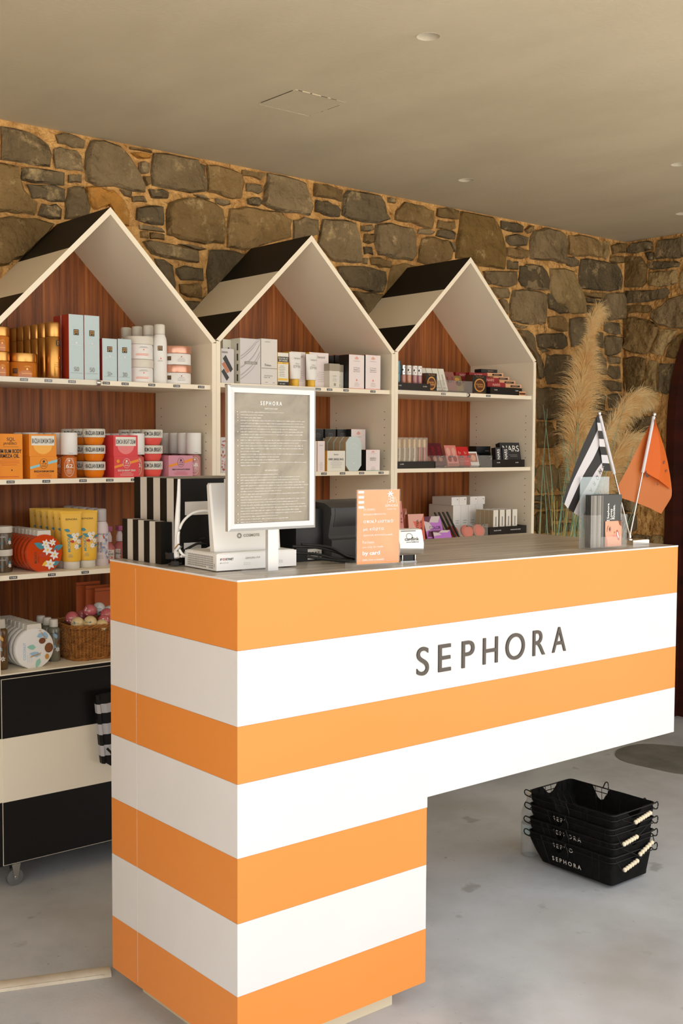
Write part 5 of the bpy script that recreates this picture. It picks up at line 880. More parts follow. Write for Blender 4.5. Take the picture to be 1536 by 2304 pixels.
b.prism(P, XR+.12, XR+.16, 'inner', 'x'); b.build('door_leaf', door)

# ------------------------------------------------------------------ stones
def stone(poly, kind, parent, rnd, right=False):
    n0 = len(poly); P = []
    for i in range(n0):          # one jittered midpoint per edge keeps outlines rough
        a, c = poly[i], poly[(i+1) % n0]; P.append(a)
        if math.hypot(a[0]-c[0], a[1]-c[1]) > .05 and n0 < 12: P.append(((a[0]+c[0])/2+rnd.uniform(-.006, .006), (a[1]+c[1])/2+rnd.uniform(-.006, .006)))
    n = len(P); cx = sum(p[0] for p in P)/n; cy = sum(p[1] for p in P)/n
    size = max(max(p[0] for p in P)-min(p[0] for p in P), .03); h = rnd.uniform(.010, .020)+min(size, .25)*.03
    tx, tz = rnd.uniform(-.03, .03), rnd.uniform(-.03, .03)
    b = MB(); vs = []
    for ring, (d, inset) in enumerate(((-.012, 0), (h*.6, .003), (h, .012))):
        for (x, z) in P:
            l = math.hypot(x-cx, z-cy) or 1; k_ = min(inset, l*.35)/l
            X, Z = x+(cx-x)*k_, z+(cy-z)*k_
            dd = d+((x-cx)*tx+(z-cy)*tz+rnd.uniform(-.0025, .0025) if ring else 0)
            vs.append((XR-dd, X, Z) if right else (X, YW-dd, Z))
    fs = []
    for j in (0, 1):
        for i in range(n): fs.append([j*n+i, j*n+(i+1) % n, (j+1)*n+(i+1) % n, (j+1)*n+i])
    vs.append(((XR-h-.002, cx, cy) if right else (cx, YW-h-.002, cy)))
    for i in range(n): fs.append([2*n+i, 2*n+(i+1) % n, 3*n])
    b.add(vs, fs, kind); b.build('stone', parent, 40)
rs = random.Random(11)
for k, P in STONES_BACK: stone(P, k, wall, rs)
for k, P in STONES_RIGHT: stone(P, k, wallr, rs, True)

# ------------------------------------------------------------------ floor pieces
t = thing('cable_cover', 'cream floor cable cover running from the counter leg to the left', 'cable cover', (.045, .655, 0), math.radians(158.5))
b = MB(); b.prism([(-.029, 0), (-.024, .006), (-.012, .011), (.012, .011), (.024, .006), (.029, 0)], 0, 2.2, 'cable', 'x'); b.build('ramp_profile', t, 50)
b = MB(); b.box(.02, 2.18, .0235, .0262, .003, .0072, 'cable'); b.build('side_seam', t)
b = MB(); P = [(2.98+(.215+.012*math.sin(5*a*PI/18+1))*math.cos(a*PI/18), .93+(.275+.014*math.sin(3*a*PI/18))*math.sin(a*PI/18)) for a in range(36)]
b.prism(P, 0, .003, 'mat', 'z'); tag(b.build('floor_patch'), 'thin dark grey patch on the floor behind the baskets', 'floor mat')  # thin rounded patch in a darker grey than the floor

# ================================================================== COUNTER
CL, CW, CD0, CD1 = 1.5945, .5613, .5575, .60
def ctop(x): return 1.1022-.0058*x
def cd(x): return CD0+(CD1-CD0)*x/CL
t = counter = thing('sales_counter', 'orange and white banded sales counter with one leg and dark lettering', 'counter', (0, 0, 0))
Z = ['T', .9508, .7875, .6628, .5007, .3577, .1961]
def body(x1, z0, z1, k, name, top_slope=False):
    b = MB(); za, zb = (ctop(0)-.004, ctop(x1)-.004) if top_slope else (z1, z1)
    vs = [(0,0,z0),(x1,0,z0),(x1,cd(x1),z0),(0,cd(0),z0),(0,0,za),(x1,0,zb),(x1,cd(x1),zb),(0,cd(0),za)]
    b.add(vs, [(0,3,2,1),(4,5,6,7),(0,1,5,4),(1,2,6,5),(2,3,7,6),(3,0,4,7)], k); o = b.build(name, counter)
    return o
body(CL, Z[1]+.0006, 0, 'orange', 'orange_band', True)['label'] = 'topmost orange band'
body(CL, Z[2]+.0006, Z[1], 'cwhite', 'white_band')
body(CL, Z[3]+.0006, Z[2], 'orange', 'orange_band')
body(CL, .5269, Z[3], 'cwhite', 'white_band')
body(CW+.0015, Z[4]+.0006, .5269, 'cwhite', 'white_band')
body(CW, Z[5]+.0006, Z[4], 'orange', 'orange_band')
body(CW, Z[6]+.0006, Z[5], 'cwhite', 'white_band')
body(CW, .0616, Z[6], 'orange', 'orange_band')
b = MB(); b.box(.0577, CW-.0577, .0577, CD0-.05, 0, .0616, 'plinth'); b.build('plinth', counter)
b = MB(); e = .0006
vs = [(-e, -e, ctop(0)-.004), (CL+e, -e, ctop(CL)-.004), (CL+e, CD1, ctop(CL)-.004), (-e, CD0, ctop(0)-.004)]; vs += [(x, y, z+.004) for x, y, z in vs]
b.add(vs, [(0,3,2,1),(4,5,6,7),(0,1,5,4),(1,2,6,5),(2,3,7,6),(3,0,4,7)], 'cwhite')
b.f[1:2] = [b.f[1]]; b.m[1] = b.mi('top'); b.build('worktop', counter)
b = MB()
for y in (.43,): b.box(-.0003, .0002, y, y+.0005, .07, 1.09, 'offw')
b.build('side_seam', counter)
LET = [('S', .5214, .5615), ('E', .5944, .6370), ('P', .676, .7205), ('H', .7526, .8068), ('O', .8375, .9105), ('R', .9431, .992), ('A', 1.0219, 1.0783)]
for ch, x0, x1 in LET:
    vs, fs, a = text2d(ch, 0.0); b = MB(); z0, z1 = (.8325, .9000) if ch not in 'SO' else (.8315, .9010)
    P = [(x0+x*(x1-x0), z0+y*(z1-z0)) for x, y in vs]; n = len(P)
    b.add([(x, -.0035, z) for x, z in P]+[(x, -.0002, z) for x, z in P], fs, 'letter')
    ed = {}
    for f in fs:
        for i in range(len(f)):
            q = (f[i], f[(i+1) % len(f)]); ed[tuple(sorted(q))] = ed.get(tuple(sorted(q)), 0)+1
    for (p, q), c in ed.items():
        if c == 1: b.f.append([p, q, n+q, n+p]); b.m.append(b.mi('ink'))
    b.build('letter', counter)

# ================================================================== SHELF UNITS
YS = 1.338; XB = [.028, .8305, 1.660, 2.490]; DZU = [-.008, 0, .009]; ZE, ZP = 1.7485, 2.151; TH = .0165
SHZ = [(1.591, 1.278, .984, .682), (1.6013, 1.288, .99, .69), (1.6045, 1.295, 1.0, .70)]
ULAB = ['house-shaped shelf unit at the left with body creams and a black and white base', 'middle house-shaped shelf unit behind the framed notice', 'right-hand house-shaped shelf unit holding make-up, nearest the pampas grass']
TAGS = [  # (shelf index, x, text)
 [(0, .045, '10.50€'), (0, .135, '19.50€'), (0, .215, '12.95€'), (0, .295, '18.95€'), (0, .415, '15.95€'), (0, .483, '15.95€'), (0, .582, '19.95€'), (0, .678, '9.50€'), (0, .775, '16.95€'),
  (1, .088, '53.95€'), (1, .205, '37.95€'), (1, .33, '18.95€'), (1, .425, '23.50€'), (1, .515, '31.95€'), (2, .093, '9.90€'), (2, .22, '7.90€'), (2, .335, '7.90€')],
 [(0, .885, '35.95€'), (0, 1.285, '38.00€'), (0, 1.34, '38.00€'), (0, 1.42, '19.90€'), (0, 1.555, '61.90€'), (1, 1.315, '32.00€'), (1, 1.405, '34.95€'), (1, 1.50, '68.90€'), (1, 1.60, '71.90€')],
 [(0, 1.935, '36.90€'), (0, 2.20, '38.00€')]]
def shelf_unit(i):
    x0, x1 = XB[i]+.0004, XB[i+1]-.0004; dz = DZU[i]; ze, zp = ZE+dz, ZP+dz; xm = (x0+x1)/2; D = .383
    t = thing('house_shelf_unit', ULAB[i], 'shelf unit', (xm, YS, 0), group='house-shaped shelf units')
    h = (x1-x0)/2; s = (zp-ze)/h; nx, nz = s/math.hypot(1, s), 1/math.hypot(1, s)
    tt = TH/ nz   # vertical thickness of the roof panel
    zw = ze-TH*(1-nz)/nx if 0 else ze-.006
    base_top = SHZ[i][3]
    for sg in (-1, 1):
        b = MB(); xs = sorted((sg*h, sg*(h-TH))); b.box(xs[0], xs[1], 0, D, base_top-.0, zw, 'uwhite'); b.build('side_panel', t)
        # roof panel in three vinyl bands: black, white, black
        top = zp; cuts = [(0, .0), (.3585, .3585), (.735, .735), (1, 1)]; cols = ['black', 'uwhite', 'black']
        b = MB(); m = b.mi('uwhite'); n = len(b.v)
        for (f, _) in cuts:
            zo = zp-(zp-ze)*f; xo = sg*h*f
            zi = zo-tt; xi = xo
            if f == 1: xi = sg*(h-TH); zi = zp-tt-(zp-ze)*(h-TH)/h
            for y in (0, D): b.v += [(xo, y, zo), (xi, y, zi)]
        for j in range(3):
            a = j*4; c = a+4
            b.f += [[a, c, c+2, a+2], [a+1, a+3, c+3, c+1], [a, a+1, c+1, c], [a+2, c+2, c+3, a+3]]; b.m += [b.mi(cols[j]), m, m, m]
        b.f += [[12, 14, 15, 13]]; b.m += [m]
        b.build('roof_panel', t)
    # walnut back
    b = MB(); zi = zp-tt; P = [(-h+TH, base_top), (h-TH, base_top), (h-TH, zp-tt-(zp-ze)*(h-TH)/h), (0, zi), (-h+TH, zp-tt-(zp-ze)*(h-TH)/h)]
    b.prism(P, D-.004, D, 'wood'); b.build('back_panel', t)
    for j in range(3):
        z = SHZ[i][j]; b = MB(); b.box(-h+TH+.0006, h-TH-.0006, .010, D-.005, z-.0155, z, 'uwhite'); sh = b.build('shelf', t)
        for (q, X, txt) in TAGS[i]:
            if q == j:
                b = MB(); x = X-xm; b.box(x-.0125, x+.0125, .0085, .0098, z-.0118, z-.0036, 'ink')
                vs, fs, a = text2d(txt, .01); b.add([(x+(u-.5)*.020, .0083, z-.0077+(v-.5)*.0052) for u, v in vs], fs, 'white')
                b.build('price_tag', sh)
        if j == 0 and i in (0, 2):   # clear ticket rail ending in a silver clip
            xe = .385-xm if i == 0 else 2.075-xm
            b = MB(); b.box(-h+TH+.001, xe, .0045, .0065, z-.0165, z+.001, 'acrylic'); b.build('ticket_rail', sh)
            b = MB(); b.lathe([(.0095, xe-.006), (.010, xe-.004), (.010, xe+.006), (.009, xe+.008)], 'chrome', 16, .010, z-.0077, 'x'); b.build('rail_clip', sh, 40)
    b = MB()
    for y in (.040, D-.045):
        for sg in ((1,) if 1 else ()):
            zz = 1.03
            while zz < 1.53:
                if min(abs(zz-SHZ[i][1]+.008), 9) > .02: b.lathe([(.0022, sg*(h-TH)-.0004), (.0022, sg*(h-TH)+.0002)], 'hole', 6, y, zz, 'x')
                zz += .0305
    tag(b.build('peg_hole', t), kind='stuff')
    # cabinet below: black, white, black bands
    BZ = [base_top, .483, .284, .083]
    for j, (k, nm) in enumerate((('black', 'black_band'), ('uwhite', 'white_band'), ('black', 'black_band'))):
        b = MB(); b.box(-h, h, .0, D, BZ[j+1]+.0004, BZ[j]-(.004 if j == 0 else 0), k); b.build(nm, t)
    b = MB(); b.box(-h, h, -.002, D, base_top-.004, base_top, 'uwhite'); b.build('cabinet_top', t)
    b = MB(); b.box(-h+.0165, h-.0165, -.0022, -.0002, .086, .667, 'uwhite'); d_ = b.build('door', t); d_['label'] = 'cabinet door banded black, white, black'
    for j, (k, nm) in enumerate((('black', 'door_band'), ('uwhite', 'door_band'), ('black', 'door_band'))):
        b = MB(); z1 = [.6655, .483, .284][j]; z0 = BZ[j+1]+.0004
        b.box(-h+.018, h-.018, -.004, -.0022, z0 if j < 2 else .088, z1, k); b.build(nm, d_)
    b = MB(); b.lathe([(.0075, -.0095), (.0088, -.008), (.0088, -.004)], 'brass', 18, .425-xm if i == 0 else 0, .640, 'y'); b.box((.425-xm if i == 0 else 0)-.001, (.425-xm if i == 0 else 0)+.001, -.0102, -.0094, .6365, .6435, 'ink'); b.build('lock', t, 40)
    for (cx_, cy_) in ((-h+.07, .045), (h-.07, .045), (-h+.07, D-.06), (h-.07, D-.06)):
        b = MB(); b.box(cx_-.022, cx_+.022, cy_-.02, cy_+.02, .0765, .083, 'chrome')
        b.prism([(cx_-.012, .0765), (cx_+.018, .0765), (cx_+.007, .022), (cx_-.004, .022)], cy_-.0155, cy_-.0125, 'chrome'); b.prism([(cx_-.012, .0765), (cx_+.018, .0765), (cx_+.007, .022), (cx_-.004, .022)], cy_+.0125, cy_+.0155, 'chrome')
        f = b.build('caster', t)
        b = MB(); b.lathe([(.020, -.010), (.0265, -.008), (.0265, .008), (.020, .010)], 'rubber', 24, cx_+.002, .0265, 'y'); b.xf(lambda x, y, z: (x, y+cy_, z)); b.build('wheel', f, 40)
        b = MB(); b.lathe([(.006, -.0165), (.006, .0165)], 'chrome', 10, cx_+.002, .0265, 'y'); b.xf(lambda x, y, z: (x, y+cy_, z)); b.build('axle', f)
    return t
units = [shelf_unit(i) for i in range(3)]
# striped folded bag hanging in front of the left unit's cabinet door
t = thing('striped_bag', 'black and white striped folded bag hanging on the cabinet door, half hidden by the counter', 'bag', (.395, 1.298, .35))
b = MB(); n = 7; zs = [0, .035, .07, .105, .14, .175, .205, .236]
pl = [(-.052, -.004), (-.044, -.012), (-.036, -.003), (-.02, -.010), (0, -.004), (.02, -.009), (.05, -.003), (.06, .0), (.06, .015), (-.05, .015)]
for j in range(7):
    z0, z1 = zs[j], zs[j+1]; sc0, sc1 = .86+.02*j, .86+.02*(j+1)
    vs = [(x*sc0-.004*(6-j)*-.5, y, z0+(.010 if x < -.03 and j == 0 else 0)) for x, y in pl]+[(x*sc1-.004*(5-j)*-.5, y, z1) for x, y in pl]; m_ = len(pl)
    b.add(vs, [[q, (q+1) % m_, m_+(q+1) % m_, m_+q] for q in range(m_)]+([[q for q in range(m_)]] if j == 0 else [])+([[m_+q for q in range(m_)]] if j == 6 else []), 'black' if j % 2 == 0 else 'flagw')
b.build('bag_body', t)
b = MB(); b.box(-.046, .05, -.004, .002, .232, .2385, 'black'); b.build('bag_rim', t)
b = MB(); b.tube([(-.02, -.013, .06), (-.008, -.02, .045), (.006, -.018, .02), (.012, -.014, .0)], .004, 'black', 6); b.build('handle_strap', t)
# ================================================================== PRODUCT BUILDERS
def ctr(n): a = IT[n]; return ((a[0]+a[1])/2, a[2], a[3])
def wid(n): return IT[n][1]-IT[n][0]
def hei(n): return IT[n][4]-IT[n][3]
def carton(label, cat, loc, w, d, h, k, side=None, top=None, sp=(), group=None, name='carton_box', rz=0, right=None, z0=0):
    """box standing with its front at loc (x centre, y front, z base)"""
    t = thing(name, label, cat, loc, rz, group)
    b = MB(); b.box(-w/2, w/2, 0, d, z0, h, k, left=side or k, right=right or side or k, top=top or k); b.build('box', t)
    b = MB(); b.box(-w/2+.0012, w/2-.0012, .001, d-.0015, h, h+.0005, top or k); b.build('lid_flap', t)
    if sp: b = MB(); prints(b, sp, flat()); b.build('printed_face', t, fix=False)
    return t
def jar(label, loc, r, h, hl, kb, kl, sp=(), group=None, a0=-.5, n=1):
    t = thing('cream_jar', label, 'jar', loc, 0, group)
    hb = h-hl; b = MB(); b.lathe([(r*.90, 0), (r*.97, .002), (r*.97, hb-.003), (r*.93, hb)], kb, 28); b.build('jar_body', t, 50)
    b = MB(); b.lathe([(r*.99, hb+.0006), (r, hb+.002), (r, h-.002), (r*.985, h)], kl, 28); b.build('lid', t, 50)
    if sp: b = MB(); prints(b, sp, cyl(r*.97, a0)); b.build('label', t, fix=False)
    return t
def logo9(x, z, s):
    o = [('R', x-s/2, x+s/2, z-s/2, z+s/2, 'ink')]
    for i in range(3):
        for j in range(3):
            if (i, j) not in ((1, 0), (2, 0)):
                u = x+(i-1)*s*.28; v = z+(j-1)*s*.28; o.append(('R', u-s*.07, u+s*.07, v-s*.07, v+s*.07, 'goldlid'))
    return o+[('R', x+s*.02, x+s*.36, z-s*.31, z-s*.26, 'goldlid')]
def can(label, loc, r, h, kb, kc, capf=.27, sp=(), group=None, a0=-.5, name='spray_can', shoulder=0, capr=1.0):
    t = thing(name, label, 'spray can', loc, 0, group); zc = h*(1-capf)
    b = MB(); pr = [(r*.92, 0), (r, .003), (r, zc-shoulder-.001)]
    if shoulder: pr += [(r*.93, zc-shoulder*.5), (r*capr*.97, zc-.001)]
    else: pr += [(r*.985, zc-.0005)]
    b.lathe(pr, kb, 22); b.build('can_body', t, 50)
    b = MB(); b.lathe([(r*capr*.98, zc), (r*capr, zc+.001), (r*capr, h-.006), (r*capr*.93, h-.0015), (r*capr*.7, h)], kc, 22); b.build('cap', t, 60)
    if sp: b = MB(); prints(b, sp, cyl(r, a0)); b.build('label', t, fix=False)
    return t
def row(root, n, dx, dy, base, start=1, dz=0):
    x, y, z = root.location
    for i in range(start, n): dup(root, (x+dx*i, y+dy*i, z+dz*i), '%s, %s from the front of its row' % (base, ORD[i]))

# ------------------------------------------------------------------ LEFT UNIT, TOP SHELF
U = SHZ[0]
def amber_print(r): return logo9(-.022, .02, .016)+[('C', .015, .026, .003, .003, 'goldlid')]+lines(.016, .036, .022, 2, 'gold')+[('R', -.001, .03, .0115, .0128, 'goldlid')]
x, y, z = ctr('gjar_f')
AMB = jar('amber body cream jar with gold lid standing alone before the gold spray cans', (x, .0465+y, z), .0458, .075, .027, 'amber', 'goldlid', amber_print(.046), 'amber jars with gold lids', -.45)
x, y, z = ctr('gjar_l')
for i, zz in enumerate((0, .0755, )):
    q_ = dup(AMB, (.0778, y+.034, z+zz), ['lower amber gold-lidded jar at the left picture edge', 'upper amber gold-lidded jar at the left picture edge'][i]); q_.scale = (.67, .67, 1)
x, y, z = ctr('gspray'); r = .0245
g = can('gold spray can, front one of the gold row beside the tall blue cartons', (x, y+r, z), r, .178, 'gold', 'goldlid', .26,
        logo9(.012, .112, .018)+[('C', .012, .066, .0026, .0026, 'obody')]+lines(.008, .05, .02, 3, 'ink', .006), 'gold spray cans', -.1)
row(g, 6, -.0005, .0525, 'gold spray can')
def blue_print(w, h, num):
    return [('R', -w/2+.001, w/2-.001, .001, .030, 'icy')]*0+logo9(0, h*.745, .018)+[('C', 0, h*.58, .0025, .0025, 'white'), ('R', -w*.35, w*.35, h*.545, h*.549, 'pale'), ('T', num, 0, h*.165, w*.34, .014, 'greyp')]+[('R', -w*.42+w*.14*q, -w*.42+w*.14*q+w*.1, h*.102, h*.107, 'greyp') for q in range(6)]
for nm, lb in (('tallA', 'tall pale blue sun-care carton, left of the pair, showing its red side'), ('tallB', 'tall pale blue sun-care carton, right of the pair')):
    x, y, z = ctr(nm); carton(lb, 'carton', (x, y, z), wid(nm)-.001, .052, hei(nm), 'lblue', 'redside', 'redside', blue_print(.05, .2, '50'), 'pale blue cartons on the top shelf')
    carton('tall pale blue carton hidden behind the %s one of the front pair' % ('left' if nm == 'tallA' else 'right'), 'carton', (x, y+.056, z), wid(nm)-.001, .052, hei(nm), 'lblue', 'redside', 'redside', (), 'pale blue cartons on the top shelf')
for nm, num, lb in (('smA', '50⁺'[:2]+'+', 'short pale blue carton, left of the pair, next to the white jars'), ('smB', '30', 'short pale blue carton numbered 30 next to the white jars')):
    x, y, z = ctr(nm); carton(lb, 'carton', (x, y, z), wid(nm)-.001, .05, hei(nm), 'lblue', 'redside', 'lblue', blue_print(.05, .137, num), 'pale blue cartons on the top shelf')
x, y, z = ctr('wjar'); r = .0505
wj = None
for i, lb in enumerate(('lower big white cream jar of the stack', 'upper big white cream jar of the stack')):
    sp = logo9(-.038, .026, .016)+[('C', .014, .032, .002, .002, 'coralE')]+lines(.014, .042, .034, 2, 'greyp')+[('R', -.012, .03, .0135, .015, 'coralE'), ('R', -.010, .032, .018, .019, 'coralE')]
    if wj is None: wj = jar(lb, (x, y+r, z), r, .076, .026, 'white', 'offw', sp, 'big white cream jars', -.42)
    else: dup(wj, (x, y+r, z+.0765), lb)
x, y, z = ctr('wcan'); r = .0245
g = can('white body-foam can with small dark logo, front of its row', (x, y+r, z), r, .200, 'white', 'offw', .17, logo9(.0, .118, .016)+[('C', .002, .084, .002, .002, 'coralE')]+lines(0, .078, .018, 2, 'greyp'), 'white foam cans', -.45, shoulder=.03, capr=.74)
row(g, 4, -.010, .058, 'white foam can')
x, y, z = ctr('cjar'); r = .052
sp = logo9(-.026, .022, .014)+[('C', .016, .028, .002, .002, 'redp')]+lines(.016, .023, .03, 3, 'greyp', .005)+[('R', -.052, -.048, .01, .03, 'ink')]
g = jar('lower white jar with rose-gold lid at the right end of the top shelf', (x, y+r, z), r, .0645, .0255, 'white', 'copper', sp, 'white jars with rose-gold lids', -.5)
dup(g, (x, y+r, z+.065), 'upper white jar with rose-gold lid at the right end of the top shelf')

# ------------------------------------------------------------------ LEFT UNIT, MIDDLE SHELF
def medal(x, z, s, k='ink'): return [('O', x, z, s*.42, s*.5, s*.03, k), ('C', x, z+s*.22, s*.12, s*.12, k), ('T', 'SJ', x, z, s*.5, s*.14, k), ('R', x-s*.28, x+s*.28, z-s*.2, z-s*.17, k), ('R', x-s*.22, x+s*.22, z-s*.28, z-s*.25, k)]
x, y, z = ctr('oilbox'); w = .0868; x = .0907; h = .139
carton('tall orange body-oil carton at the left end of the middle shelf', 'carton', (x, y, z), w, .05, h, 'orangebox', sp=[
    ('T', 'SOL', .006, h*.885, .027, .010, 'ink'), ('T', 'de', .006, h*.84, .008, .004, 'ink'), ('T', 'JANEIRO', .003, h*.78, .043, .0095, 'ink'), ('R', -.02, .03, h*.715, h*.72, 'ink'),
    ('T', 'BUM BUM BODY', 0, h*.62, .080, .0125, 'ink', .02), ('T', 'FIRMEZA OIL', -.002, h*.515, .068, .012, 'ink', .02)]+lines(0, h*.45, .07, 4, 'redp', .006)+[('C', .008, h*.2, .002, .0025, 'ink'), ('R', -.03, .03, h*.05, h*.06, 'redp')])
x, y, z = ctr('cbox_l'); w = wid('cbox_l')-.002; h = .069
def low_print(w, h, rib, txt, dot=0):
    a, c = (-w*.46, .012), (w*.46, .012)
    return [('P', [(-w/2, h*.44), (-w/2, h*.55), (w/2, h*.88), (w/2, h*.76)], rib), ('C', 0, h*.68, .0135, .0165, 'orangebox' if rib == 'ribbon_b' else ('redbox' if dot else 'mauvebox'))]+medal(0, h*.68, .032, 'ink' if not dot else 'pale')+[('T', txt, 0, h*.335, w*.72, .0062, 'ink' if not dot else 'pale', .02)]+lines(0, h*.23, w*.6, 3, 'redp' if not dot else 'pale', .0045)+([('C', -w*.36, h*.78, .006, .006, 'ribbon_o')] if dot else [])
def up_print(w, h, txt, kj):
    P = [(-w*.36+w*.72*i/12, h*.52-abs(math.sin(PI*i/12))**.5*h*.42) for i in range(13)]
    return [('P', P, kj), ('R', -w*.42, w*.42, h*.5, h*.93, 'pale'), ('T', txt, 0, h*.70, w*.8, h*.22, 'ink', .02)]
lo = carton('lower orange cream carton with pale blue ribbon print', 'carton', (x, y, z), w, .082, h, 'orangebox', sp=low_print(w, h, 'ribbon_b', 'BRAZILIAN BUM BUM CREAM'))
carton('upper orange cream carton with a white label over a jar picture', 'carton', (x-.001, y+.003, z+.0697), w, .08, h, 'orangebox', sp=up_print(w, h, 'BRAZILIAN BUM BUM CREAM', 'halfjar'))
def mist(label, loc, kb, num, group, r=.0275, h=.145):
    t = thing('body_mist_bottle', label, 'bottle', loc, 0, group)
    b = MB(); b.lathe([(r*.85, 0), (r*.93, .003), (r*.93, h*.45), (r*.6, h*.50), (r*.45, h*.52)], kb, 22); b.build('bottle', t, 50)
    b = MB(); b.lathe([(r*.98, h*.515), (r, h*.52), (r, h-.002), (r*.97, h)], 'white', 22); b.build('cap', t, 50)
    b = MB(); prints(b, [('O', 0, h*.24, .0165, h*.205, .0011, 'pale'), ('T', num, 0, h*.27, .021, .012, 'pale', .02), ('C', 0, h*.39, .003, .003, 'pale')]+lines(0, h*.2, .02, 4, 'pale', .0045)+[('R', -.014, .014, h*.235-.001, h*.235, 'pale'), ('R', -.010, .010, h*.35, h*.352, 'pale')], cyl(r*.93, -.4)); prints(b, [('R', -.002, .012, h*.545, h*.553, 'greyp')], cyl(r, -.4)); b.build('label', t, fix=False)
    return t
x, y, z = ctr('m62'); m = mist('amber body mist numbered 62 with white cap, front of its row', (x, y+.0275, z), 'mistbody', '62', 'amber body mists'); row(m, 5, -.001, .058, 'amber body mist')
for i in range(2): dup(m, (x-.085, y+.13+.058*i, z), 'amber body mist peeking over the orange cartons, %s one' % ('nearer' if i == 0 else 'farther'))
def bowl(label, loc, kb, txt, group, r=.0365, h=.0525):
    t = thing('cream_tub', label, 'jar', loc, 0, group)
    b = MB(); b.lathe([(r*.55, 0), (r*.72, .002), (r*.86, h*.22), (r*.92, h*.46)], kb, 26); b.build('tub_body', t, 60)
    b = MB(); b.lathe([(r*.98, h*.47), (r, h*.49), (r, h-.0025), (r*.98, h-.001), (r*.9, h)], 'pale', 26); b.build('lid', t, 50)
    b = MB(); prints(b, [('T', txt, 0, h*.73, .070, h*.27, 'ink', .02), ('R', -.036, .036, h*.93, h*.94, 'greyp')], cyl(r, -.42)); b.build('label', t, fix=False)
    return t
x, y, z = ctr('bowlo'); r = .0365
bo = bowl('orange cream tub with white lid, bottom of the front stack of three', (x, y+r, z), 'obody', '• BRAZILIAN BUM BUM', 'orange cream tubs')
for j in range(3):
    for i in range(3):
        if (i, j) != (0, 0): dup(bo, (x-.001*j, y+r+.075*j, z+.0531*i), 'orange cream tub with white lid, %s of the %s stack of three' % (['bottom', 'middle', 'top'][i], ['front', 'second', 'rearmost'][j]))
x, y, z = ctr('rbox_u'); w = wid('rbox_u')+.001
h = .0685
carton('lower coral cream carton with orange ribbon print', 'carton', (x+.001, y, z), w+.002, .082, h, 'redbox', sp=low_print(w, h, 'ribbon_o', 'BOM DIA BRIGHT CREAM', 1))
carton('upper coral cream carton with a white label over a pink jar picture', 'carton', (x, y+.003, z+.0691), w, .08, h, 'redbox', sp=up_print(w, h, 'BOM DIA BRIGHT CREAM', 'halfjar_r'))
x, y, z = ctr('m40'); m = mist('pink body mist numbered 40 with white cap beside the coral cartons', (x-.004, y+.0275, z), 'pinkmist', '40', 'pink body mists'); row(m, 5, -.001, .058, 'pink body mist')
x, y, z = ctr('bowlr')
br = bowl('coral cream tub with white lid, bottom of the front stack of three', (x, y+r, z), 'rbody', '• BOM DIA BRIGHT •', 'coral cream tubs')
for j in range(3):
    for i in range(3):
        if (i, j) != (0, 0): dup(br, (x-.001*j, y+r+.075*j, z+.0531*i), 'coral cream tub with white lid, %s of the %s stack of three' % (['bottom', 'middle', 'top'][i], ['front', 'second', 'rearmost'][j]))
x, y, z = ctr('mbox'); w = wid('mbox')
carton('low mauve cream carton with orange ribbon print at the right of the shelf', 'carton', (x, y, z), w, .075, .071, 'mauvebox', sp=low_print(w, .071, 'ribbon_o', 'BEIJA FLOR ELASTI-CREAM'))
x, y, z = ctr('m68'); m = mist('mauve body mist numbered 68 with white cap at the right end of the middle shelf', (x, y+.0275, z), 'mauvemist', '68', 'mauve body mists', .0265, .149); row(m, 6, -.001, .055, 'mauve body mist')

# ------------------------------------------------------------------ LEFT UNIT, LOWER SHELF
def bouquet(cx, cz_, s):
    o = [leaf(cx-s*.2, cz_+s*.2, 2.7, s*.55, s*.26, 'teal'), leaf(cx+s*.15, cz_+s*.1, .4, s*.5, s*.24, 'teal'), leaf(cx, cz_-s*.35, 3.6, s*.4, s*.2, 'ylp'), leaf(cx+s*.1, cz_-s*.2, 1.0, s*.45, s*.2, 'redp'), leaf(cx-s*.1, cz_-s*.1, 3.1, s*.4, s*.2, 'redp'), leaf(cx+s*.1, cz_-s*.5, .3, s*.35, s*.2, 'teal')]
    for a, b_, q in ((-.18, .38, .2), (.12, .42, .17), (-.1, .12, .24), (.2, -.1, .22), (0, -.48, .24)): o += flower(cx+a*s, cz_+b_*s, s*q)
    return o
x, y, z = ctr('bjar'); r = .0345
g = jar('lower brown scrub jar with white lid at the left picture edge', (x, y+r, z), r, .072, .0205, 'brownjar', 'offw', [('T', 'SEPHORA', -.004, .040, .028, .005, 'pale'), ('T', 'MONOI', -.01, .02, .024, .006, 'teal')]+[leaf(.02, .02, 1.2, .02, .010, 'teal')]+flower(.024, .022, .008), 'brown scrub jars', -.3)
dup(g, (x, y+r, z+.0725), 'upper brown scrub jar with white lid at the left picture edge')
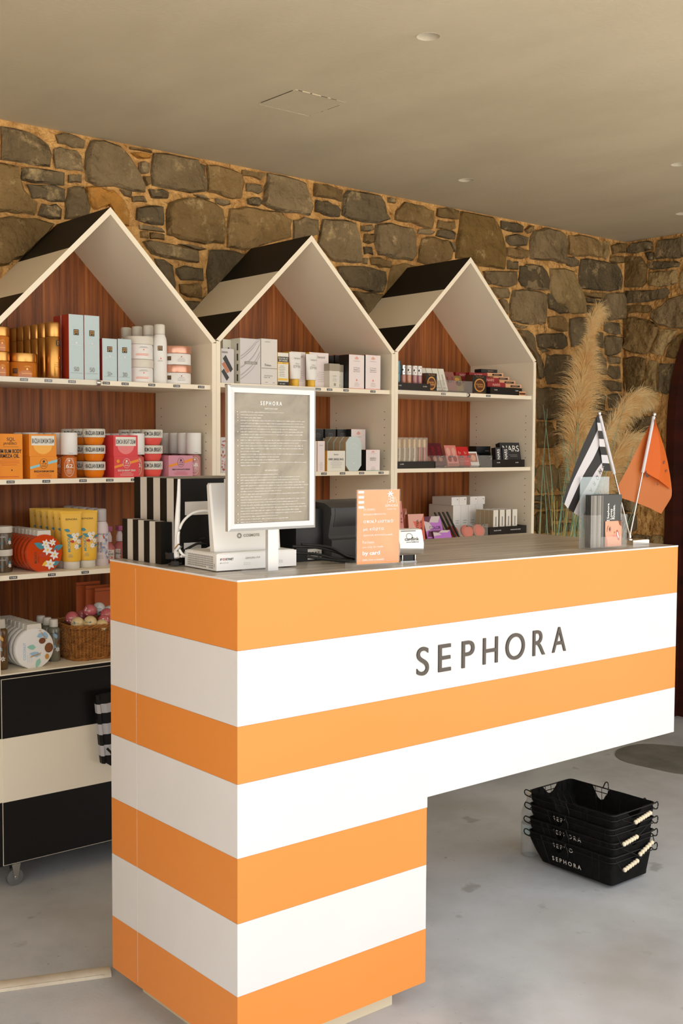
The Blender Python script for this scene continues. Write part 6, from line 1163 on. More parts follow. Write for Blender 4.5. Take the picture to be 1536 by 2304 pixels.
def disc_bottle(name, label, loc, r, dep, kb, sp, group, hc):
    t = thing(name, label, 'bottle', loc, 0, group)
    zf = r*.93; pts = []
    for i in range(33):
        a = -PI/2+math.asin(min(1, .36))+(2*PI-2*math.asin(.36))*i/32
        pts.append((r*math.cos(a), zf+r*math.sin(a)))
    b = MB()
    prof = [(0, .965), (.12, 1), (.88, 1), (1, .965)]; n = len(pts); vs = []
    for q, sc in prof:
        for (X, Z_) in pts: vs.append((X*sc, q*dep, zf+(Z_-zf)*sc if Z_ > .004 else Z_+(1-sc)*.004))
    fs = [[j*n+i, j*n+(i+1) % n, (j+1)*n+(i+1) % n, (j+1)*n+i] for j in range(3) for i in range(n)]+[list(range(n)), [3*n+i for i in reversed(range(n))]]
    b.add(vs, fs, kb); b.build('bottle', t, 40)
    b = MB(); w = r*.38; zt = zf+r*.93; b.prism([(-w, zt), (w, zt), (w*.94, zt+hc), (-w*.94, zt+hc)], .0025, dep-.0025, 'offw'); b.build('cap', t)
    b = MB(); prints(b, sp(r, zf), flat()); b.build('printed_face', t, fix=False)
    return t
x, y, z = ctr('disc_o'); r = .061
def spO(r, zf):
    P = [(r*.93*math.cos(2*PI*i/24), zf+r*.93*math.sin(2*PI*i/24)) for i in range(24)]
    return [('V', 'MONOI', -r*.5, zf-.012, .009, .036, 'brownjar'), ('V', 'monoi', -r*.34, zf-.018, .004, .02, 'brownjar')]+bouquet(r*.28, zf+.002, r*1.25)
g = disc_bottle('shower_gel_bottle', 'flat round orange-red shower gel bottle, front of its row', (x, y, z), r, .024, 'discor', spO, 'orange-red round bottles', .016); row(g, 9, -.0005, .0265, 'flat round orange-red shower gel bottle')
def tube_item(label, loc, w, h, kb, sp, group, rz=0):
    t = thing('lotion_tube', label, 'tube', loc, rz, group)
    b = MB(); hc = h*.13; n = 20; vs = []; lev = [(hc, .40, .40), (hc+.004, .43, .43), (h*.35, .455, .36), (h*.6, .475, .24), (h*.85, .495, .09), (h*.955, .5, .022), (h*.956, .5, .008), (h, .5, .008)]
    for z_, a, c in lev:
        for i in range(n): q = 2*PI*i/n; vs.append((w*a*math.cos(q), w*c*math.sin(q), z_))
    fs = [[j*n+i, j*n+(i+1) % n, (j+1)*n+(i+1) % n, (j+1)*n+i] for j in range(len(lev)-1) for i in range(n)]+[list(range(n))[::-1], [(len(lev)-1)*n+i for i in range(n)]]
    b.add(vs, fs, kb); b.build('tube_body', t, 45)
    b = MB(); b.lathe([(w*.36, 0), (w*.385, .002), (w*.385, hc-.0005)], 'offw', 20); b.build('cap', t, 50)
    def mp(X, Z_, e=0):
        zz = max(hc, min(h, Z_)); k_ = next(i for i in range(len(lev)-1) if lev[i+1][0] >= zz-1e-9); f = (zz-lev[k_][0])/(lev[k_+1][0]-lev[k_][0]); a = w*(lev[k_][1]+(lev[k_+1][1]-lev[k_][1])*f); c = w*(lev[k_][2]+(lev[k_+1][2]-lev[k_][2])*f)
        u = max(-.999, min(.999, X/a)); return (X, -c*math.sqrt(1-u*u)-.0007-e, Z_)
    b = MB(); prints(b, sp(w, h), mp); b.build('print', t, fix=False)
    return t
x, y, z = ctr('tubeA')
def spT(w, h): return [('T', 'SEPHORA', 0, h*.86, w*.55, .0055, 'ink'), ('V', 'MONOI', -w*.18, h*.42, .0085, h*.24, 'teal')]+bouquet(w*.16, h*.50, w*.62)+[leaf(-w*.1, h*.66, 2.9, w*.28, w*.15, 'teal')]+lines(-w*.14, h*.26, w*.22, 3, 'teal', .004)
g = tube_item('yellow body lotion tube with flower print, front of the left row', (x, y+.02, z), .070, .186, 'yellow', spT, 'yellow lotion tubes', -.2)
row(g, 6, .0, .046, 'yellow body lotion tube in the left row')
dup(g, (x+.0615, y+.030, z), 'yellow body lotion tube with flower print, front of the right row')
for i in range(1, 5): dup(g, (x+.0615, y+.030+.046*i, z), 'yellow body lotion tube in the right row, %s from the front of its row' % ORD[i])
x, y, z = ctr('can_l'); r = .0265
def spL(): 
    o = [('T', 'SEPHORA', .0, .105, .030, .0045, 'ink'), ('V', 'COTTON', -.010, .062, .007, .034, 'ink'), ('V', 'FLOWER', -.001, .062, .007, .034, 'ink')]
    for q, (a, c) in enumerate(((.016, .095), (.020, .078), (.014, .06), (.022, .05), (.018, .036))): o += [leaf(a, c, 1+q, .016, .007, 'lavp'), leaf(a-.003, c-.004, 2.2+q, .014, .006, 'pblue')]+flower(a+.003, c, .006, 'white', 'lavp', 5)
    return o+[leaf(.010, .088, 1.9, .018, .004, 'redp')]+lines(-.004, .035, .024, 3, 'greyp', .005)
g = can('pale lilac cotton-flower spray can with frosted cap, front of its row', (x, y+r, z), r, .189, 'lilac', 'clearcap', .22, spL(), 'pale lilac spray cans', -.35, shoulder=.02, capr=.78)
row(g, 5, .0, .056, 'pale lilac cotton-flower spray can')
def pumpb(label, loc):
    t = thing('pump_bottle', label, 'bottle', loc, 0, 'pink pump bottles')
    b = MB(); b.lathe([(.022, 0), (.023, .003), (.023, .052), (.012, .066), (.009, .07)], 'pinkbot', 20); b.build('bottle', t, 60)
    b = MB(); b.lathe([(.011, .071), (.012, .073), (.012, .088), (.007, .104), (.0045, .108)], 'lilac', 16); b.build('collar', t, 60)
    b = MB(); b.box(-.009, .009, -.012, .012, .108, .124, 'purple'); b.build('pump_head', t)
    b = MB(); prints(b, [('R', -.019, .019, .014, .046, 'pale'), ('T', 'LILAC', 0, .040, .02, .005, 'redp', .02), ('T', 'PARADISE', 0, .031, .03, .007, 'ink', .02), ('C', .006, .02, .008, .005, 'blush')], cyl(.023, -.4)); b.build('label', t, fix=False); return t
g = pumpb('pink pump bottle left of the striped boxes, front one', (.545, 1.45, .984))
for i, (a, c) in enumerate(((.500, 1.50), (.592, 1.45), (.548, 1.51))): dup(g, (a, c, .984), ['pink pump bottle behind and left of the front one', 'pink pump bottle half covered by the striped box', 'pink pump bottle at the back of the group'][i])

# ------------------------------------------------------------------ LEFT UNIT, CABINET TOP
x, y, z = ctr('bbot'); 
t = thing('shower_oil_bottle', 'brown slim bottle with white cap at the left picture edge', 'bottle', (x, y+.022, z))
def slim(t, r, h, kb, sp):
    b = MB(); b.lathe([(r*.94, 0), (r, .002), (r, h*.76), (r*.8, h*.80), (r*.5, h*.82)], kb, 20); b.build('bottle', t, 60)
    b = MB(); b.lathe([(r*.68, h*.822), (r*.69, h*.825), (r*.66, h-.002), (r*.6, h)], 'offw', 20); b.build('cap', t, 50)
    b = MB(); prints(b, sp, cyl(r, -.35)); b.build('label', t, fix=False)
slim(t, .0215, .158, 'bbottle', [leaf(.006, .09, 2, .022, .008, 'ring'), leaf(.008, .07, 1, .02, .012, 'coco'), leaf(.003, .06, 2.3, .022, .011, 'pblue')]+flower(.004, .035, .009, 'pale', 'coco'))
x, y, z = ctr('disc_w'); r = .0655
def spW(r, zf):
    o = [('V', 'COCONUT', -r*.52, zf-.006, .0085, .055, 'pblue')]+[('V', 'coconut body milk', -r*(.36-.1*q), zf-.03, .003, .026, 'pblue') for q in range(3)]
    o += [leaf(r*.1, zf+r*.55, .3, r*.5, r*.22, 'pblue'), leaf(r*.05, zf+r*.05, 3.0, r*.45, r*.25, 'mint'), leaf(r*.3, zf-r*.35, 2.9, r*.6, r*.25, 'pblue'), leaf(r*.25, zf-r*.5, 4.3, r*.5, r*.25, 'mint'), leaf(r*.62, zf+r*.4, 1.9, r*.4, r*.25, 'pblue')]
    for q in range(6): o += [leaf(r*(.2+.07*q), zf+r*(.86-.1*q), -.3, r*.2, r*.035, 'ring'), leaf(r*(.32-.09*q), zf-r*(.22+.02*q), 3.9, r*.16, r*.04, 'ring')]
    o += [('C', r*.38, zf+r*.34, r*.17, r*.15, 'coco'), ('C', r*.72, zf+r*.32, r*.13, r*.11, 'pale'), ('C', r*.72, zf-r*.03, r*.22, r*.24, 'coco'), ('C', r*.62, zf-r*.45, r*.16, r*.2, 'pale'), ('C', r*.62, zf-r*.45, r*.11, r*.14, 'ring')]
    o += [('R', r*.56+r*.06*q, r*.575+r*.06*q, zf-r*.2, zf+r*.14, 'gold') for q in range(5)]
    return o
g = disc_bottle('body_milk_bottle', 'flat round white coconut body milk bottle, front of its row', (x, y, z), r, .026, 'white', spW, 'white round bottles', .0165); row(g, 8, -.0005, .0295, 'flat round white coconut body milk bottle')
x, y, z = ctr('clr')
t = thing('clear_oil_bottle', 'smoky clear bottle with white cap, front of three', 'bottle', (x, y+.022, z), 0, 'smoky clear bottles with white caps')
slim(t, .0205, .136, 'clearb', [('T', 'SEPHORA', 0, .092, .026, .004, 'ink'), leaf(.008, .075, 2, .022, .011, 'pblue'), leaf(.01, .055, 1, .022, .011, 'coco'), leaf(.006, .045, 2.6, .024, .012, 'pblue')]+flower(.01, .04, .009, 'pale', 'pblue'))
for i in (1, 2): dup(t, (x, y+.022+.048*i, z), 'smoky clear bottle with white cap, %s of three' % ['', 'middle', 'rearmost'][i])
# wicker basket
t = thing('wicker_basket', 'brown wicker basket of wrapped balls on the cabinet top', 'basket', (.40, 1.372, .682), math.radians(-4))
BW, BD, BH = .185, .205, .108
def rr(w, d, n=40):
    P = []
    for i in range(n):
        a = 2*PI*i/n; c, s_ = math.cos(a), math.sin(a); p = 5
        k_ = (abs(c)**p+abs(s_)**p)**(-1/p); P.append((c*k_*w/2, s_*k_*d/2))
    return P
b = MB(); b.add([(x_, y_+BD/2, z_) for z_, sc in ((.002, .86), (BH-.004, .95)) for x_, y_ in rr(BW*sc, BD*sc)], [[i, (i+1) % 40, 40+(i+1) % 40, 40+i] for i in range(40)]+[list(range(40))], 'wickin'); b.build('basket_shadow_shell', t)  # added dark shell; shade behind the weave is put into its colour
b = MB(); NS = 56
for rowi in range(19):     # horizontal weavers, weaving in and out of the stakes
    zz = .006+rowi*.0052; sc = .90+.10*zz/BH; P = rr(BW*sc, BD*sc, NS*2); path = []
    for i, (x_, y_) in enumerate(P):
        o_ = 1+.022*math.cos(PI*i/2+PI*rowi) if 1 else 1
        path.append((x_*o_, y_*o_+BD/2, zz))
    b.tube(path, .0021, 'wicker', 4, True)
tag(b.build('wicker_weave', t), kind='stuff')
P0 = rr(BW*.9, BD*.9, NS); P1 = rr(BW, BD, NS); b = MB()
for i in range(NS): b.tube([(P0[i][0], P0[i][1]+BD/2, .0), (P1[i][0], P1[i][1]+BD/2, BH)], .0026, 'wicker', 4)
tag(b.build('wicker_stake', t), kind='stuff')
b = MB()
for q in range(3):
    P = rr(BW*1.03, BD*1.03, 72); b.tube([(x_*(1+.018*math.cos(i*.9+q*2.1)), y_*(1+.018*math.cos(i*.9+q*2.1))+BD/2, BH+.003+.0045*math.sin(i*.9+q*2.1)) for i, (x_, y_) in enumerate(P)], .0032, 'wicker', 5, True)
b.build('braided_rim', t, 60)
b = MB()
for q in range(2):
    P = rr(BW*.93, BD*.93, 72); b.tube([(x_*(1+.018*math.cos(i*.7+q*3.1)), y_*(1+.018*math.cos(i*.7+q*3.1))+BD/2, .004+.003*math.sin(i*.7+q*3.1)) for i, (x_, y_) in enumerate(P)], .0035, 'wicker', 5, True)
b.build('braided_foot', t, 60)
balls = [('bcream', -.058, .045, .003, 'cream wrapped bath ball at the left front of the basket'), ('bcream', -.023, .025, .006, 'cream wrapped bath ball second from the left in front'), ('bpink', -.05, .10, .014, 'pink wrapped bath ball at the back left of the basket'),
 ('bpink', .002, .075, .036, 'pink wrapped bath ball on top of the heap'), ('bpink', .03, .03, .004, 'small pink wrapped bath ball low in front'), ('bcream', .015, .018, -.008, 'cream and white bath ball sunk at the front rim'),
 ('bpink', .048, .045, .022, 'shiny pink bath ball right of the middle'), ('bwhite', .045, .095, .037, 'white and blue wrapped bath ball at the top back'), ('bwhite', .078, .08, .025, 'white wrapped bath ball beside the counter edge'), ('bwhite', .075, .035, .006, 'white wrapped bath ball low beside the counter edge'), ('bpink', .0, .13, .01, 'pink wrapped bath ball at the far side')]
for k, dx, dy, dz, lb in balls:
    o = thing('bath_ball', lb, 'ball', (.40+dx, 1.372+dy, .682+BH-.006+dz+.014), 0, 'wrapped bath balls')
    b = MB(); R = .0225; b.lathe([(R*math.sin(a*PI/12) if 0 < a < 12 else .0005, -R*math.cos(a*PI/12)) for a in range(13)], k, 18); b.build('ball', o, 80)
    b = MB(); rb = random.Random(lb)
    def sph(X, Z_, e=0, a0=rb.uniform(-.9, -.1)):
        la, lo_ = Z_/R, X/R+a0; q = R+.0004+e; return (q*math.cos(la)*math.sin(lo_), -q*math.cos(la)*math.cos(lo_), q*math.sin(la))
    kk = {'bpink': 'pale', 'bcream': 'teal', 'bwhite': 'pblue'}[k]
    prints(b, [('T', 'SEPHORA', 0, .004, .024, .0032, 'ink' if k != 'bpink' else 'pale')]+[leaf(rb.uniform(-.016, .012), rb.uniform(-.012, .012), rb.uniform(0, 6), .009, .004, kk) for _ in range(3)]+([leaf(.005, -.01, .5, .010, .006, 'coco')] if k == 'bwhite' else []), sph); b.build('wrapper_print', o, fix=False)
for i, (dx, h) in enumerate(((0, .062), (.026, .050), (.050, .042))):
    o = thing('mask_sachet', ['tallest terracotta sachet behind the basket', 'middle terracotta sachet behind the basket', 'shortest terracotta sachet beside the counter edge'][i], 'sachet', (.485+dx, 1.62-.02*i, .682), 0, 'terracotta sachets')
    b = MB(); b.prism([(-.045, 0), (.045, 0), (.045, .165+h-.03*0), (-.045, .165+h)], 0, .006, 'terra'); b.xf(lambda X, Y, Z_: (X, Y+.0+(.005 if .01 < Z_ < .1 else 0), Z_)); b.build('pouch', o)
    b = MB(); b.box(-.045, .045, -.0008, .0005, .165+h-.012, .165+h-.010, 'coco'); b.build('seal_line', o)

# ------------------------------------------------------------------ MIDDLE UNIT, TOP SHELF
x, y, z = ctr('pic'); w, h = wid('pic'), hei('pic')
def swoosh(w, h, n=5, seed=1):
    r = random.Random(seed); o = []
    for i in range(n):
        x0, z0 = -w*.48, h*r.uniform(-.0, .7); P = [(x0+w*.96*q/6, min(h*.98, max(h*.02, z0+h*.55*(q/6)**1.6+.004*math.sin(q)))) for q in range(7)]
        o.append(('P', P+[(a, min(h*.985, c+h*.022)) for a, c in reversed(P)], 'shade'))
    return o
carton('grey carton with pictured lipsticks at the left end of the middle unit', 'carton', (x, y, z), w, .05, h, 'housep', 'pale', sp=[('P', [(-.02, .085), (-.008, .098), (.022, .05), (.012, .038)], 'dark'), ('P', [(-.024, .066), (-.014, .074), (.008, .042), (-.002, .034)], 'clay'), ('P', [(-.026, .04), (-.016, .05), (.006, .02), (-.004, .008)], 'dark'), ('R', -.024, .0, .104, .110, 'greyp')])
x, y, z = ctr('pic2'); carton('pale carton behind the lipstick-picture carton', 'carton', (x, y, z), wid('pic2'), .06, hei('pic2'), 'pale', 'pale', 'beige', [('R', -.003, .003, .09, .13, 'dark')])
x, y, z = ctr('hous'); w, h = wid('hous'), hei('hous')
carton('large pearl-grey carton with brush strokes and a small grey tag', 'carton', (x, y, z), w, .065, h, 'housep', 'pale', sp=swoosh(w, h)+[('R', -.025, .03, h*.44, h*.50, 'greyp'), ('T', 'HOUSE NEW', .002, h*.47, .04, .0045, 'white')])
b = MB()
for q in range(4): b.box(-w/2-.0006, -w/2, .012, .02, .01+.036*q, .034+.036*q, 'dark')
b.build('side_print', [o for o in bpy.data.objects if o.get('label', '').startswith('large pearl-grey')][0])
x, y, z = ctr('ord'); w, h = wid('ord')-.002, hei('ord')
carton('tall off-white carton with a grey bar and black wordmark', 'carton', (x, y, z), w, .05, h, 'ordgrey', 'pale', sp=[('T', 'The', -w*.25, h*.455, .006, .003, 'ink'), ('T', 'Ordinary.', -w*.08, h*.425, w*.42, .0095, 'ink'), ('R', -w/2+.001, w/2-.001, h*.355, h*.37, 'taupe'), ('T', 'Natural Moisturizing', -w*.06, h*.2, w*.5, .0045, 'ink'), ('T', 'Factors + HA', -w*.14, h*.165, w*.36, .0042, 'ink'), ('R', -w*.25, -w*.1, h*.05, h*.06, 'greyp'), ('R', w*.2, w*.34, h*.05, h*.06, 'greyp'), ('R', -w*.28, w*.05, h*.93, h*.94, 'greyp')])
x, y, z = ctr('scr'); w, h = wid('scr'), hei('scr')
carton('small black, white and yellow sunscreen carton', 'carton', (x, y, z), w, .05, h, 'pale', 'sgyel', 'sgyel', [('R', -w/2, w/2, h*.72, h*.88, 'ink'), ('T', 'POLYGLUTAMIC ACID', 0, h*.83, w*.9, .006, 'pale', .02), ('T', 'DEWY SUNSCREEN', 0, h*.765, w*.8, .006, 'pale', .02), ('R', -w/2, w/2, h*.66, h*.715, 'sgyel'), ('T', 'SPF 30', .004, h*.687, w*.3, .004, 'ink')]+lines(-.006, h*.6, w*.6, 7, 'ink', .006)+[('R', -w/2, w/2, 0, h*.12, 'ink'), ('R', -w*.45, w*.42, h*.16, h*.22, 'ylp'), ('T', 'inn skin', -.004, h*.06, w*.5, .005, 'pale')])
def sgbox(nm, lb):
    x, y, z = ctr(nm); w, h = wid(nm), hei(nm)
    carton(lb, 'carton', (x, y, z), w, .06, h, 'pinkw', 'sgyel', 'sgyel', [('T', 'Supergoop!', w*.12, h*.87, w*.4, .011, 'greyp', .01)]+lines(w*.12, h*.45, w*.5, 6, 'greyp', .007))
sgbox('sgA', 'white sun-cream carton with yellow side behind the left yellow-capped tube'); sgbox('sgB', 'white sun-cream carton with yellow side behind the right yellow-capped tube')
def sgt(nm, lb):
    x, y, z = ctr(nm); w, h = wid(nm), hei(nm)
    t = thing('sun_cream_tube', lb, 'tube', (x, y+.016, z), 0, 'white sun cream tubes with yellow caps'); n = 18
    b = MB(); lev = [(h*.215, .38, .3), (h*.24, .42, .32), (h*.6, .47, .2), (h*.93, .5, .03), (h, .5, .015)]
    b.add([(w*a*math.cos(2*PI*i/n), w*c*math.sin(2*PI*i/n), z_) for z_, a, c in lev for i in range(n)], [[j*n+i, j*n+(i+1) % n, (j+1)*n+(i+1) % n, (j+1)*n+i] for j in range(4) for i in range(n)]+[list(range(n)), [4*n+i for i in range(n)]], 'white'); b.build('tube_body', t, 45)
    b = MB(); b.lathe([(w*.25, 0), (w*.26, .001), (w*.26, h*.21)], 'sgyel', 18); b.build('cap', t, 50)
    b = MB(); prints(b, [('T', 'Supergoop!', .002, h*.82, w*.5, .008, 'greyp', .01), ('T', 'Glow', .002, h*.67, w*.3, .005, 'greyp'), ('T', 'SCREEN', .0, h*.58, w*.55, .010, 'greyp')]+lines(0, h*.45, w*.4, 3, 'greyp', .005), flat(-w*.33*.62)); b.build('print', t, fix=False); return t
sgt('sgtA', 'white sun-cream tube standing on its yellow cap, left one'); sgt('sgtB', 'white sun-cream tube standing on its yellow cap, right one')
def ob(lb, x, y, z):
    t = thing('serum_bottle', lb, 'bottle', (x, y, z), 0, 'cream bottles with taupe caps')
    b = MB(); b.box(-.024, .024, 0, .042, 0, .064, 'offw'); b.build('bottle', t)
    b = MB(); b.box(-.0245, .0245, -.0005, .0425, .0645, .091, 'taupe'); b.build('cap', t)
    b = MB(); prints(b, [('T', 'OLAPLEX', .0, .045, .02, .004, 'greyp')]+lines(0, .037, .024, 3, 'greyp', .005)+[('R', -.004, .006, .008, .018, 'taupe')], flat()); b.build('print', t, fix=False); return t
x, y, z = ctr('ob1'); ob('front cream bottle with square taupe cap', x, y, z); ob('cream bottle with taupe cap behind and right of the front one', x+.044, y+.03, z)
def de(lb, x, y, z, w, h, k2='coralE', d=.06, txt=('C-Tango', 'Vitamin C', 'Eye Cream')):
    return carton(lb, 'carton', (x, y, z), w, d, h, 'pinkw', 'dark2', 'coralE', [('P', [(-w*.14, h*.9), (0, h*.96), (w*.14, h*.9), (w*.08, h*.87), (-w*.08, h*.87)], 'rosetri'), ('R', -w*.2, w*.2, h*.81, h*.818, 'greyp')]+[('T', s_, 0, h*(.62-.055*i), w*.42, .0042, 'ink') for i, s_ in enumerate(txt)]+([('R', -w*.055, w*.055, h*.255, h*.27, k2), ('R', -w*.011, w*.011, h*.225, h*.30, k2)] if k2 == 'coralE' else [])+lines(0, h*.18, w*.35, 3, 'greyp', .0055)+[('R', -w/2, w/2, 0, .0022, k2)])
x, y, z = ctr('de1'); de('white serum carton with black side, left of the pair at the right end', x, y, z, wid('de1'), hei('de1'))
x, y, z = ctr('de2'); de('white serum carton with coral foot, right of the pair at the right end', x, y, z, wid('de2'), hei('de2'))
for nm, lb in (('bk1', 'narrow black carton at the back, left one'), ('bk2', 'narrow black carton at the back, right one')):
    x, y, z = ctr(nm); carton(lb, 'carton', (x, y, z), wid(nm), .05, hei(nm), 'dark2', 'dark2', 'coralE')

# ------------------------------------------------------------------ MIDDLE UNIT, MIDDLE SHELF
for nm, lb in (('ss1', 'narrow white carton with yellow edges, partly behind the notice frame'), ('ss2', 'narrow white carton with yellow edges right of the notice frame')):
    x, y, z = ctr(nm); w, h = wid(nm), hei(nm); carton(lb, 'carton', (x, y, z), w, .04, h, 'pinkw', 'sgyel', 'sgyel', [('T', 'Supergoop!', 0, h*.86, w*.5, .006, 'greyp')]+lines(0, h*.3, w*.5, 5, 'greyp', .006))
x, y, z = ctr('esf'); w, h = wid('esf'), hei('esf')
carton('low yellow and white face-cream carton', 'carton', (x, y, z), w, .05, h, 'pale', 'sgyel', 'sgyel', [('T', 'Supergoop!', 0, h*.82, w*.26, .008, 'greyp', .01), ('T', 'EVERY. SINGLE. FACE.', 0, h*.59, w*.84, .0075, 'ink', .02)]+lines(0, h*.5, w*.7, 5, 'greyp', .006))
x, y, z = ctr('oct'); w, h = wid('oct'), hei('oct')
t = thing('octagonal_pack', 'flat octagonal icy pack, front of its row', 'carton', (x, y, z), 0, 'octagonal icy packs'); c_ = .018
P = [(-w/2+c_, 0), (w/2-c_, 0), (w/2, c_*1.2), (w/2, h-c_*1.2), (w/2-c_, h), (-w/2+c_, h), (-w/2, h-c_*1.2), (-w/2, c_*1.2)]
b = MB(); b.prism(P, 0, .030, 'icy', kside='beige'); b.build('pack', t); b = MB(); b.prism([(a*.99, c*.99+.0006) for a, c in P], -.0015, 0, 'icy'); b.build('front_plate', t)
b = MB(); prints(b, [('O', 0, h*.72, w*.2, h*.08, .0008, 'white'), ('P', [(0, h*.2), (w*.03, h*.23), (0, h*.26), (-w*.03, h*.23)], 'white'), ('R', -w*.2, w*.2, h*.45, h*.455, 'white')], flat(-.0021)); b.build('print', t, fix=False)
row(t, 6, -.001, .036, 'flat octagonal icy pack')
x, y, z = ctr('dsm'); de('small white carton with black side at the right end of the middle shelf', x, y, z, wid('dsm'), hei('dsm'), 'mint', .055, ('Lala Retro', 'Whipped Cream', 'Moisturizer'))
x, y, z = ctr('dbk'); de('white carton standing behind the octagonal packs', x, y, z, wid('dbk'), hei('dbk'), 'mint', .055, ('Beste', 'No. 9 Jelly', 'Cleanser'))
x, y, z = ctr('bka')
for i in range(3):
    o = carton('black carton in the back row, %s of three' % ['leftmost', 'middle', 'rightmost'][i], 'carton', (x+.062*i-.02, y, z), .053, .05, hei('bka'), 'dark2', 'dark2', 'mint', lines(0, .145, .03, 5, 'greyp', .006), 'black cartons in the back row')
x, y, z = ctr('glit'); carton('pink glittery carton half hidden left of the notice frame', 'carton', (x, y, z), wid('glit'), .05, hei('glit'), 'housep', 'pale', sp=[('C', random.Random(i).uniform(-.015, .015), random.Random(i+50).uniform(.004, .12), .0028, .0028, ['redp', 'blush', 'rosetri', 'coppertri'][i % 4]) for i in range(40)])

# ------------------------------------------------------------------ RIGHT UNIT, TOP SHELF
def tray(nm, lb, d=.09, tags=()):
    x, y, z = ctr(nm); w, h = wid(nm), hei(nm); t = thing('display_tray', lb, 'tray', (x, y, z))
    b = MB(); b.box(-w/2, w/2, 0, .004, 0, h, 'tray'); b.box(-w/2, w/2, .004, d, 0, h*.35, 'tray'); b.box(-w/2, -w/2+.003, .004, d, h*.35, h, 'tray'); b.box(w/2-.003, w/2, .004, d, h*.35, h, 'tray'); b.build('tray_body', t)
    b = MB()
    for (fx, s_, ww) in tags: prints(b, [('T', s_, fx*w, h*.62, ww, .0045, 'white', .01)], flat())
    if tags: b.build('price_print', t, fix=False)
    return t
tray('tr1', 'black tray of lip glosses at the left of the top shelf', tags=((-.44, '7.99€', .016), (.33, '13.99€', .022)))
def gloss(lb, x, y, z, r, h, kb, kc, f=.45, group=None, name='lip_gloss'):
    t = thing(name, lb, 'cosmetic', (x, y, z), 0, group)
    b = MB(); b.lathe([(r*.95, 0), (r, .001), (r, h*(1-f)-.001), (r*.8, h*(1-f))], kb, 14); b.build('vial', t, 50)
    b = MB(); b.lathe([(r*.96, h*(1-f)+.0004), (r*.96, h-.001), (r*.85, h)], kc, 14); b.build('cap', t, 50); return t
x, y, z = ctr('masc'); gloss('steel-blue mascara tube at the left end', x, y+.022, z+.0105, .0125, .106, 'masc', 'masc', .45)
for i, nm in enumerate(('lg1', 'lg2', 'lg3', 'lg4')):
    x, y, z = ctr(nm); o = gloss('lip gloss with white patterned cap, %s of four' % ['leftmost', 'second', 'third', 'rightmost'][i], x, y+.022, z+.0105, .0115, .091, ['gloss1', 'gloss2', 'gloss3', 'gloss3'][i], 'chrome' if i == 0 else 'white', .42, 'lip glosses in the tray')
    b = MB(); prints(b, [('C', -.003, .072, .003, .004, 'dark'), ('R', .0, .004, .060, .064, 'gloss1'), ('C', .004, .082, .002, .002, 'gloss1')], cyl(.0111, -.6)); b.build('cap_print', o, fix=False)
def chocbox(nm, lb):
    x, y, z = ctr(nm); w, h = wid(nm), hei(nm)
    return carton(lb, 'carton', (x, y, z), w, .045, h, 'dark2', 'choc', 'dark2', [('T', 'Too Faced', 0, h*.92, w*.6, .006, 'goldlid'), ('C', 0, h*.46, w*.40, h*.37, 'ring'), ('C', 0, h*.46, w*.33, h*.30, 'choc'), ('T', 'chocolate', -.002, h*.52, w*.5, .008, 'ring', .01), ('T', 'Soleil', .004, h*.40, w*.4, .010, 'ring', .01), ('R', -w*.4, w*.4, h*.03, h*.045, 'goldlid')], 'black cartons with gold ovals')
chocbox('ch1', 'black carton with gold oval beside the lip glosses'); chocbox('ch2', 'black carton with gold oval in the middle of the top shelf')
def leaner(lb, x, y, z, w, h, d, k, tilt=-.35, side=None, sp=(), group=None, cat='carton', rz=-.25, name='leaning_carton'):
    """carton tipped backwards about its lower front edge"""
    t = thing(name, lb, cat, (x, y, z), rz, group)
    ca, sa = math.cos(tilt), math.sin(tilt)
    f = lambda X, Y, Z_: (X, Y*ca-Z_*sa, Y*sa+Z_*ca-(d*sa if sa < 0 else 0))
    b = MB(); b.box(-w/2, w/2, 0, d, 0, h, k, left=side or k, top=side or k); b.xf(f); b.build('box', t)
    if sp: b = MB(); prints(b, sp, flat()); b.xf(f); b.build('printed_face', t, fix=False)
    return t
for i in range(4):
    leaner('white palette carton leaning back, %s of four' % ['leftmost', 'second', 'third', 'rightmost'][i], 1.893+.031*i, 1.40-.004*i, 1.6045+.003, .027, .1, .014, 'pale', -.42, 'beige', [('V', 'NATURAL', 0, .05, .006, .05, 'greyp'), ('R', -.01, .01, .01, .012, 'greyp')], 'white leaning palette cartons')
for i in range(2):
    leaner('dusty mauve palette carton leaning back, %s of two' % ['left', 'right'][i], 2.012+.028*i, 1.385, 1.6045+.003, .025, .088, .014, 'mauvec', -.45, 'mauvec', [('V', 'NUDE', 0, .05, .006, .03, 'wine')], 'mauve leaning palette cartons')
leaner('gold-olive palette carton leaning behind the clear tray', 2.068, 1.385, 1.6045+.003, .042, .072, .014, 'olive', -.45, 'beige', [('C', .003, .035, .014, .012, 'choc'), ('C', .0, .055, .012, .008, 'ring')])
def acr(nm, lb, d=.07, tags=()):
    x, y, z = ctr(nm); w, h = wid(nm), hei(nm); t = thing('acrylic_tray', lb, 'tray', (x, y, z), 0, 'clear acrylic display trays'); e = .0022
    b = MB(); b.box(-w/2, w/2, 0, e, 0, h, 'acrylic'); b.box(-w/2, -w/2+e, e, d, 0, h, 'acrylic'); b.box(w/2-e, w/2, e, d, 0, h, 'acrylic'); b.box(-w/2+e, w/2-e, e, d, 0, e, 'acrylic'); b.build('tray_body', t)
    for fx, s_ in tags:
        b = MB(); prints(b, [('R', fx*w-.010, fx*w+.010, h-.0075, h-.001, 'ink'), ('T', s_, fx*w, h-.0042, .016, .0036, 'white')], flat()); b.build('price_tag', t, fix=False)
    return t
acr('acr1', 'clear acrylic tray on the top shelf', tags=((-.35, '7.50€'), (-.02, '5.50€')))
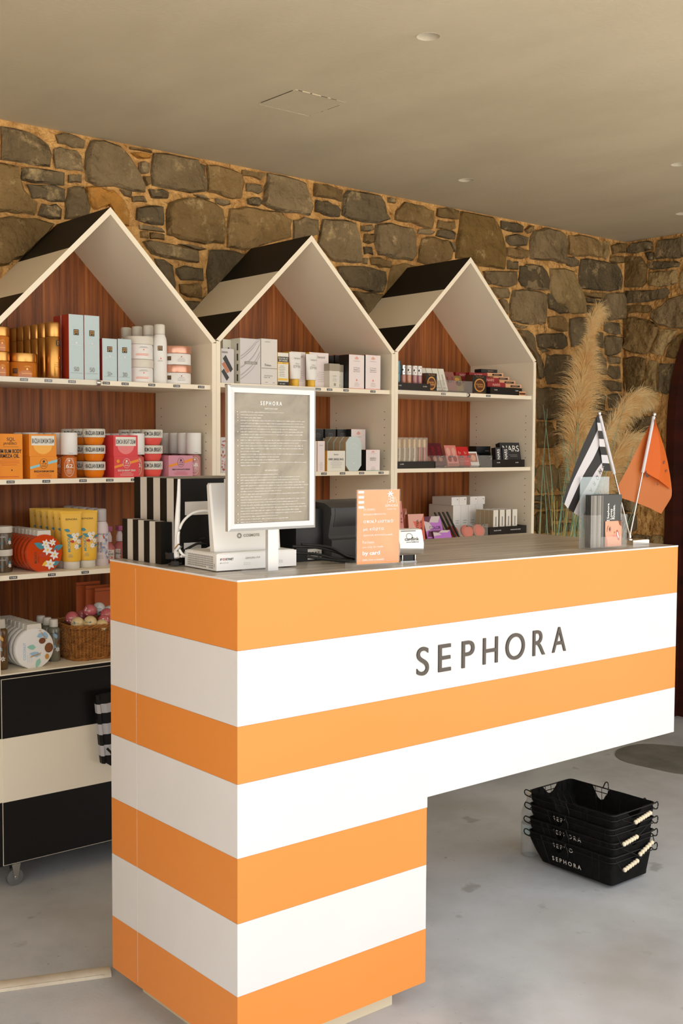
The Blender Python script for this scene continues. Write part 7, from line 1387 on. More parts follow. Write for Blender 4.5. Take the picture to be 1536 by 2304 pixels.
for i, (x, y, zz, w) in enumerate(((2.275, 1.372, .032, .098), (2.262, 1.395, .0525, .098), (2.225, 1.43, .073, .10), (2.16, 1.46, .073, .075))):
    t = thing('red_cosmetic_box', ['lowest dark red cosmetic box, in front', 'second dark red cosmetic box of the stepped pile', 'third dark red cosmetic box of the stepped pile', 'rearmost dark red cosmetic box above the chocolate side'][i], 'carton', (x, y, 1.6045), -.12, 'stepped dark red boxes')
    b = MB(); b.box(-w/2, w/2, 0, .05, zz if i < 3 else .05, zz+.0205, 'dred'); b.build('box', t)
    b = MB(); prints(b, [('T', 'NARS', 0, zz+.010, w*.42, .011, 'rosetri', .01)], flat()); b.build('printed_face', t, fix=False)
for i in range(5):
    x, y = 2.377-.017*i, 1.366+.02*i; zz = .0315+.0165*i
    t = thing('compact_carton', 'slim nude and black compact carton, %s step from the bottom' % ['lowest', 'second', 'third', 'fourth', 'topmost'][i], 'carton', (x, y, 1.6045), -.12, 'stepped nude compact cartons')
    b = MB(); b.box(-.045, .045, 0, .045, zz, zz+.0155, 'nude' if i < 4 else 'dark2', top='dark2'); b.build('box', t)
    b = MB(); prints(b, [('R', -.018, .036, zz+.004, zz+.012, 'dark2'), ('T', 'BENEFIT', .008, zz+.008, .03, .003, 'nude')], flat()); b.build('printed_face', t, fix=False)
tray('tr2', 'black tray under the red and nude boxes', .12, ((-.33, '7.50€', .02), (.33, '7.50€', .02)))
x, y, z = ctr('sml'); carton('tiny brown and nude box at the right end of the top shelf', 'carton', (x, y, z), wid('sml'), .03, hei('sml'), 'nude', 'dark2', 'nude', [('R', -.02, .018, .004, .012, 'choc')])

# ------------------------------------------------------------------ RIGHT UNIT, MIDDLE SHELF
tray('tr3', 'black tray of boxed lip glosses on the middle shelf', tags=((-.40, '12.99€', .02),))
x0 = (IT['lt1'][0]+IT['lt1'][1])/2; x1 = (IT['lt6'][0]+IT['lt6'][1])/2; y, z = IT['lt1'][2], 1.295
for i in range(6):
    o = gloss('lip gloss in a clear case with peach cap, %s of six' % ['leftmost', 'second', 'third', 'fourth', 'fifth', 'rightmost'][i], x0+(x1-x0)*i/5, y+.012, z+.0105, .0085, .106, 'cream' if i < 4 else 'rosy', 'peach', .3, 'cased lip glosses in the tray')
    b = MB(); b.box(-.0115, .0115, -.0115, .0115, .0, .113, 'case'); b.build('clear_case', o)
    b = MB(); prints(b, [('V', 'GLOSS', 0, .05, .005, .04, 'ink')], cyl(.0088, -.7)); b.build('print', o, fix=False)
def slant(i0, n, x0, dx, y, k, w, h, tilt, lb, grp, sp=(), side=None, z=1.295):
    for i in range(n):
        leaner(lb % ['leftmost', 'second', 'third', 'fourth', 'fifth', 'sixth'][i] if '%s' in lb else lb, x0+dx*i, y, z+.002, w, h, .016, k, tilt, side, sp, grp, rz=-.35)
slant(0, 3, 1.925, .034, 1.41, 'wine', .030, .105, -.5, 'wine-red palette carton leaning back, %s of three', 'wine-red leaning cartons', [('V', 'ROUGE', 0, .06, .012, .06, 'dred'), ('C', 0, .03, .009, .012, 'gloss1')])
slant(0, 2, 2.027, .031, 1.39, 'blush', .028, .095, -.5, 'pink palette carton leaning back, %s of two', 'pink leaning cartons', [('C', 0, .065, .009, .02, 'rosetri'), ('C', 0, .03, .009, .014, 'dred'), ('R', -.012, .012, .004, .007, 'wine')])
slant(0, 2, 2.092, .034, 1.39, 'red', .031, .088, -.5, 'bright red carton leaning back, %s of two', 'bright red leaning cartons', [('T', 'b', 0, .06, .010, .014, 'rosetri'), ('T', 'benefit', 0, .02, .02, .005, 'rosetri')])
leaner('white carton with a pictured face leaning in the clear tray', 2.163, 1.385, 1.297, .044, .066, .014, 'white', -.5, 'white', [('R', -.018, .018, .016, .058, 'gloss1'), ('C', 0, .036, .011, .015, 'skin')], rz=-.35)
leaner('dark grey slim carton leaning in the clear tray', 2.20, 1.40, 1.297, .03, .055, .012, 'dark', -.5, 'dark', rz=-.35)
acr('acr2', 'clear acrylic tray before the wine and pink cartons', tags=((-.25, '20.99€'), (.05, '17.50€'), (.38, '17.50€'))); acr('acr3', 'clear acrylic tray before the red cartons', tags=((-.35, '22.50€'), (.40, '20.49€')))
tray('tr4', 'black tray under the black boxes on the middle shelf', .10, ((-.33, '37.99€', .02), (.25, '46.00€', .02)))
def nars(lb, x, y, z, w, h, tilt, tw, d=.03, rz=-.2, vert=False):
    leaner(lb, x, y, z, w, h, d, 'dark2', tilt, 'dark2', [('V', 'NARS', 0, h*.5, w*.45, h*.75, 'white') if vert else ('T', 'NARS', .004, h*.66, w*tw, h*.34, 'white')]+([('R', -w*.1, w*.32, h*.28, h*.30, 'greyp'), ('R', -w*.05, w*.32, h*.2, h*.22, 'greyp')] if not vert else []), 'black cosmetic boxes with white lettering', rz=rz)
nars('large black box with big white lettering, leaning back', 2.392, 1.385, 1.318, .105, .078, -.25, .82)
nars('small black box with upright white lettering, left one', 2.292, 1.368, 1.319, .030, .058, -.1, .8, vert=True); nars('small black box with upright white lettering, right one', 2.336, 1.366, 1.319, .034, .058, -.1, .8, vert=True)
for i, (x, y, zz) in enumerate(((2.21, 1.47, 1.296), (2.25, 1.50, 1.326), (2.325, 1.49, 1.355), (2.36, 1.52, 1.296))):
    carton(['low plain black box at the back left', 'second plain black box at the back', 'topmost plain black box beside the large lettered one', 'plain black box at the very back'][i], 'carton', (x, y, zz), .075, .06, .029 if i < 3 else .06, 'dark2', 'dark2', 'dark2', [('R', .01, .03, .008, .011, 'greyp')], 'plain black boxes', rz=-.2)

# ------------------------------------------------------------------ RIGHT UNIT, LOWER SHELF
z = 1.0
leaner('speckled pink palette carton beside the orange card sign', 1.75, 1.40, z+.002, .05, .16, .016, 'blush', -.2, 'mauvec', [('C', random.Random(i).uniform(-.02, .02), random.Random(i+9).uniform(.01, .15), .0025, .004, 'mauvec') for i in range(24)], rz=-.2)
def facet(w, h, c): return [('P', [(-w/2, h), (0, h), (-w*.2, h*.72), (-w/2, h*.8)], c[0]), ('P', [(0, h), (w/2, h), (w*.3, h*.7), (-w*.2, h*.72)], c[1]), ('P', [(-w/2, h*.8), (-w*.2, h*.72), (-w*.05, h*.45), (-w/2, h*.3)], c[1])]
x = 1.815
leaner('coral faceted palette carton standing second from the back', 1.80, 1.45, z+.002, .08, .125, .018, 'rosetri', -.15, 'coppertri', facet(.08, .125, ('rosetri', 'coppertri')), 'coral faceted cartons', rz=-.15)
leaner('coral faceted palette carton with upright black word, in front', 1.832, 1.385, z+.002, .078, .105, .02, 'coral', -.12, 'coppertri', facet(.078, .105, ('rosetri', 'rosetri'))+[('V', 'GLITTER', .006, .052, .010, .06, 'ink'), ('V', 'BLUR', .024, .06, .010, .04, 'ink')], 'coral faceted cartons', rz=-.15)
tray('tr5', 'black tray of small white cartons on the lower shelf', .12, ((-.28, 'BLUSH 20.00€', .045), (.2, 'HIGHLIGHTER 20.50€', .065)))
leaner('orchid faceted palette carton leaning on the lower shelf', 1.925, 1.37, z+.002, .085, .095, .016, 'violet', -.45, 'plum', facet(.085, .095, ('plum', 'lilac'))+[('T', 'COLOR', .006, .045, .055, .013, 'ink'), ('P', [(-.04, .005), (.04, .005), (.02, .025), (-.03, .03)], 'plum')], rz=-.2)
leaner('second orchid faceted palette carton under the first', 1.947, 1.352, z+.002, .085, .035, .012, 'violet', -.45, 'plum', facet(.085, .035, ('plum', 'lilac')), rz=-.2)
for i in range(8):
    o = thing('eye_pencil', 'black eye pencil leaning in the row, %s from the left' % ['first', 'second', 'third', 'fourth', 'fifth', 'sixth', 'seventh', 'eighth'][i], 'pencil', (1.99+.012*i, 1.375+.012*(i % 2), z+.006), -.3, 'black eye pencils')
    b = MB(); b.lathe([(.0042, 0), (.0045, .001), (.0045, .088), (.0035, .09)], 'dark2', 10); b.xf(lambda X, Y, Z_: (X-Z_*.22, Y+Z_*.5, Z_*.84)); b.build('barrel', o, 50)
    b = MB(); b.lathe([(.0047, .090), (.0047, .118), (.003, .121)], 'dark', 10); b.xf(lambda X, Y, Z_: (X-Z_*.22, Y+Z_*.5, Z_*.84)); b.build('cap', o, 50)
def compact(lb, x, y, r, k, k2):
    o = thing('powder_compact', lb, 'compact', (x, y, z), -.25, 'round powder compacts')
    b = MB(); b.lathe([(r*.95, -.008), (r, -.006), (r, .006), (r*.95, .008)], k, 26, 0, r, 'y'); b.xf(lambda X, Y, Z_: (X, Y+Z_*.35, Z_*.94)); b.build('case', o, 40)
    b = MB(); b.lathe([(r*.72, -.0095), (r*.74, -.0079)], k2, 22, 0, r, 'y'); b.xf(lambda X, Y, Z_: (X, Y+Z_*.35, Z_*.94)); b.build('powder_window', o, 40)
compact('orange-red round compact on the left in the clear tray', 2.065, 1.41, .026, 'orc', 'orc'); compact('orange-red round compact in the middle of the clear tray', 2.115, 1.375, .028, 'orc', 'coral'); compact('clay round compact with clear rim on the right in the tray', 2.185, 1.375, .029, 'clay', 'coral')
IT['acr4'] = (2.06, 2.225, 1.362, 1.0, 1.055); acr('acr4', 'clear acrylic tray of round compacts on the lower shelf', tags=((-.25, '12.49€'), (.3, '15.49€')))
xa, xb = ctr('wb1')[0], ctr('wb4')[0]
g = None
for j in range(4):
    for i in range(4):
        lb = 'small upright white carton, %s column, %s row' % (['leftmost', 'second', 'third', 'rightmost'][i], ['front', 'second', 'third', 'rear'][j])
        loc = (xa+(xb-xa)*i/3, 1.372+.026*j, z+.0125)
        if g is None: g = carton(lb, 'carton', loc, .031, .024, .098, 'pale', 'beige', 'white', [('R', -.003, .004, .03, .07, 'greyp')], 'small white cartons in the tray')
        else: dup(g, loc, lb)
g = None
for i in range(4):
    lb = 'white folding carton in the long row at the back, %s of four' % ['leftmost', 'second', 'third', 'rightmost'][i]; loc = (2.19+.047*i, 1.515, z)
    if g is None: g = carton(lb, 'carton', loc, .046, .15, .128, 'white', 'offw', 'white', [('R', -.008, .014, .06, .062, 'greyp'), ('R', -.008, .010, .05, .052, 'greyp')], 'white cartons at the back')
    else: dup(g, loc, lb)
g = None
for i, xx in enumerate((2.185, 2.232, 2.30, 2.347)):
    lb = 'flat white carton lying on the back row, %s of four' % ['leftmost', 'second', 'third', 'rightmost'][i]
    if g is None: g = carton(lb, 'carton', (xx, 1.52, z+.1288), .046, .12, .034, 'white', 'offw', 'white', [('C', .012, .024, .0025, .0025, 'coco')], 'flat white cartons on the back row')
    else: dup(g, (xx, 1.52, z+.1288), lb)
# ================================================================== ON THE COUNTER
def T(x): return ctop(x)+.0004
def bez(P, n=12):
    o = []
    for i in range(n+1):
        f = i/n*(len(P)-1); k_ = min(int(f), len(P)-2); u = f-k_; p0 = Vector(P[max(k_-1, 0)]); p1 = Vector(P[k_]); p2 = Vector(P[k_+1]); p3 = Vector(P[min(k_+2, len(P)-1)])
        o.append(tuple(.5*((2*p1)+(p2-p0)*u+(2*p0-5*p1+4*p2-p3)*u*u+(3*p1-p0-3*p2+p3)*u**3)))
    return o
# striped gift boxes: bands wrap across the long (left) face
def striped(lb, x0, x1, y0, y1, h, n, name='striped_box', z0=None):
    z = T(x0) if z0 is None else z0
    t = thing(name, lb, 'box', ((x0+x1)/2, y0, z), 0, 'black and white striped boxes'); w = x1-x0; d = y1-y0
    b = MB(); b.box(-w/2, w/2, 0, d, 0, h, 'black')
    b.build('box', t)
    b = MB(); st = d/n
    for i in range(n):
        if i % 2 == 1:
            a, c = st*i, st*(i+1); e = .0005
            b.add([(-w/2-e, a, .0), (-w/2-e, c, 0), (-w/2-e, c, h+e), (-w/2-e, a, h+e), (w/2, a, h+e), (w/2, c, h+e)], [(0, 1, 2, 3), (3, 2, 5, 4)], 'boxside')
    b.build('white_stripe', t, fix=False); return t
lowb = striped('lower striped box at the counter end, shorter of the two', .0365, .066, .372, .560, .100, 7)
bigb = striped('tall striped box with a blank white band on its black front', .0685, .32, .335, .556, .204, 7)
b = MB(); b.box(-.115, .03, -.0012, -.0002, .118, .150, 'boxside'); b.build('front_band', bigb)
b = MB(); b.box(-.118, -.07, -.0012, -.0002, .018, .052, 'white'); b.build('paper_label', bigb)
# white network appliance
t = fw = thing('network_appliance', 'flat white network box with vent slots on its left side', 'network device', (.0508, .1567, T(.05)), math.radians(-3))
b = MB(); w, d, h = .217, .145, .0395; b.box(0, w, 0, d, .002, h, 'device'); b.box(.004, w-.004, .004, d-.004, h, h+.0015, 'device'); b.build('housing', t)
b = MB()
for fx in (.012, w-.024):
    for fy in (.012, d-.024): b.box(fx, fx+.012, fy, fy+.012, -.0003, .0018, 'dark2')
b.build('rubber_foot', t)
b = MB()
for i in range(22):
    for j in range(6):
        if i < 8 and j == 0 and 3 < i < 6: continue
        y0 = .014+i*.0054; z0 = .0065+j*.0048; b.add([(-.0004, y0, z0), (-.0004, y0+.0022, z0), (-.0004, y0+.0034, z0+.0034), (-.0004, y0+.0012, z0+.0034)], [(0, 1, 2, 3)], 'hole')
b.add([(-.0004, .008, .010), (-.0004, .0095, .010), (-.0004, .0095, .018), (-.0004, .008, .018)], [(0, 1, 2, 3)], 'hole')
tag(b.build('vent_slot', t, fix=False), kind='stuff')
b = MB(); prints(b, [('T', 'F', .0125, .0275, .005, .005, 'ink', .02), ('R', .0165, .0215, .0255, .0300, 'red'), ('R', .0178, .0202, .0267, .0288, 'device'), ('T', 'RTINET', .034, .0275, .021, .005, 'ink', .02), ('T', 'FortiWiFi 60F', .022, .0195, .018, .0022, 'greyp'), ('T', 'GRPOP01-FW', .096, .0275, .040, .0045, 'greyp')]+[('R', .072+.0045*i, .0735+.0045*i, .0125+.004*j, .0135+.004*j, 'greyp') for i in range(4) for j in range(2)]+[('R', .150+.006*i, .1525+.006*i, .0125+.004*j, .0138+.004*j, 'greyp') for i in range(5) for j in range(2)]+[('C', .01, .0195, .0014, .0014, 'greyp')], flat()); b.build('front_print', t, fix=False)
# antennas
for i, (x, y, zt, lean) in enumerate(((.036, .315, .205, .006), (.160, .300, .204, 0))):
    b = MB(); zz = .0; X = x-.0508; Y = y-.1567
    b.tube([(X, Y, .03), (X+lean*.2, Y, .05), (X+lean*.4, Y, .105), (X+lean, Y, .165), (X+lean*1.2, Y, zt)], [.0068, .0066, .0066, .0046, .0034], 'device', 10)
    b.tube([(X, Y-.003, .02), (X, Y+.003, .034)], .007, 'device', 8); b.build('antenna', fw, 50)
# white router panel standing on it
t = rt = thing('wifi_router', 'upright white wifi router standing on the flat network box', 'router', (.0508, .19, T(.05)+.0412), math.radians(-3))
def face(z):  # tapered outline widens slightly upwards
    return (.018-.010*z/.157, .198-.004*z/.157)
b = MB(); vs = []
for z_ in (0, .04, .1, .152, .157):
    a, c = face(z_); r_ = .0 if z_ < .155 else .004
    for (X, Y) in ((a+r_, .004), (a+.004, 0), (c-.004, 0), (c-r_, .004), (c-r_-.002, .026-.06*z_), (a+r_+.002, .026-.06*z_)): vs.append((X, Y+z_*.05, z_))
b.add(vs, [[j*6+i, j*6+(i+1) % 6, (j+1)*6+(i+1) % 6, (j+1)*6+i] for j in range(4) for i in range(6)]+[list(range(6)), [24+i for i in range(6)]], 'device'); b.build('housing', t, 30)
b = MB(); mp = lambda X, Z_, e=0: (X, Z_*.05-.0007-e, Z_); prints(b, [('O', .083, .035, .0062, .0062, .0032, 'greyp'), ('T', 'COSMOTE', .116, .035, .044, .0065, 'greyp', .02)], mp); b.build('front_print', t, fix=False)
# cables around the devices
t = thing('white_network_cable', 'white cable looping behind the router', 'cable', (.06, .27, T(.06)))
b = MB(); b.tube(bez([(-.02, .03, .045), (-.022, .028, .075), (-.008, .03, .105), (.02, .03, .125), (.05, .02, .13), (.075, .01, .12)], 24), .0032, 'device', 8); b.tube(bez([(-.02, .03, .045), (-.015, .02, .03), (.005, .025, .026), (.03, .03, .03), (.06, .01, .045), (.07, .0, .06)], 24), .0032, 'device', 8)
b.tube(bez([(-.01, .035, .024), (.02, .045, .022), (.05, .03, .03)], 24), .003, 'device', 8); b.build('cable', t, 60)
b = MB(); b.tube([(-.024, .033, .04), (-.018, .024, .052)], .0065, 'chrome', 8); b.build('connector', t)
t = thing('black_power_cable', 'black cables bunched between the striped box and the white devices', 'cable', (.045, .33, T(.045)))
b = MB(); b.tube(bez([(-.014, .0, .004), (-.004, -.012, .012), (.008, .0, .03), (.03, .0, .035), (.06, -.01, .05), (.09, .0, .045)], 24), .003, 'cableb', 7); b.tube(bez([(-.016, .01, .03), (-.006, -.004, .02), (.004, .004, .006), (.02, -.004, .004)], 24), .0035, 'cableb', 7); b.tube(bez([(.01, .012, .03), (.04, .012, .052), (.09, .005, .06)], 24), .0028, 'cableb', 7); b.build('cable', t, 60)
b = MB(); b.box(-.022, -.008, -.014, .0, .018, .032, 'dark2'); b.box(-.012, .002, -.02, -.008, .002, .012, 'dark'); b.build('plug', t)
# notice stand
t = ns = thing('notice_stand', 'silver poster frame on a pole with a round clear foot', 'sign', (.1478, .082, T(.15)), math.radians(-1))
b = MB(); b.lathe([(.067, 0), (.0685, .001), (.0685, .0035), (.067, .0045)], 'acrylic', 48); b.build('foot_plate', t, 40)
b = MB(); b.box(-.0125, .0155, -.006, .004, .0046, .16, 'silver'); b.build('pole', t)
fx0, fx1, fz0, fz1 = -.1215, .1165, .0975, .4165
b = MB(); fw_ = .0165; y0, y1, y2 = -.0075, -.0125, -.0102
O_ = [(fx0, fz0), (fx1, fz0), (fx1, fz1), (fx0, fz1)]; I_ = [(fx0+fw_, fz0+fw_), (fx1-fw_, fz0+fw_), (fx1-fw_, fz1-fw_), (fx0+fw_, fz1-fw_)]; Mx = [(fx0+.006, fz0+.006), (fx1-.006, fz0+.006), (fx1-.006, fz1-.006), (fx0+.006, fz1-.006)]
side_names = []
for i in range(4):
    j = (i+1) % 4; b = MB()
    P = [(O_[i], .0), (O_[j], .0), (O_[j], y2), (O_[i], y2), (Mx[j], y1-.001), (Mx[i], y1-.001), (I_[j], y1+.002), (I_[i], y1+.002), (I_[j], -.006), (I_[i], -.006)]
    b.add([(p[0], y, p[1]) for p, y in P], [(0, 1, 2, 3), (3, 2, 4, 5), (5, 4, 6, 7), (7, 6, 8, 9), (9, 8, 1, 0)], 'silver'); b.build('frame_rail', t, 0)
b = MB(); b.box(fx0+.002, fx1-.002, -.004, -.001, fz0+.002, fz1-.002, 'greyp'); b.build('back_board', t)
b = MB(); b.box(fx0+fw_-.001, fx1-fw_+.001, -.0062, -.0045, fz0+fw_-.001, fz1-fw_+.001, 'poster'); po = b.build('poster', t)
b = MB(); sp = []; xc = (fx0+fx1)/2; ph = fz1-fz0; zt = fz1-fw_
sp += [('T', 'S E P H O R A', xc-.002, zt-.0215, .058, .0088, 'white', .01), ('T', 'SAFETY DATA SHEET', xc-.002, zt-.0335, .036, .0028, 'white')]
r_ = random.Random(4); lay = [1, 1, 1, 4, 3, 2, 3, 2, 1, 2]
zz = zt-.041
def para(k_, zz, sp, r_):
    words = 'the of products are purchase receipt within days store card original offer valid and with return items sale please note gift sealed price exchange refund policy'.split()
    sp.append(('C', xc-.092, zz-.0008, .0009, .0009, 'white'))
    for q in range(k_):
        W_ = .168 if q < k_-1 else r_.choice((.05, .1, .15, .12)); x_ = xc-.085
        while x_ < xc-.085+W_:
            wd = r_.choice(words); ww = len(wd)*.0021; sp.append(('T', wd, x_+ww/2, zz-.0008, ww, .0022, 'white')); x_ += ww+.0016
        zz -= .00615
    return zz
# short words set as small print lines
for k_ in (1, 1, 1, 4, 3, 2, 3, 2, 1, 2): zz = para(k_, zz, sp, r_)
zz -= .006; sp.append(('T', 'RETURNS POLICY', xc-.002, zz, .036, .0028, 'white')); zz -= .008
for k_ in (1, 1, 1, 4, 2, 2, 3, 2, 1, 1): zz = para(k_, zz, sp, r_)
prints(b, sp, flat(-.0064)); b.build('poster_text', po, fix=False)
# receipt printer / till
t = thing('receipt_printer', 'dark grey receipt printer with curved front behind the orange sign', 'printer', (.42, .20, T(.42)))
prof = [(0, .006), (0, .052), (.010, .056), (.014, .062), (.010, .085), (.002, .118), (.004, .132), (.03, .143), (.10, .148), (.20, .120), (.20, .006)]
b = MB(); b.prism(prof, 0, .205, 'dark', 'x'); b.build('housing', t, 25)
b = MB(); b.prism([(a-.0008, c) for a, c in prof[4:7]]+[(.01, .128), (.016, .09)], .012, .195, 'dark2', 'x'); b.build('front_cover', t, 25)
b = MB(); b.box(.002, .20, .012, .19, -.0003, .006, 'dark2'); b.build('foot', t)
b = MB(); prints(b, [('T', 'EPSON', .112, .112, .034, .008, 'offw')], lambda X, Z_, e=0: (X, .0005-e, Z_)); b.build('front_print', t, fix=False)
t = thing('till_base', 'black till box with a worn white label, left of the receipt printer', 'till', (.335, .235, T(.335)))
b = MB(); b.prism([(0, 0), (.082, 0), (.082, .128), (.06, .130), (.0, .088)], 0, .20, 'dark2'); b.xf(lambda X, Y, Z_: (X, Y, Z_)); b.build('housing', t)
b = MB(); prints(b, [('R', .036, .080, .004, .030, 'pale')]+[('R', .04+.009*i, .045+.009*i, .008+.006*j, .0105+.006*j, 'dark') for i in range(4) for j in range(3)], flat()); b.build('worn_label', t, fix=False)
t = thing('printer_cable', 'black cables lying in front of the receipt printer', 'cable', (.40, .16, T(.40)))
for q, pth in enumerate(([(-.11, .03, .045), (-.06, .01, .042), (.0, .0, .028), (.04, .0, .010), (.07, .01, .006), (.13, .012, .012)], [(-.10, .04, .028), (-.04, .02, .022), (.01, -.01, .008), (.05, -.005, .005), (.06, .02, .006)], [(-.09, .02, .05), (-.02, .0, .040), (.03, -.008, .016), (.10, .0, .006), (.14, .02, .018)], [(-.08, .015, .02), (.0, -.015, .007), (.045, -.02, .004), (.05, .0, .012)])):
    b = MB(); b.tube(bez(pth, 24), .0036, 'cableb', 7); b.build('cable', t, 60)
# orange acrylic card sign
t = thing('card_payment_sign', 'orange sign in a clear acrylic holder saying payment by card', 'sign', (.356, .024, T(.36)), math.radians(-9))
b = MB(); b.box(-.018, .122, -.004, .030, 0, .0135, 'acrylic'); b.build('acrylic_foot', t)
b = MB(); b.box(0, .117, .006, .0075, .010, .1835, 'signo'); s_ = b.build('sign_sheet', t)
b = MB(); b.box(-.0015, .1185, .0035, .0055, .0138, .185, 'acrylic'); b.box(-.0015, .1185, .0080, .010, .0138, .185, 'acrylic'); b.build('acrylic_panel', t)
b = MB(); sp = [('R', .003, .018, .176-.0118*i, .1815-.0118*i, 'white') for i in range(4)]
cx_, cz__ = .095, .160
sp += [leaf(cx_-.004, cz__+.013, a, .010, .003, 'white') for a in (.3, 1.2, 2.1, 3.0, 3.8, 5.6)]+[('R', cx_-.008+.004*(i % 2), cx_-.0045+.004*(i % 2)+.002, cz__-.006+.003*i, cz__-.0042+.003*i, 'white') for i in range(5)]+[('R', cx_+.001, cx_+.007, cz__-.006+.0035*i, cz__-.0045+.0035*i, 'white') for i in range(4)]
sp += [('P', [(cx_-.014-.0*q, cz__-.010), (cx_-.0133, cz__-.010), (cx_-.009, cz__+.006), (cx_-.0097, cz__+.006)], 'white'), ('P', [(cx_+.014, cz__-.010), (cx_+.0133, cz__-.010), (cx_+.009, cz__+.006), (cx_+.0097, cz__+.006)], 'white')]
sp += [('T', 'SEPHORA', .094, .146, .036, .0055, 'white'), ('T', 'SUMMER TIME', .094, .1375, .026, .0026, 'white')]
for s1, xL, zc, w_, h_, bo_ in (('Οι αγορές', .016, .126, .032, .007, 0), ('πραγματοποιούνται', .016, .1145, .062, .006, 0), ('αποκλειστικά', .016, .0985, .083, .0085, .03), ('με κάρτα', .016, .080, .057, .0095, .03), ('(χρεωστική, πιστωτική ή prepaid).', .016, .0655, .082, .0055, .01), ('Purchases', .014, .0495, .032, .0065, 0), ('can only be made', .014, .0375, .057, .006, 0), ('by card', .014, .0225, .048, .012, .03), ('(debit, credit or prepaid).', .014, .0075, .060, .005, .01)):
    sp.append(('T', s1, xL+w_/2, zc+.005*0+.012, w_, h_, 'white', bo_))
prints(b, sp, flat(.0058)); b.build('sign_text', s_, fix=False)
# card terminal
t = thing('card_terminal', 'white and silver card terminal standing beside the orange sign', 'card reader', (.572, .078, T(.57)), math.radians(-14))
b = MB(); P = [(.0, .018), (-.006, .03), (-.007, .045), (.002, .072), (.006, .080), (.03, .082), (.05, .078), (.052, .03), (.045, .018)]
b.prism(P, -.034, .034, 'device', 'x'); b.build('housing', t, 35)
b = MB(); b.prism([(-.0012, .018), (-.0075, .030), (-.0085, .046), (-.004, .046), (-.002, .03), (.002, .0185)], -.033, .033, 'chrome', 'x'); b.build('lower_cover', t, 50)
b = MB(); b.box(-.026, .018, .0, .03, .0, .003, 'chrome'); 
for x_ in (-.022, .014): b.box(x_-.001, x_+.001, .0, .03, .003, .020, 'chrome')
b.build('bracket', t); b = MB(); b.box(-.018, .012, .004, .03, .003, .018, 'dark2'); b.build('socket', t)
b = MB(); mp = lambda X, Z_, e=0: (X, -.0069+(Z_-.045)*.333-.001-e, Z_); prints(b, [('O', -.004, .064, .009, .008, .001, 'ink'), ('T', 'cardlink', .002, .058, .040, .0085, 'ink', .01), ('T', 'worldline', .002, .0505, .036, .003, 'ink', .02), ('R', -.026, .016, .0765, .078, 'dark')], mp); b.build('front_print', t, fix=False)
# brochure holder
t = thing('brochure_holder', 'clear acrylic holder of charcoal cards with a portrait and upright white words', 'holder', (1.237, .0445, T(1.24)), math.radians(-7)); W_ = .137
b = MB(); b.box(-.0, W_, 0, .002, 0, .004, 'acrylic'); b.box(0, .038, -.002, .0, .004, .098, 'acrylic'); b.box(W_-.018, W_+.004, -.002, 0, .004, .098, 'acrylic'); b.box(.038, W_-.018, -.002, 0, .004, .035, 'acrylic')
b.box(-.002, 0, -.002, .045, 0, .098, 'acrylic'); b.box(W_+.004, W_+.006, -.002, .045, 0, .098, 'acrylic'); b.box(0, W_+.004, 0, .045, 0, .002, 'acrylic'); b.build('pocket', t)
b = MB(); b.box(.0, W_-.022, .045, .047, 0, .205, 'frost'); b.build('back_plate', t)
for q in range(4):
    o = thing('brochure', ['charcoal card with a portrait and upright white words, front of the holder', 'second charcoal card in the holder', 'third card in the holder, showing its edge', 'rearmost card in the holder'][q], 'brochure', (1.237, .0445, T(1.24)), math.radians(-7), 'cards in the clear holder')
    b = MB(); y_ = .006+.006*q; x_ = .004 if q else .004; b.box(x_, .127, y_, y_+.0035, .0045, .154+.0003*q, 'cardg'); c_ = b.build('card', o)
    if q == 0:
        b = MB(); sp = [('R', x_, .052, .0055, .153, 'cardf')]+[('R', x_+.006+.009*i, x_+.008+.009*i+.002*(i % 2), .0055, .153, 'greyp' if i % 2 else 'cardg') for i in range(5)]
        sp += [('V', 'Sephora', .0725, .108, .011, .044, 'white'), ('V', 'Loves', .083, .099, .009, .030, 'white'), ('V', 'Rhodes.', .0935, .105, .010, .042, 'white'), ('V', 'SUMMER RHODES', .123, .104, .003, .044, 'offw')]
        sp += [('R', .066+.003*i, .0675+.003*i, .075, .083, 'white') for i in range(4)]
        sp += [('R', .060, .126, .0055, .079, 'skin'), ('P', [(.060, .0055), (.060, .050), (.064, .036), (.070, .022), (.070, .0055)], 'skin2'), ('P', [(.112, .079), (.116, .068), (.126, .062), (.126, .079)], 'coco')]
        sp += [('C', .079, .056, .0055, .0085, 'skin2'), ('C', .078, .056, .0022, .0048, 'dark2'), ('P', [(.068, .048), (.070, .058), (.073, .066), (.071, .067), (.067, .058), (.066, .048)], 'coco'), ('C', .098, .046, .0045, .0035, 'skin2'), ('C', .097, .036, .009, .004, 'blush')]
        sp += [('P', [(.104, .050), (.106, .036), (.112, .024), (.117, .022), (.117, .034), (.113, .048), (.108, .054)], 'lips'), ('P', [(.107, .048), (.109, .036), (.114, .027), (.115, .034), (.111, .046)], 'white')]
        prints(b, sp, flat(.0055)); b.build('printed_face', c_, fix=False)
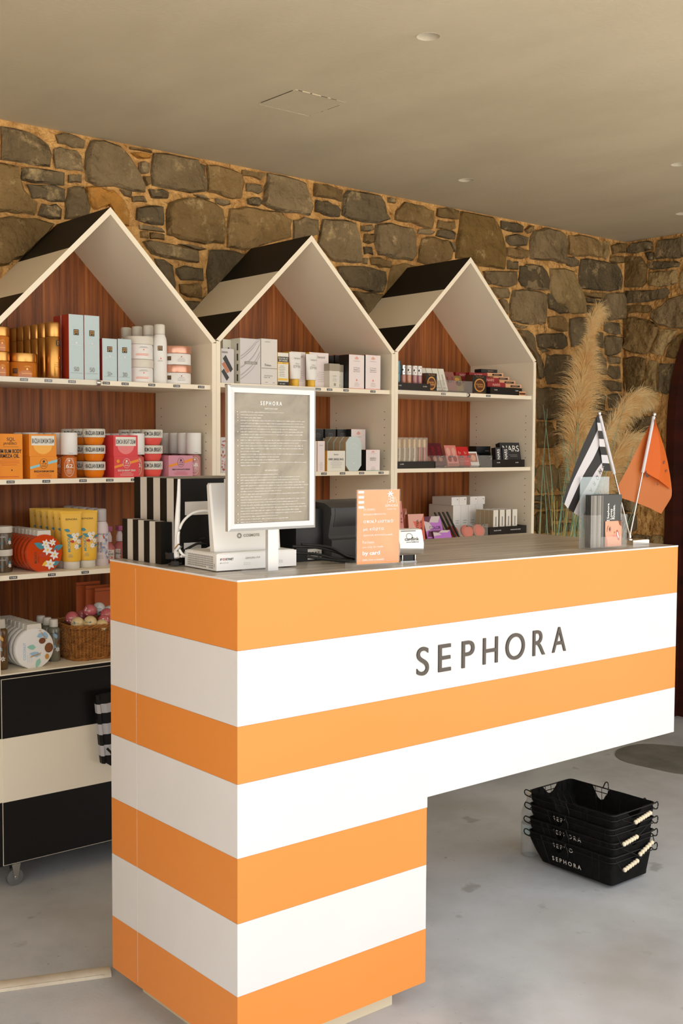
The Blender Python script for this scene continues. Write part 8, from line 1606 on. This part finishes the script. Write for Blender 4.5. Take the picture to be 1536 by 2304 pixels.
# twin table flags
B0 = (1.515, .10, T(1.51))
t = thing('flag_stand', 'chrome rectangular foot with two crossing poles holding the small flags', 'flag stand', B0)
b = MB(); b.box(-.035, .045, -.022, .022, 0, .0125, 'chrome'); b.box(-.033, .043, -.020, .020, .0125, .0135, 'chrome'); b.build('foot', t)
b = MB(); b.lathe([(.009, .0135), (.009, .017), (.005, .020), (.005, .028)], 'chrome', 16, -.022, 0); b.build('socket', t, 50)
A = Vector((-.022, 0, .024)); E1 = Vector(FLG['p1'])-Vector(B0); E2 = Vector(FLG['p2'])-Vector(B0)
for E_, kn in ((E1, .52), (E2, .52)):
    b = MB(); b.tube([A, E_], .0024, 'chrome', 10); b.build('pole', t, 50)
    m_ = A.lerp(E_, kn); b = MB(); b.tube([m_, E_+(A-E_)*.02], .0048, 'flagw', 10); b.build('sleeve', t, 50)
    b = MB(); b.lathe([(.0048, 0), (.006, .003), (.0055, .007), (.002, .010)], 'chrome', 12, E_.x, E_.y); b.xf(lambda X, Y, Z_: (X, Y, Z_+E_.z-.004)); b.build('finial', t, 60)
def sheet(curves, ks, dy, thick=.0006, ncol=10):
    """cloth between successive curves; curves are lists of world points; ks colour between neighbours"""
    b = MB(); n = len(curves[0])
    for j in range(len(curves)-1):
        a, c = curves[j], curves[j+1]; m_ = 3; rows_ = [[Vector(p).lerp(Vector(q), s_/m_) for p, q in zip(a, c)] for s_ in range(m_+1)]
        vs = [tuple(p) for r_ in rows_ for p in r_]
        b.add(vs, [[s_*n+i, s_*n+i+1, (s_+1)*n+i+1, (s_+1)*n+i] for s_ in range(m_) for i in range(n-1)], ks[j])
    return b
t = thing('striped_flag', 'small black and white striped table flag with mirrored letters', 'flag', (0, 0, 0)); t.location = Vector(FLG['p1'])
off = Vector(FLG['p1'])
cv = [[tuple(Vector(p)-off) for p in bez(c)] for c in FLG['striped']]
b = sheet(cv, ['flagb', 'flagw', 'flagb', 'flagw'], 0); b.build('cloth', t, 60, fix=False)
hc = [[tuple(Vector(p)-off) for p in c] for c in FLG['hem']]
b = MB()
for j in range(7):
    a0, a1, c1, c0 = hc[j][0], hc[j+1][0], hc[j+1][1], hc[j][1]; b.add([a0, a1, c1, c0], [(0, 1, 2, 3)], 'flagb' if j % 2 == 0 else 'flagw')
b.build('hem', t, fix=False)
b = MB(); c3, c4 = cv[3], cv[4]
for i, ch in enumerate('PHORA'):
    # the word shows through mirrored, running down the last white band
    f0 = .04+.115*i; k_ = f0*12; i0 = int(k_); u = k_-i0
    p = Vector(c3[i0]).lerp(Vector(c3[i0+1]), u); q = Vector(c4[i0]).lerp(Vector(c4[i0+1]), u); d_ = (Vector(c3[i0+1])-Vector(c3[i0])).normalized(); mid = p.lerp(q, .5); a_ = (p-q).normalized(); a_ = (a_-d_*a_.dot(d_)).normalized()
    vs, fs, a = text2d(ch, .01); H_ = .0135
    b.add([tuple(mid+d_*(vx-.5)*H_*.85+a_*(vy-.5)*H_*-1+Vector((0, -.0022, 0))) for vx, vy in vs], fs, 'ink')
b.build('flag_lettering', t, fix=False)
t = thing('orange_flag', 'small orange table flag folded over, with black letters', 'flag', (0, 0, 0)); t.location = Vector(FLG['p2']); off = Vector(FLG['p2'])
cv = [[tuple(Vector(p)-off) for p in bez(c)] for c in FLG['o_back']]
sheet(cv, ['flago_shade']*(len(cv)-1), 0).build('cloth', t, 60, fix=False)  # back lobe: its shade is put into a darker orange
cv = [[tuple(Vector(p)-off) for p in bez(c)] for c in FLG['o_front']]
sheet(cv, ['flago']*(len(cv)-1), 0).build('folded_cloth', t, 60, fix=False)
b = MB()
for ch, p, H_, rot in FLG['o_txt']:
    vs, fs, a = text2d(ch, .01); c_, s_ = math.cos(rot), math.sin(rot); pp = Vector(p)-off
    b.add([(pp.x+((vx-.5)*.75*c_-(vy-.5)*s_)*H_, pp.y, pp.z+((vx-.5)*.75*s_+(vy-.5)*c_)*H_) for vx, vy in vs], fs, 'ink')
b.build('flag_lettering', t, fix=False)

# ================================================================== BASKETS ON THE FLOOR
def hexr(w, d, ch, cx, cy): return None
BX0, BX1, BY0, BY1 = 1.515, 1.735, .158, .50
def basket(i, lb):
    z0 = .012+.0445*i; h = .098; t = thing('shopping_basket', lb, 'basket', ((BX0+BX1)/2, (BY0+BY1)/2, z0), math.radians([0, 1.2, -1, .6][i]), 'stacked black shopping baskets')
    W_, L_ = (BX1-BX0)/2, (BY1-BY0)/2
    def ring(s): # s 0 bottom .. 1 rim : chamfered far end, near-vertical front
        a = .86+.14*s; return [(-W_*a, -L_*(.93+.07*s)), (W_*a, -L_*(.93+.07*s)), (W_*a, L_*(.74+.26*min(1, s*1.6))), (-W_*a, L_*(.74+.26*min(1, s*1.6)))]
    def rounded(P, r=.018, n=4):
        o = []
        for k_ in range(4):
            p = Vector(P[k_]); a = (Vector(P[k_-1])-p).normalized()*r; c = (Vector(P[(k_+1) % 4])-p).normalized()*r
            for q in range(n+1): u = q/n; o.append(tuple((p+a)*(1-u)**2+p*2*u*(1-u)+(p+c)*u*u))
        return o
    lv = [0, .12, .35, .7, 1]; R_ = [rounded(ring(s)) for s in lv]; n = len(R_[0])
    # fabric lining with dips where the wire shows
    def rimz(x, y):
        z = h
        if abs(x) > W_*.9:
            for y0 in (.042,):
                d_ = abs(y-y0)/.034; z -= .045*max(0, 1-d_*d_)
        if abs(y) > L_*.92: z -= .030*max(0, 1-(x/.040)**2)
        return z
    rr_ = random.Random(i+5); vs = []
    # densify
    def dens(P, m=4):
        o = []
        for k_ in range(len(P)):
            a, c = P[k_], P[(k_+1) % len(P)]; mm = max(1, int(math.hypot(a[0]-c[0], a[1]-c[1])/.012))
            for q in range(mm): o.append((a[0]+(c[0]-a[0])*q/mm, a[1]+(c[1]-a[1])*q/mm))
        return o
    base = dens(R_[-1]); n = len(base)
    for s in lv:
        for (x, y) in base:
            Q = ring(s); sx = Q[1][0]/W_; ymn, ymx = Q[0][1], Q[2][1]
            xx = x*sx; yy = ymn+(y+L_)/(2*L_)*(ymx-ymn); zt = rimz(x, y); zz = zt*s
            wob = .0022*math.sin(x*70+y*55+i)*(s > 0)
            vs.append((xx*(1+wob*4), yy*(1+wob*3), zz))
    fs = [[j*n+q, j*n+(q+1) % n, (j+1)*n+(q+1) % n, (j+1)*n+q] for j in range(len(lv)-1) for q in range(n)]
    b = MB(); b.add(vs, fs+[list(range(n))[::-1]], 'fabric')
    inn = [(v[0]*.975, v[1]*.985, v[2]+(.002 if v[2] < .01 else -.0003)) for v in vs]
    b.add(inn, [f[::-1] for f in fs]+[list(range(n))], 'fabric')
    b.add([vs[(len(lv)-1)*n+q] for q in range(n)]+[inn[(len(lv)-1)*n+q] for q in range(n)], [[q, (q+1) % n, n+(q+1) % n, n+q] for q in range(n)], 'fabric'); b.build('fabric_liner', t, 60, fix=False)
    # wire frame
    b = MB(); P = [(x*1.015, y*1.012, h-.003) for x, y in rounded([(-W_, -L_), (W_, -L_), (W_, L_), (-W_, L_)])]
    b.tube(P, .0022, 'wire', 6, True); b.tube([(x, y, h-.02) for x, y, z in P], .0016, 'wire', 6, True); b.build('rim_wire', t, 60)
    b = MB()
    for q in range(12):
        y = -L_*.85+L_*1.7*q/11
        for sx in (-1, 1): b.tube([(sx*W_*.853, y*.85-.01, .004), (sx*W_*.988, y, h-.003)], .0011, 'wire', 5)
    for q in range(7):
        x = -W_*.8+W_*1.6*q/6; b.tube([(x*.86, L_*.72, .004), (x, L_*.965, .06), (x, L_*.98, h-.003)], .0012, 'wire', 5)
    tag(b.build('side_wire', t), kind='stuff')
    b = MB()
    for (sx, sy, dx, dy) in ((-1, 1, -.001, .020), (1, -1, .016, -.0), (1, -.72, .018, 0)):
        X, Y = sx*W_*1.0, sy*L_*1.0
        if dy: b.tube(bez([(X+.004, Y-.002, h-.004), (X+.003, Y+dy*.7, h-.002), (X+.002, Y+dy, h-.010), (X+.004, Y+dy*.8, h-.020), (X+.006, Y-.004, h-.024)], 20), .0020, 'wire', 6)
        else: b.tube(bez([(X-.002, Y, h-.004), (X+dx*.7, Y, h-.002), (X+dx, Y, h-.012), (X+dx*.7, Y, h-.024), (X-.004, Y, h-.022)], 20), .0020, 'wire', 6)
    b.tube(bez([(W_*.98, L_*.2, h-.004), (W_*1.02, L_*.16, h+.016), (W_*1.02, L_*.10, h+.018), (W_*.98, L_*.06, h-.004)], 20), .0020, 'wire', 6)
    b.tube(bez([(-W_*.98, L_*.02, h-.05), (-W_*1.03, L_*.0, h-.03), (-W_*1.02, L_*.08, h-.006)], 20), .0020, 'wire', 6)
    b.build('handle_loop', t, 60)
    # bead handle on the short front face
    q = [(-.052, -.005, .0, .062), (-.082, -.030, .004, .058), (-.02, -.045, .012, .066), (-.082, -.040, .002, .058)][3-i] if 0 else None
    bx, bz, tz_, ln = [(-.060, .052, .017, 6), (.015, .040, .028, 6), (-.062, .046, .012, 6), (-.010, .060, .016, 7)][i]
    yb = -L_*1.0-.012; pts = [Vector((bx+.0125*k_, yb-.0*(k_), bz+tz_*k_/ln*1.0)) for k_ in range(ln)]
    b = MB(); b.tube([(-W_*.85, -L_*1.0, h-.012), (bx-.012, yb, bz-.002)]+[tuple(p) for p in pts]+[(pts[-1].x+.012, yb, pts[-1].z+.004), (W_*.88, -L_*1.0, h-.012)], .0014, 'wire', 6); hd = b.build('handle_wire', t, 60)
    for p in pts:
        b = MB(); b.lathe([(.0012, -.0062), (.0055, -.0048), (.0078, 0), (.0055, .0048), (.0012, .0062)], 'bead', 12, 0, 0, 'x'); b.xf(lambda X, Y, Z_: (X+p.x, Y+p.y, Z_+p.z)); b.build('bead', hd, 60)
    # lettering on the long face
    b = MB(); f0 = lambda Y, Z_: (-W_*(.86+.14*Z_/h)*1.012-.0055, Y, Z_)
    vs, fs_, a = text2d('S E P H O R A', .012); LW, LH = .118, .0145
    b.add([f0(.070-.0+(-vx)*LW, .022+vy*LH) for vx, vy in vs], fs_, 'offw')
    b.build('lettering', t, fix=False)
    return t
for i, lb in enumerate(('bottom black fabric-lined wire basket of the stack, with full white lettering', 'second black wire basket from the bottom of the stack', 'third black wire basket from the bottom of the stack', 'topmost black wire basket, open, with dipped fabric edges')): basket(i, lb)
t = thing('water_bottle', 'clear plastic water bottle standing behind the basket stack', 'bottle', (1.572, .541, 0))
b = MB(); b.lathe([(.026, 0), (.030, .004), (.030, .05), (.028, .055), (.030, .06), (.030, .10), (.028, .105), (.030, .11), (.030, .15), (.022, .175), (.013, .19), (.013, .20)], 'pet', 22); b.build('bottle', t, 60)
b = MB(); b.lathe([(.014, .198), (.0145, .2), (.0145, .212), (.013, .214)], 'offw', 16); b.build('cap', t, 50)
b = MB(); b.lathe([(.0303, .078), (.0303, .11)], 'lblue', 22); prints(b, [('C', 0, .096, .005, .005, 'red')], cyl(.0305, -.6)); b.build('label', t)

# ================================================================== PAMPAS GRASS
t = thing('pampas_grass', 'dry pampas grass with fluffy beige plumes in the corner by the stone wall', 'plant', (2.98, 1.50, 0)); off = Vector((2.98, 1.50, 0)); rp = random.Random(8)
def plume(path, rad, n, ln, seed, lean):
    r = random.Random(seed); b = MB(); P = [Vector(p)-off for p in path]; m = len(P)-1
    for i in range(n):
        f = r.random()**.9*m; k_ = min(int(f), m-1); u = f-k_; p = P[k_].lerp(P[k_+1], u); tg = (P[k_+1]-P[k_]).normalized()
        R_ = rad[k_]*(1-u)+rad[k_+1]*u; a = r.uniform(0, 2*PI); e1 = tg.cross(Vector((0, 1, .1))).normalized(); e2 = tg.cross(e1)
        out = (e1*math.cos(a)+e2*math.sin(a)); L_ = R_*r.uniform(.45, 1.15); w = r.uniform(.0007, .0016)
        dr = (tg*r.uniform(.4, 1.1)+out*r.uniform(.5, 1)+Vector(lean)*r.uniform(.2, .9)).normalized(); q = p+out*R_*.12; prev = None; sd = Vector((1, -.6, 0)).normalized().cross(dr).normalized()*w; sd2 = dr.cross(sd).normalized()*w
        pts = []
        d_ = dr.copy()
        for s_ in range(5):
            pts.append(q.copy()); q = q+d_*L_/4; d_ = (d_+Vector((0, 0, -.16-.22*s_))*r.uniform(.6, 1.3)+Vector((r.uniform(-.1, .1), 0, 0))).normalized()
        vs = []
        for s_, pt in enumerate(pts):
            k2 = 1-s_/5; vs += [tuple(pt-sd2*k2), tuple(pt+sd2*k2)]
        b.add(vs, [(2*s_, 2*s_+1, 2*s_+3, 2*s_+2) for s_ in range(4)], 'plume')
    o = b.build('plume', t, fix=False); tag(o, kind='stuff')
    b = MB(); b.tube([(P[0].x*.6, P[0].y*.5, .02), (P[0].x*.8, P[0].y*.8, P[0].z*.5), tuple(P[0])]+[tuple(p) for p in P[1:]], .0035, 'leafy', 6); b.build('plume_stem', t, 60)
plume([(2.975, 1.5, 1.15), (2.97, 1.5, 1.3), (2.972, 1.5, 1.42), (2.985, 1.5, 1.56), (3.01, 1.5, 1.70), (3.04, 1.5, 1.82), (3.058, 1.5, 1.90), (3.082, 1.5, 1.99), (3.12, 1.5, 2.03)], [.06, .10, .13, .135, .12, .07, .035, .055, .06], 8500, .1, 1, (.35, 0, -.25))
plume([(3.06, 1.46, 1.36), (3.14, 1.45, 1.44), (3.22, 1.45, 1.52), (3.31, 1.45, 1.60), (3.40, 1.45, 1.64), (3.47, 1.45, 1.63)], [.05, .08, .09, .10, .09, .06], 4200, .1, 2, (.5, 0, -.5))
plume([(3.10, 1.44, 1.12), (3.14, 1.44, 1.22), (3.19, 1.44, 1.32), (3.27, 1.44, 1.40), (3.37, 1.44, 1.42), (3.44, 1.44, 1.39)], [.05, .08, .10, .11, .10, .07], 4600, .1, 3, (.45, 0, -.6))
def blade(i, k, x, y, ztop, bend, w):
    r = rp; b = MB(); n = 9; bx, by = x, y; dx, dy = bend; vs = []
    for s_ in range(n+1):
        u = s_/n; X = bx+dx*u**2.2; Y = by+dy*u**2; Z_ = ztop*(u-.22*abs(dx)*4*u**3*.5) if 1 else 0
        ww = w*(1-u)**.6*.5+.0004; vs += [(X-ww-off.x, Y-off.y, Z_), (X+ww*.0-off.x, Y-.002-off.y, Z_), (X+ww-off.x, Y-off.y, Z_)]
    b.add(vs, [(3*s_+c, 3*s_+c+1, 3*s_+c+4, 3*s_+c+3) for s_ in range(n) for c in (0, 1)], k); b.build('leaf_blade', t, 60, fix=False)
for i in range(110):
    lo = i < 66
    zt = rp.uniform(.95, 1.22) if lo else rp.uniform(1.25, 1.72)
    blade(i, 'leafy' if (rp.random() < (.55 if lo else .15)) else 'leafg', 2.98+rp.uniform(-.24, .14), 1.50+rp.uniform(-.1, .09), zt, (rp.uniform(-.22, .24) if lo else rp.uniform(-.26, .42), rp.uniform(-.12, .08)), rp.uniform(.006, .013))
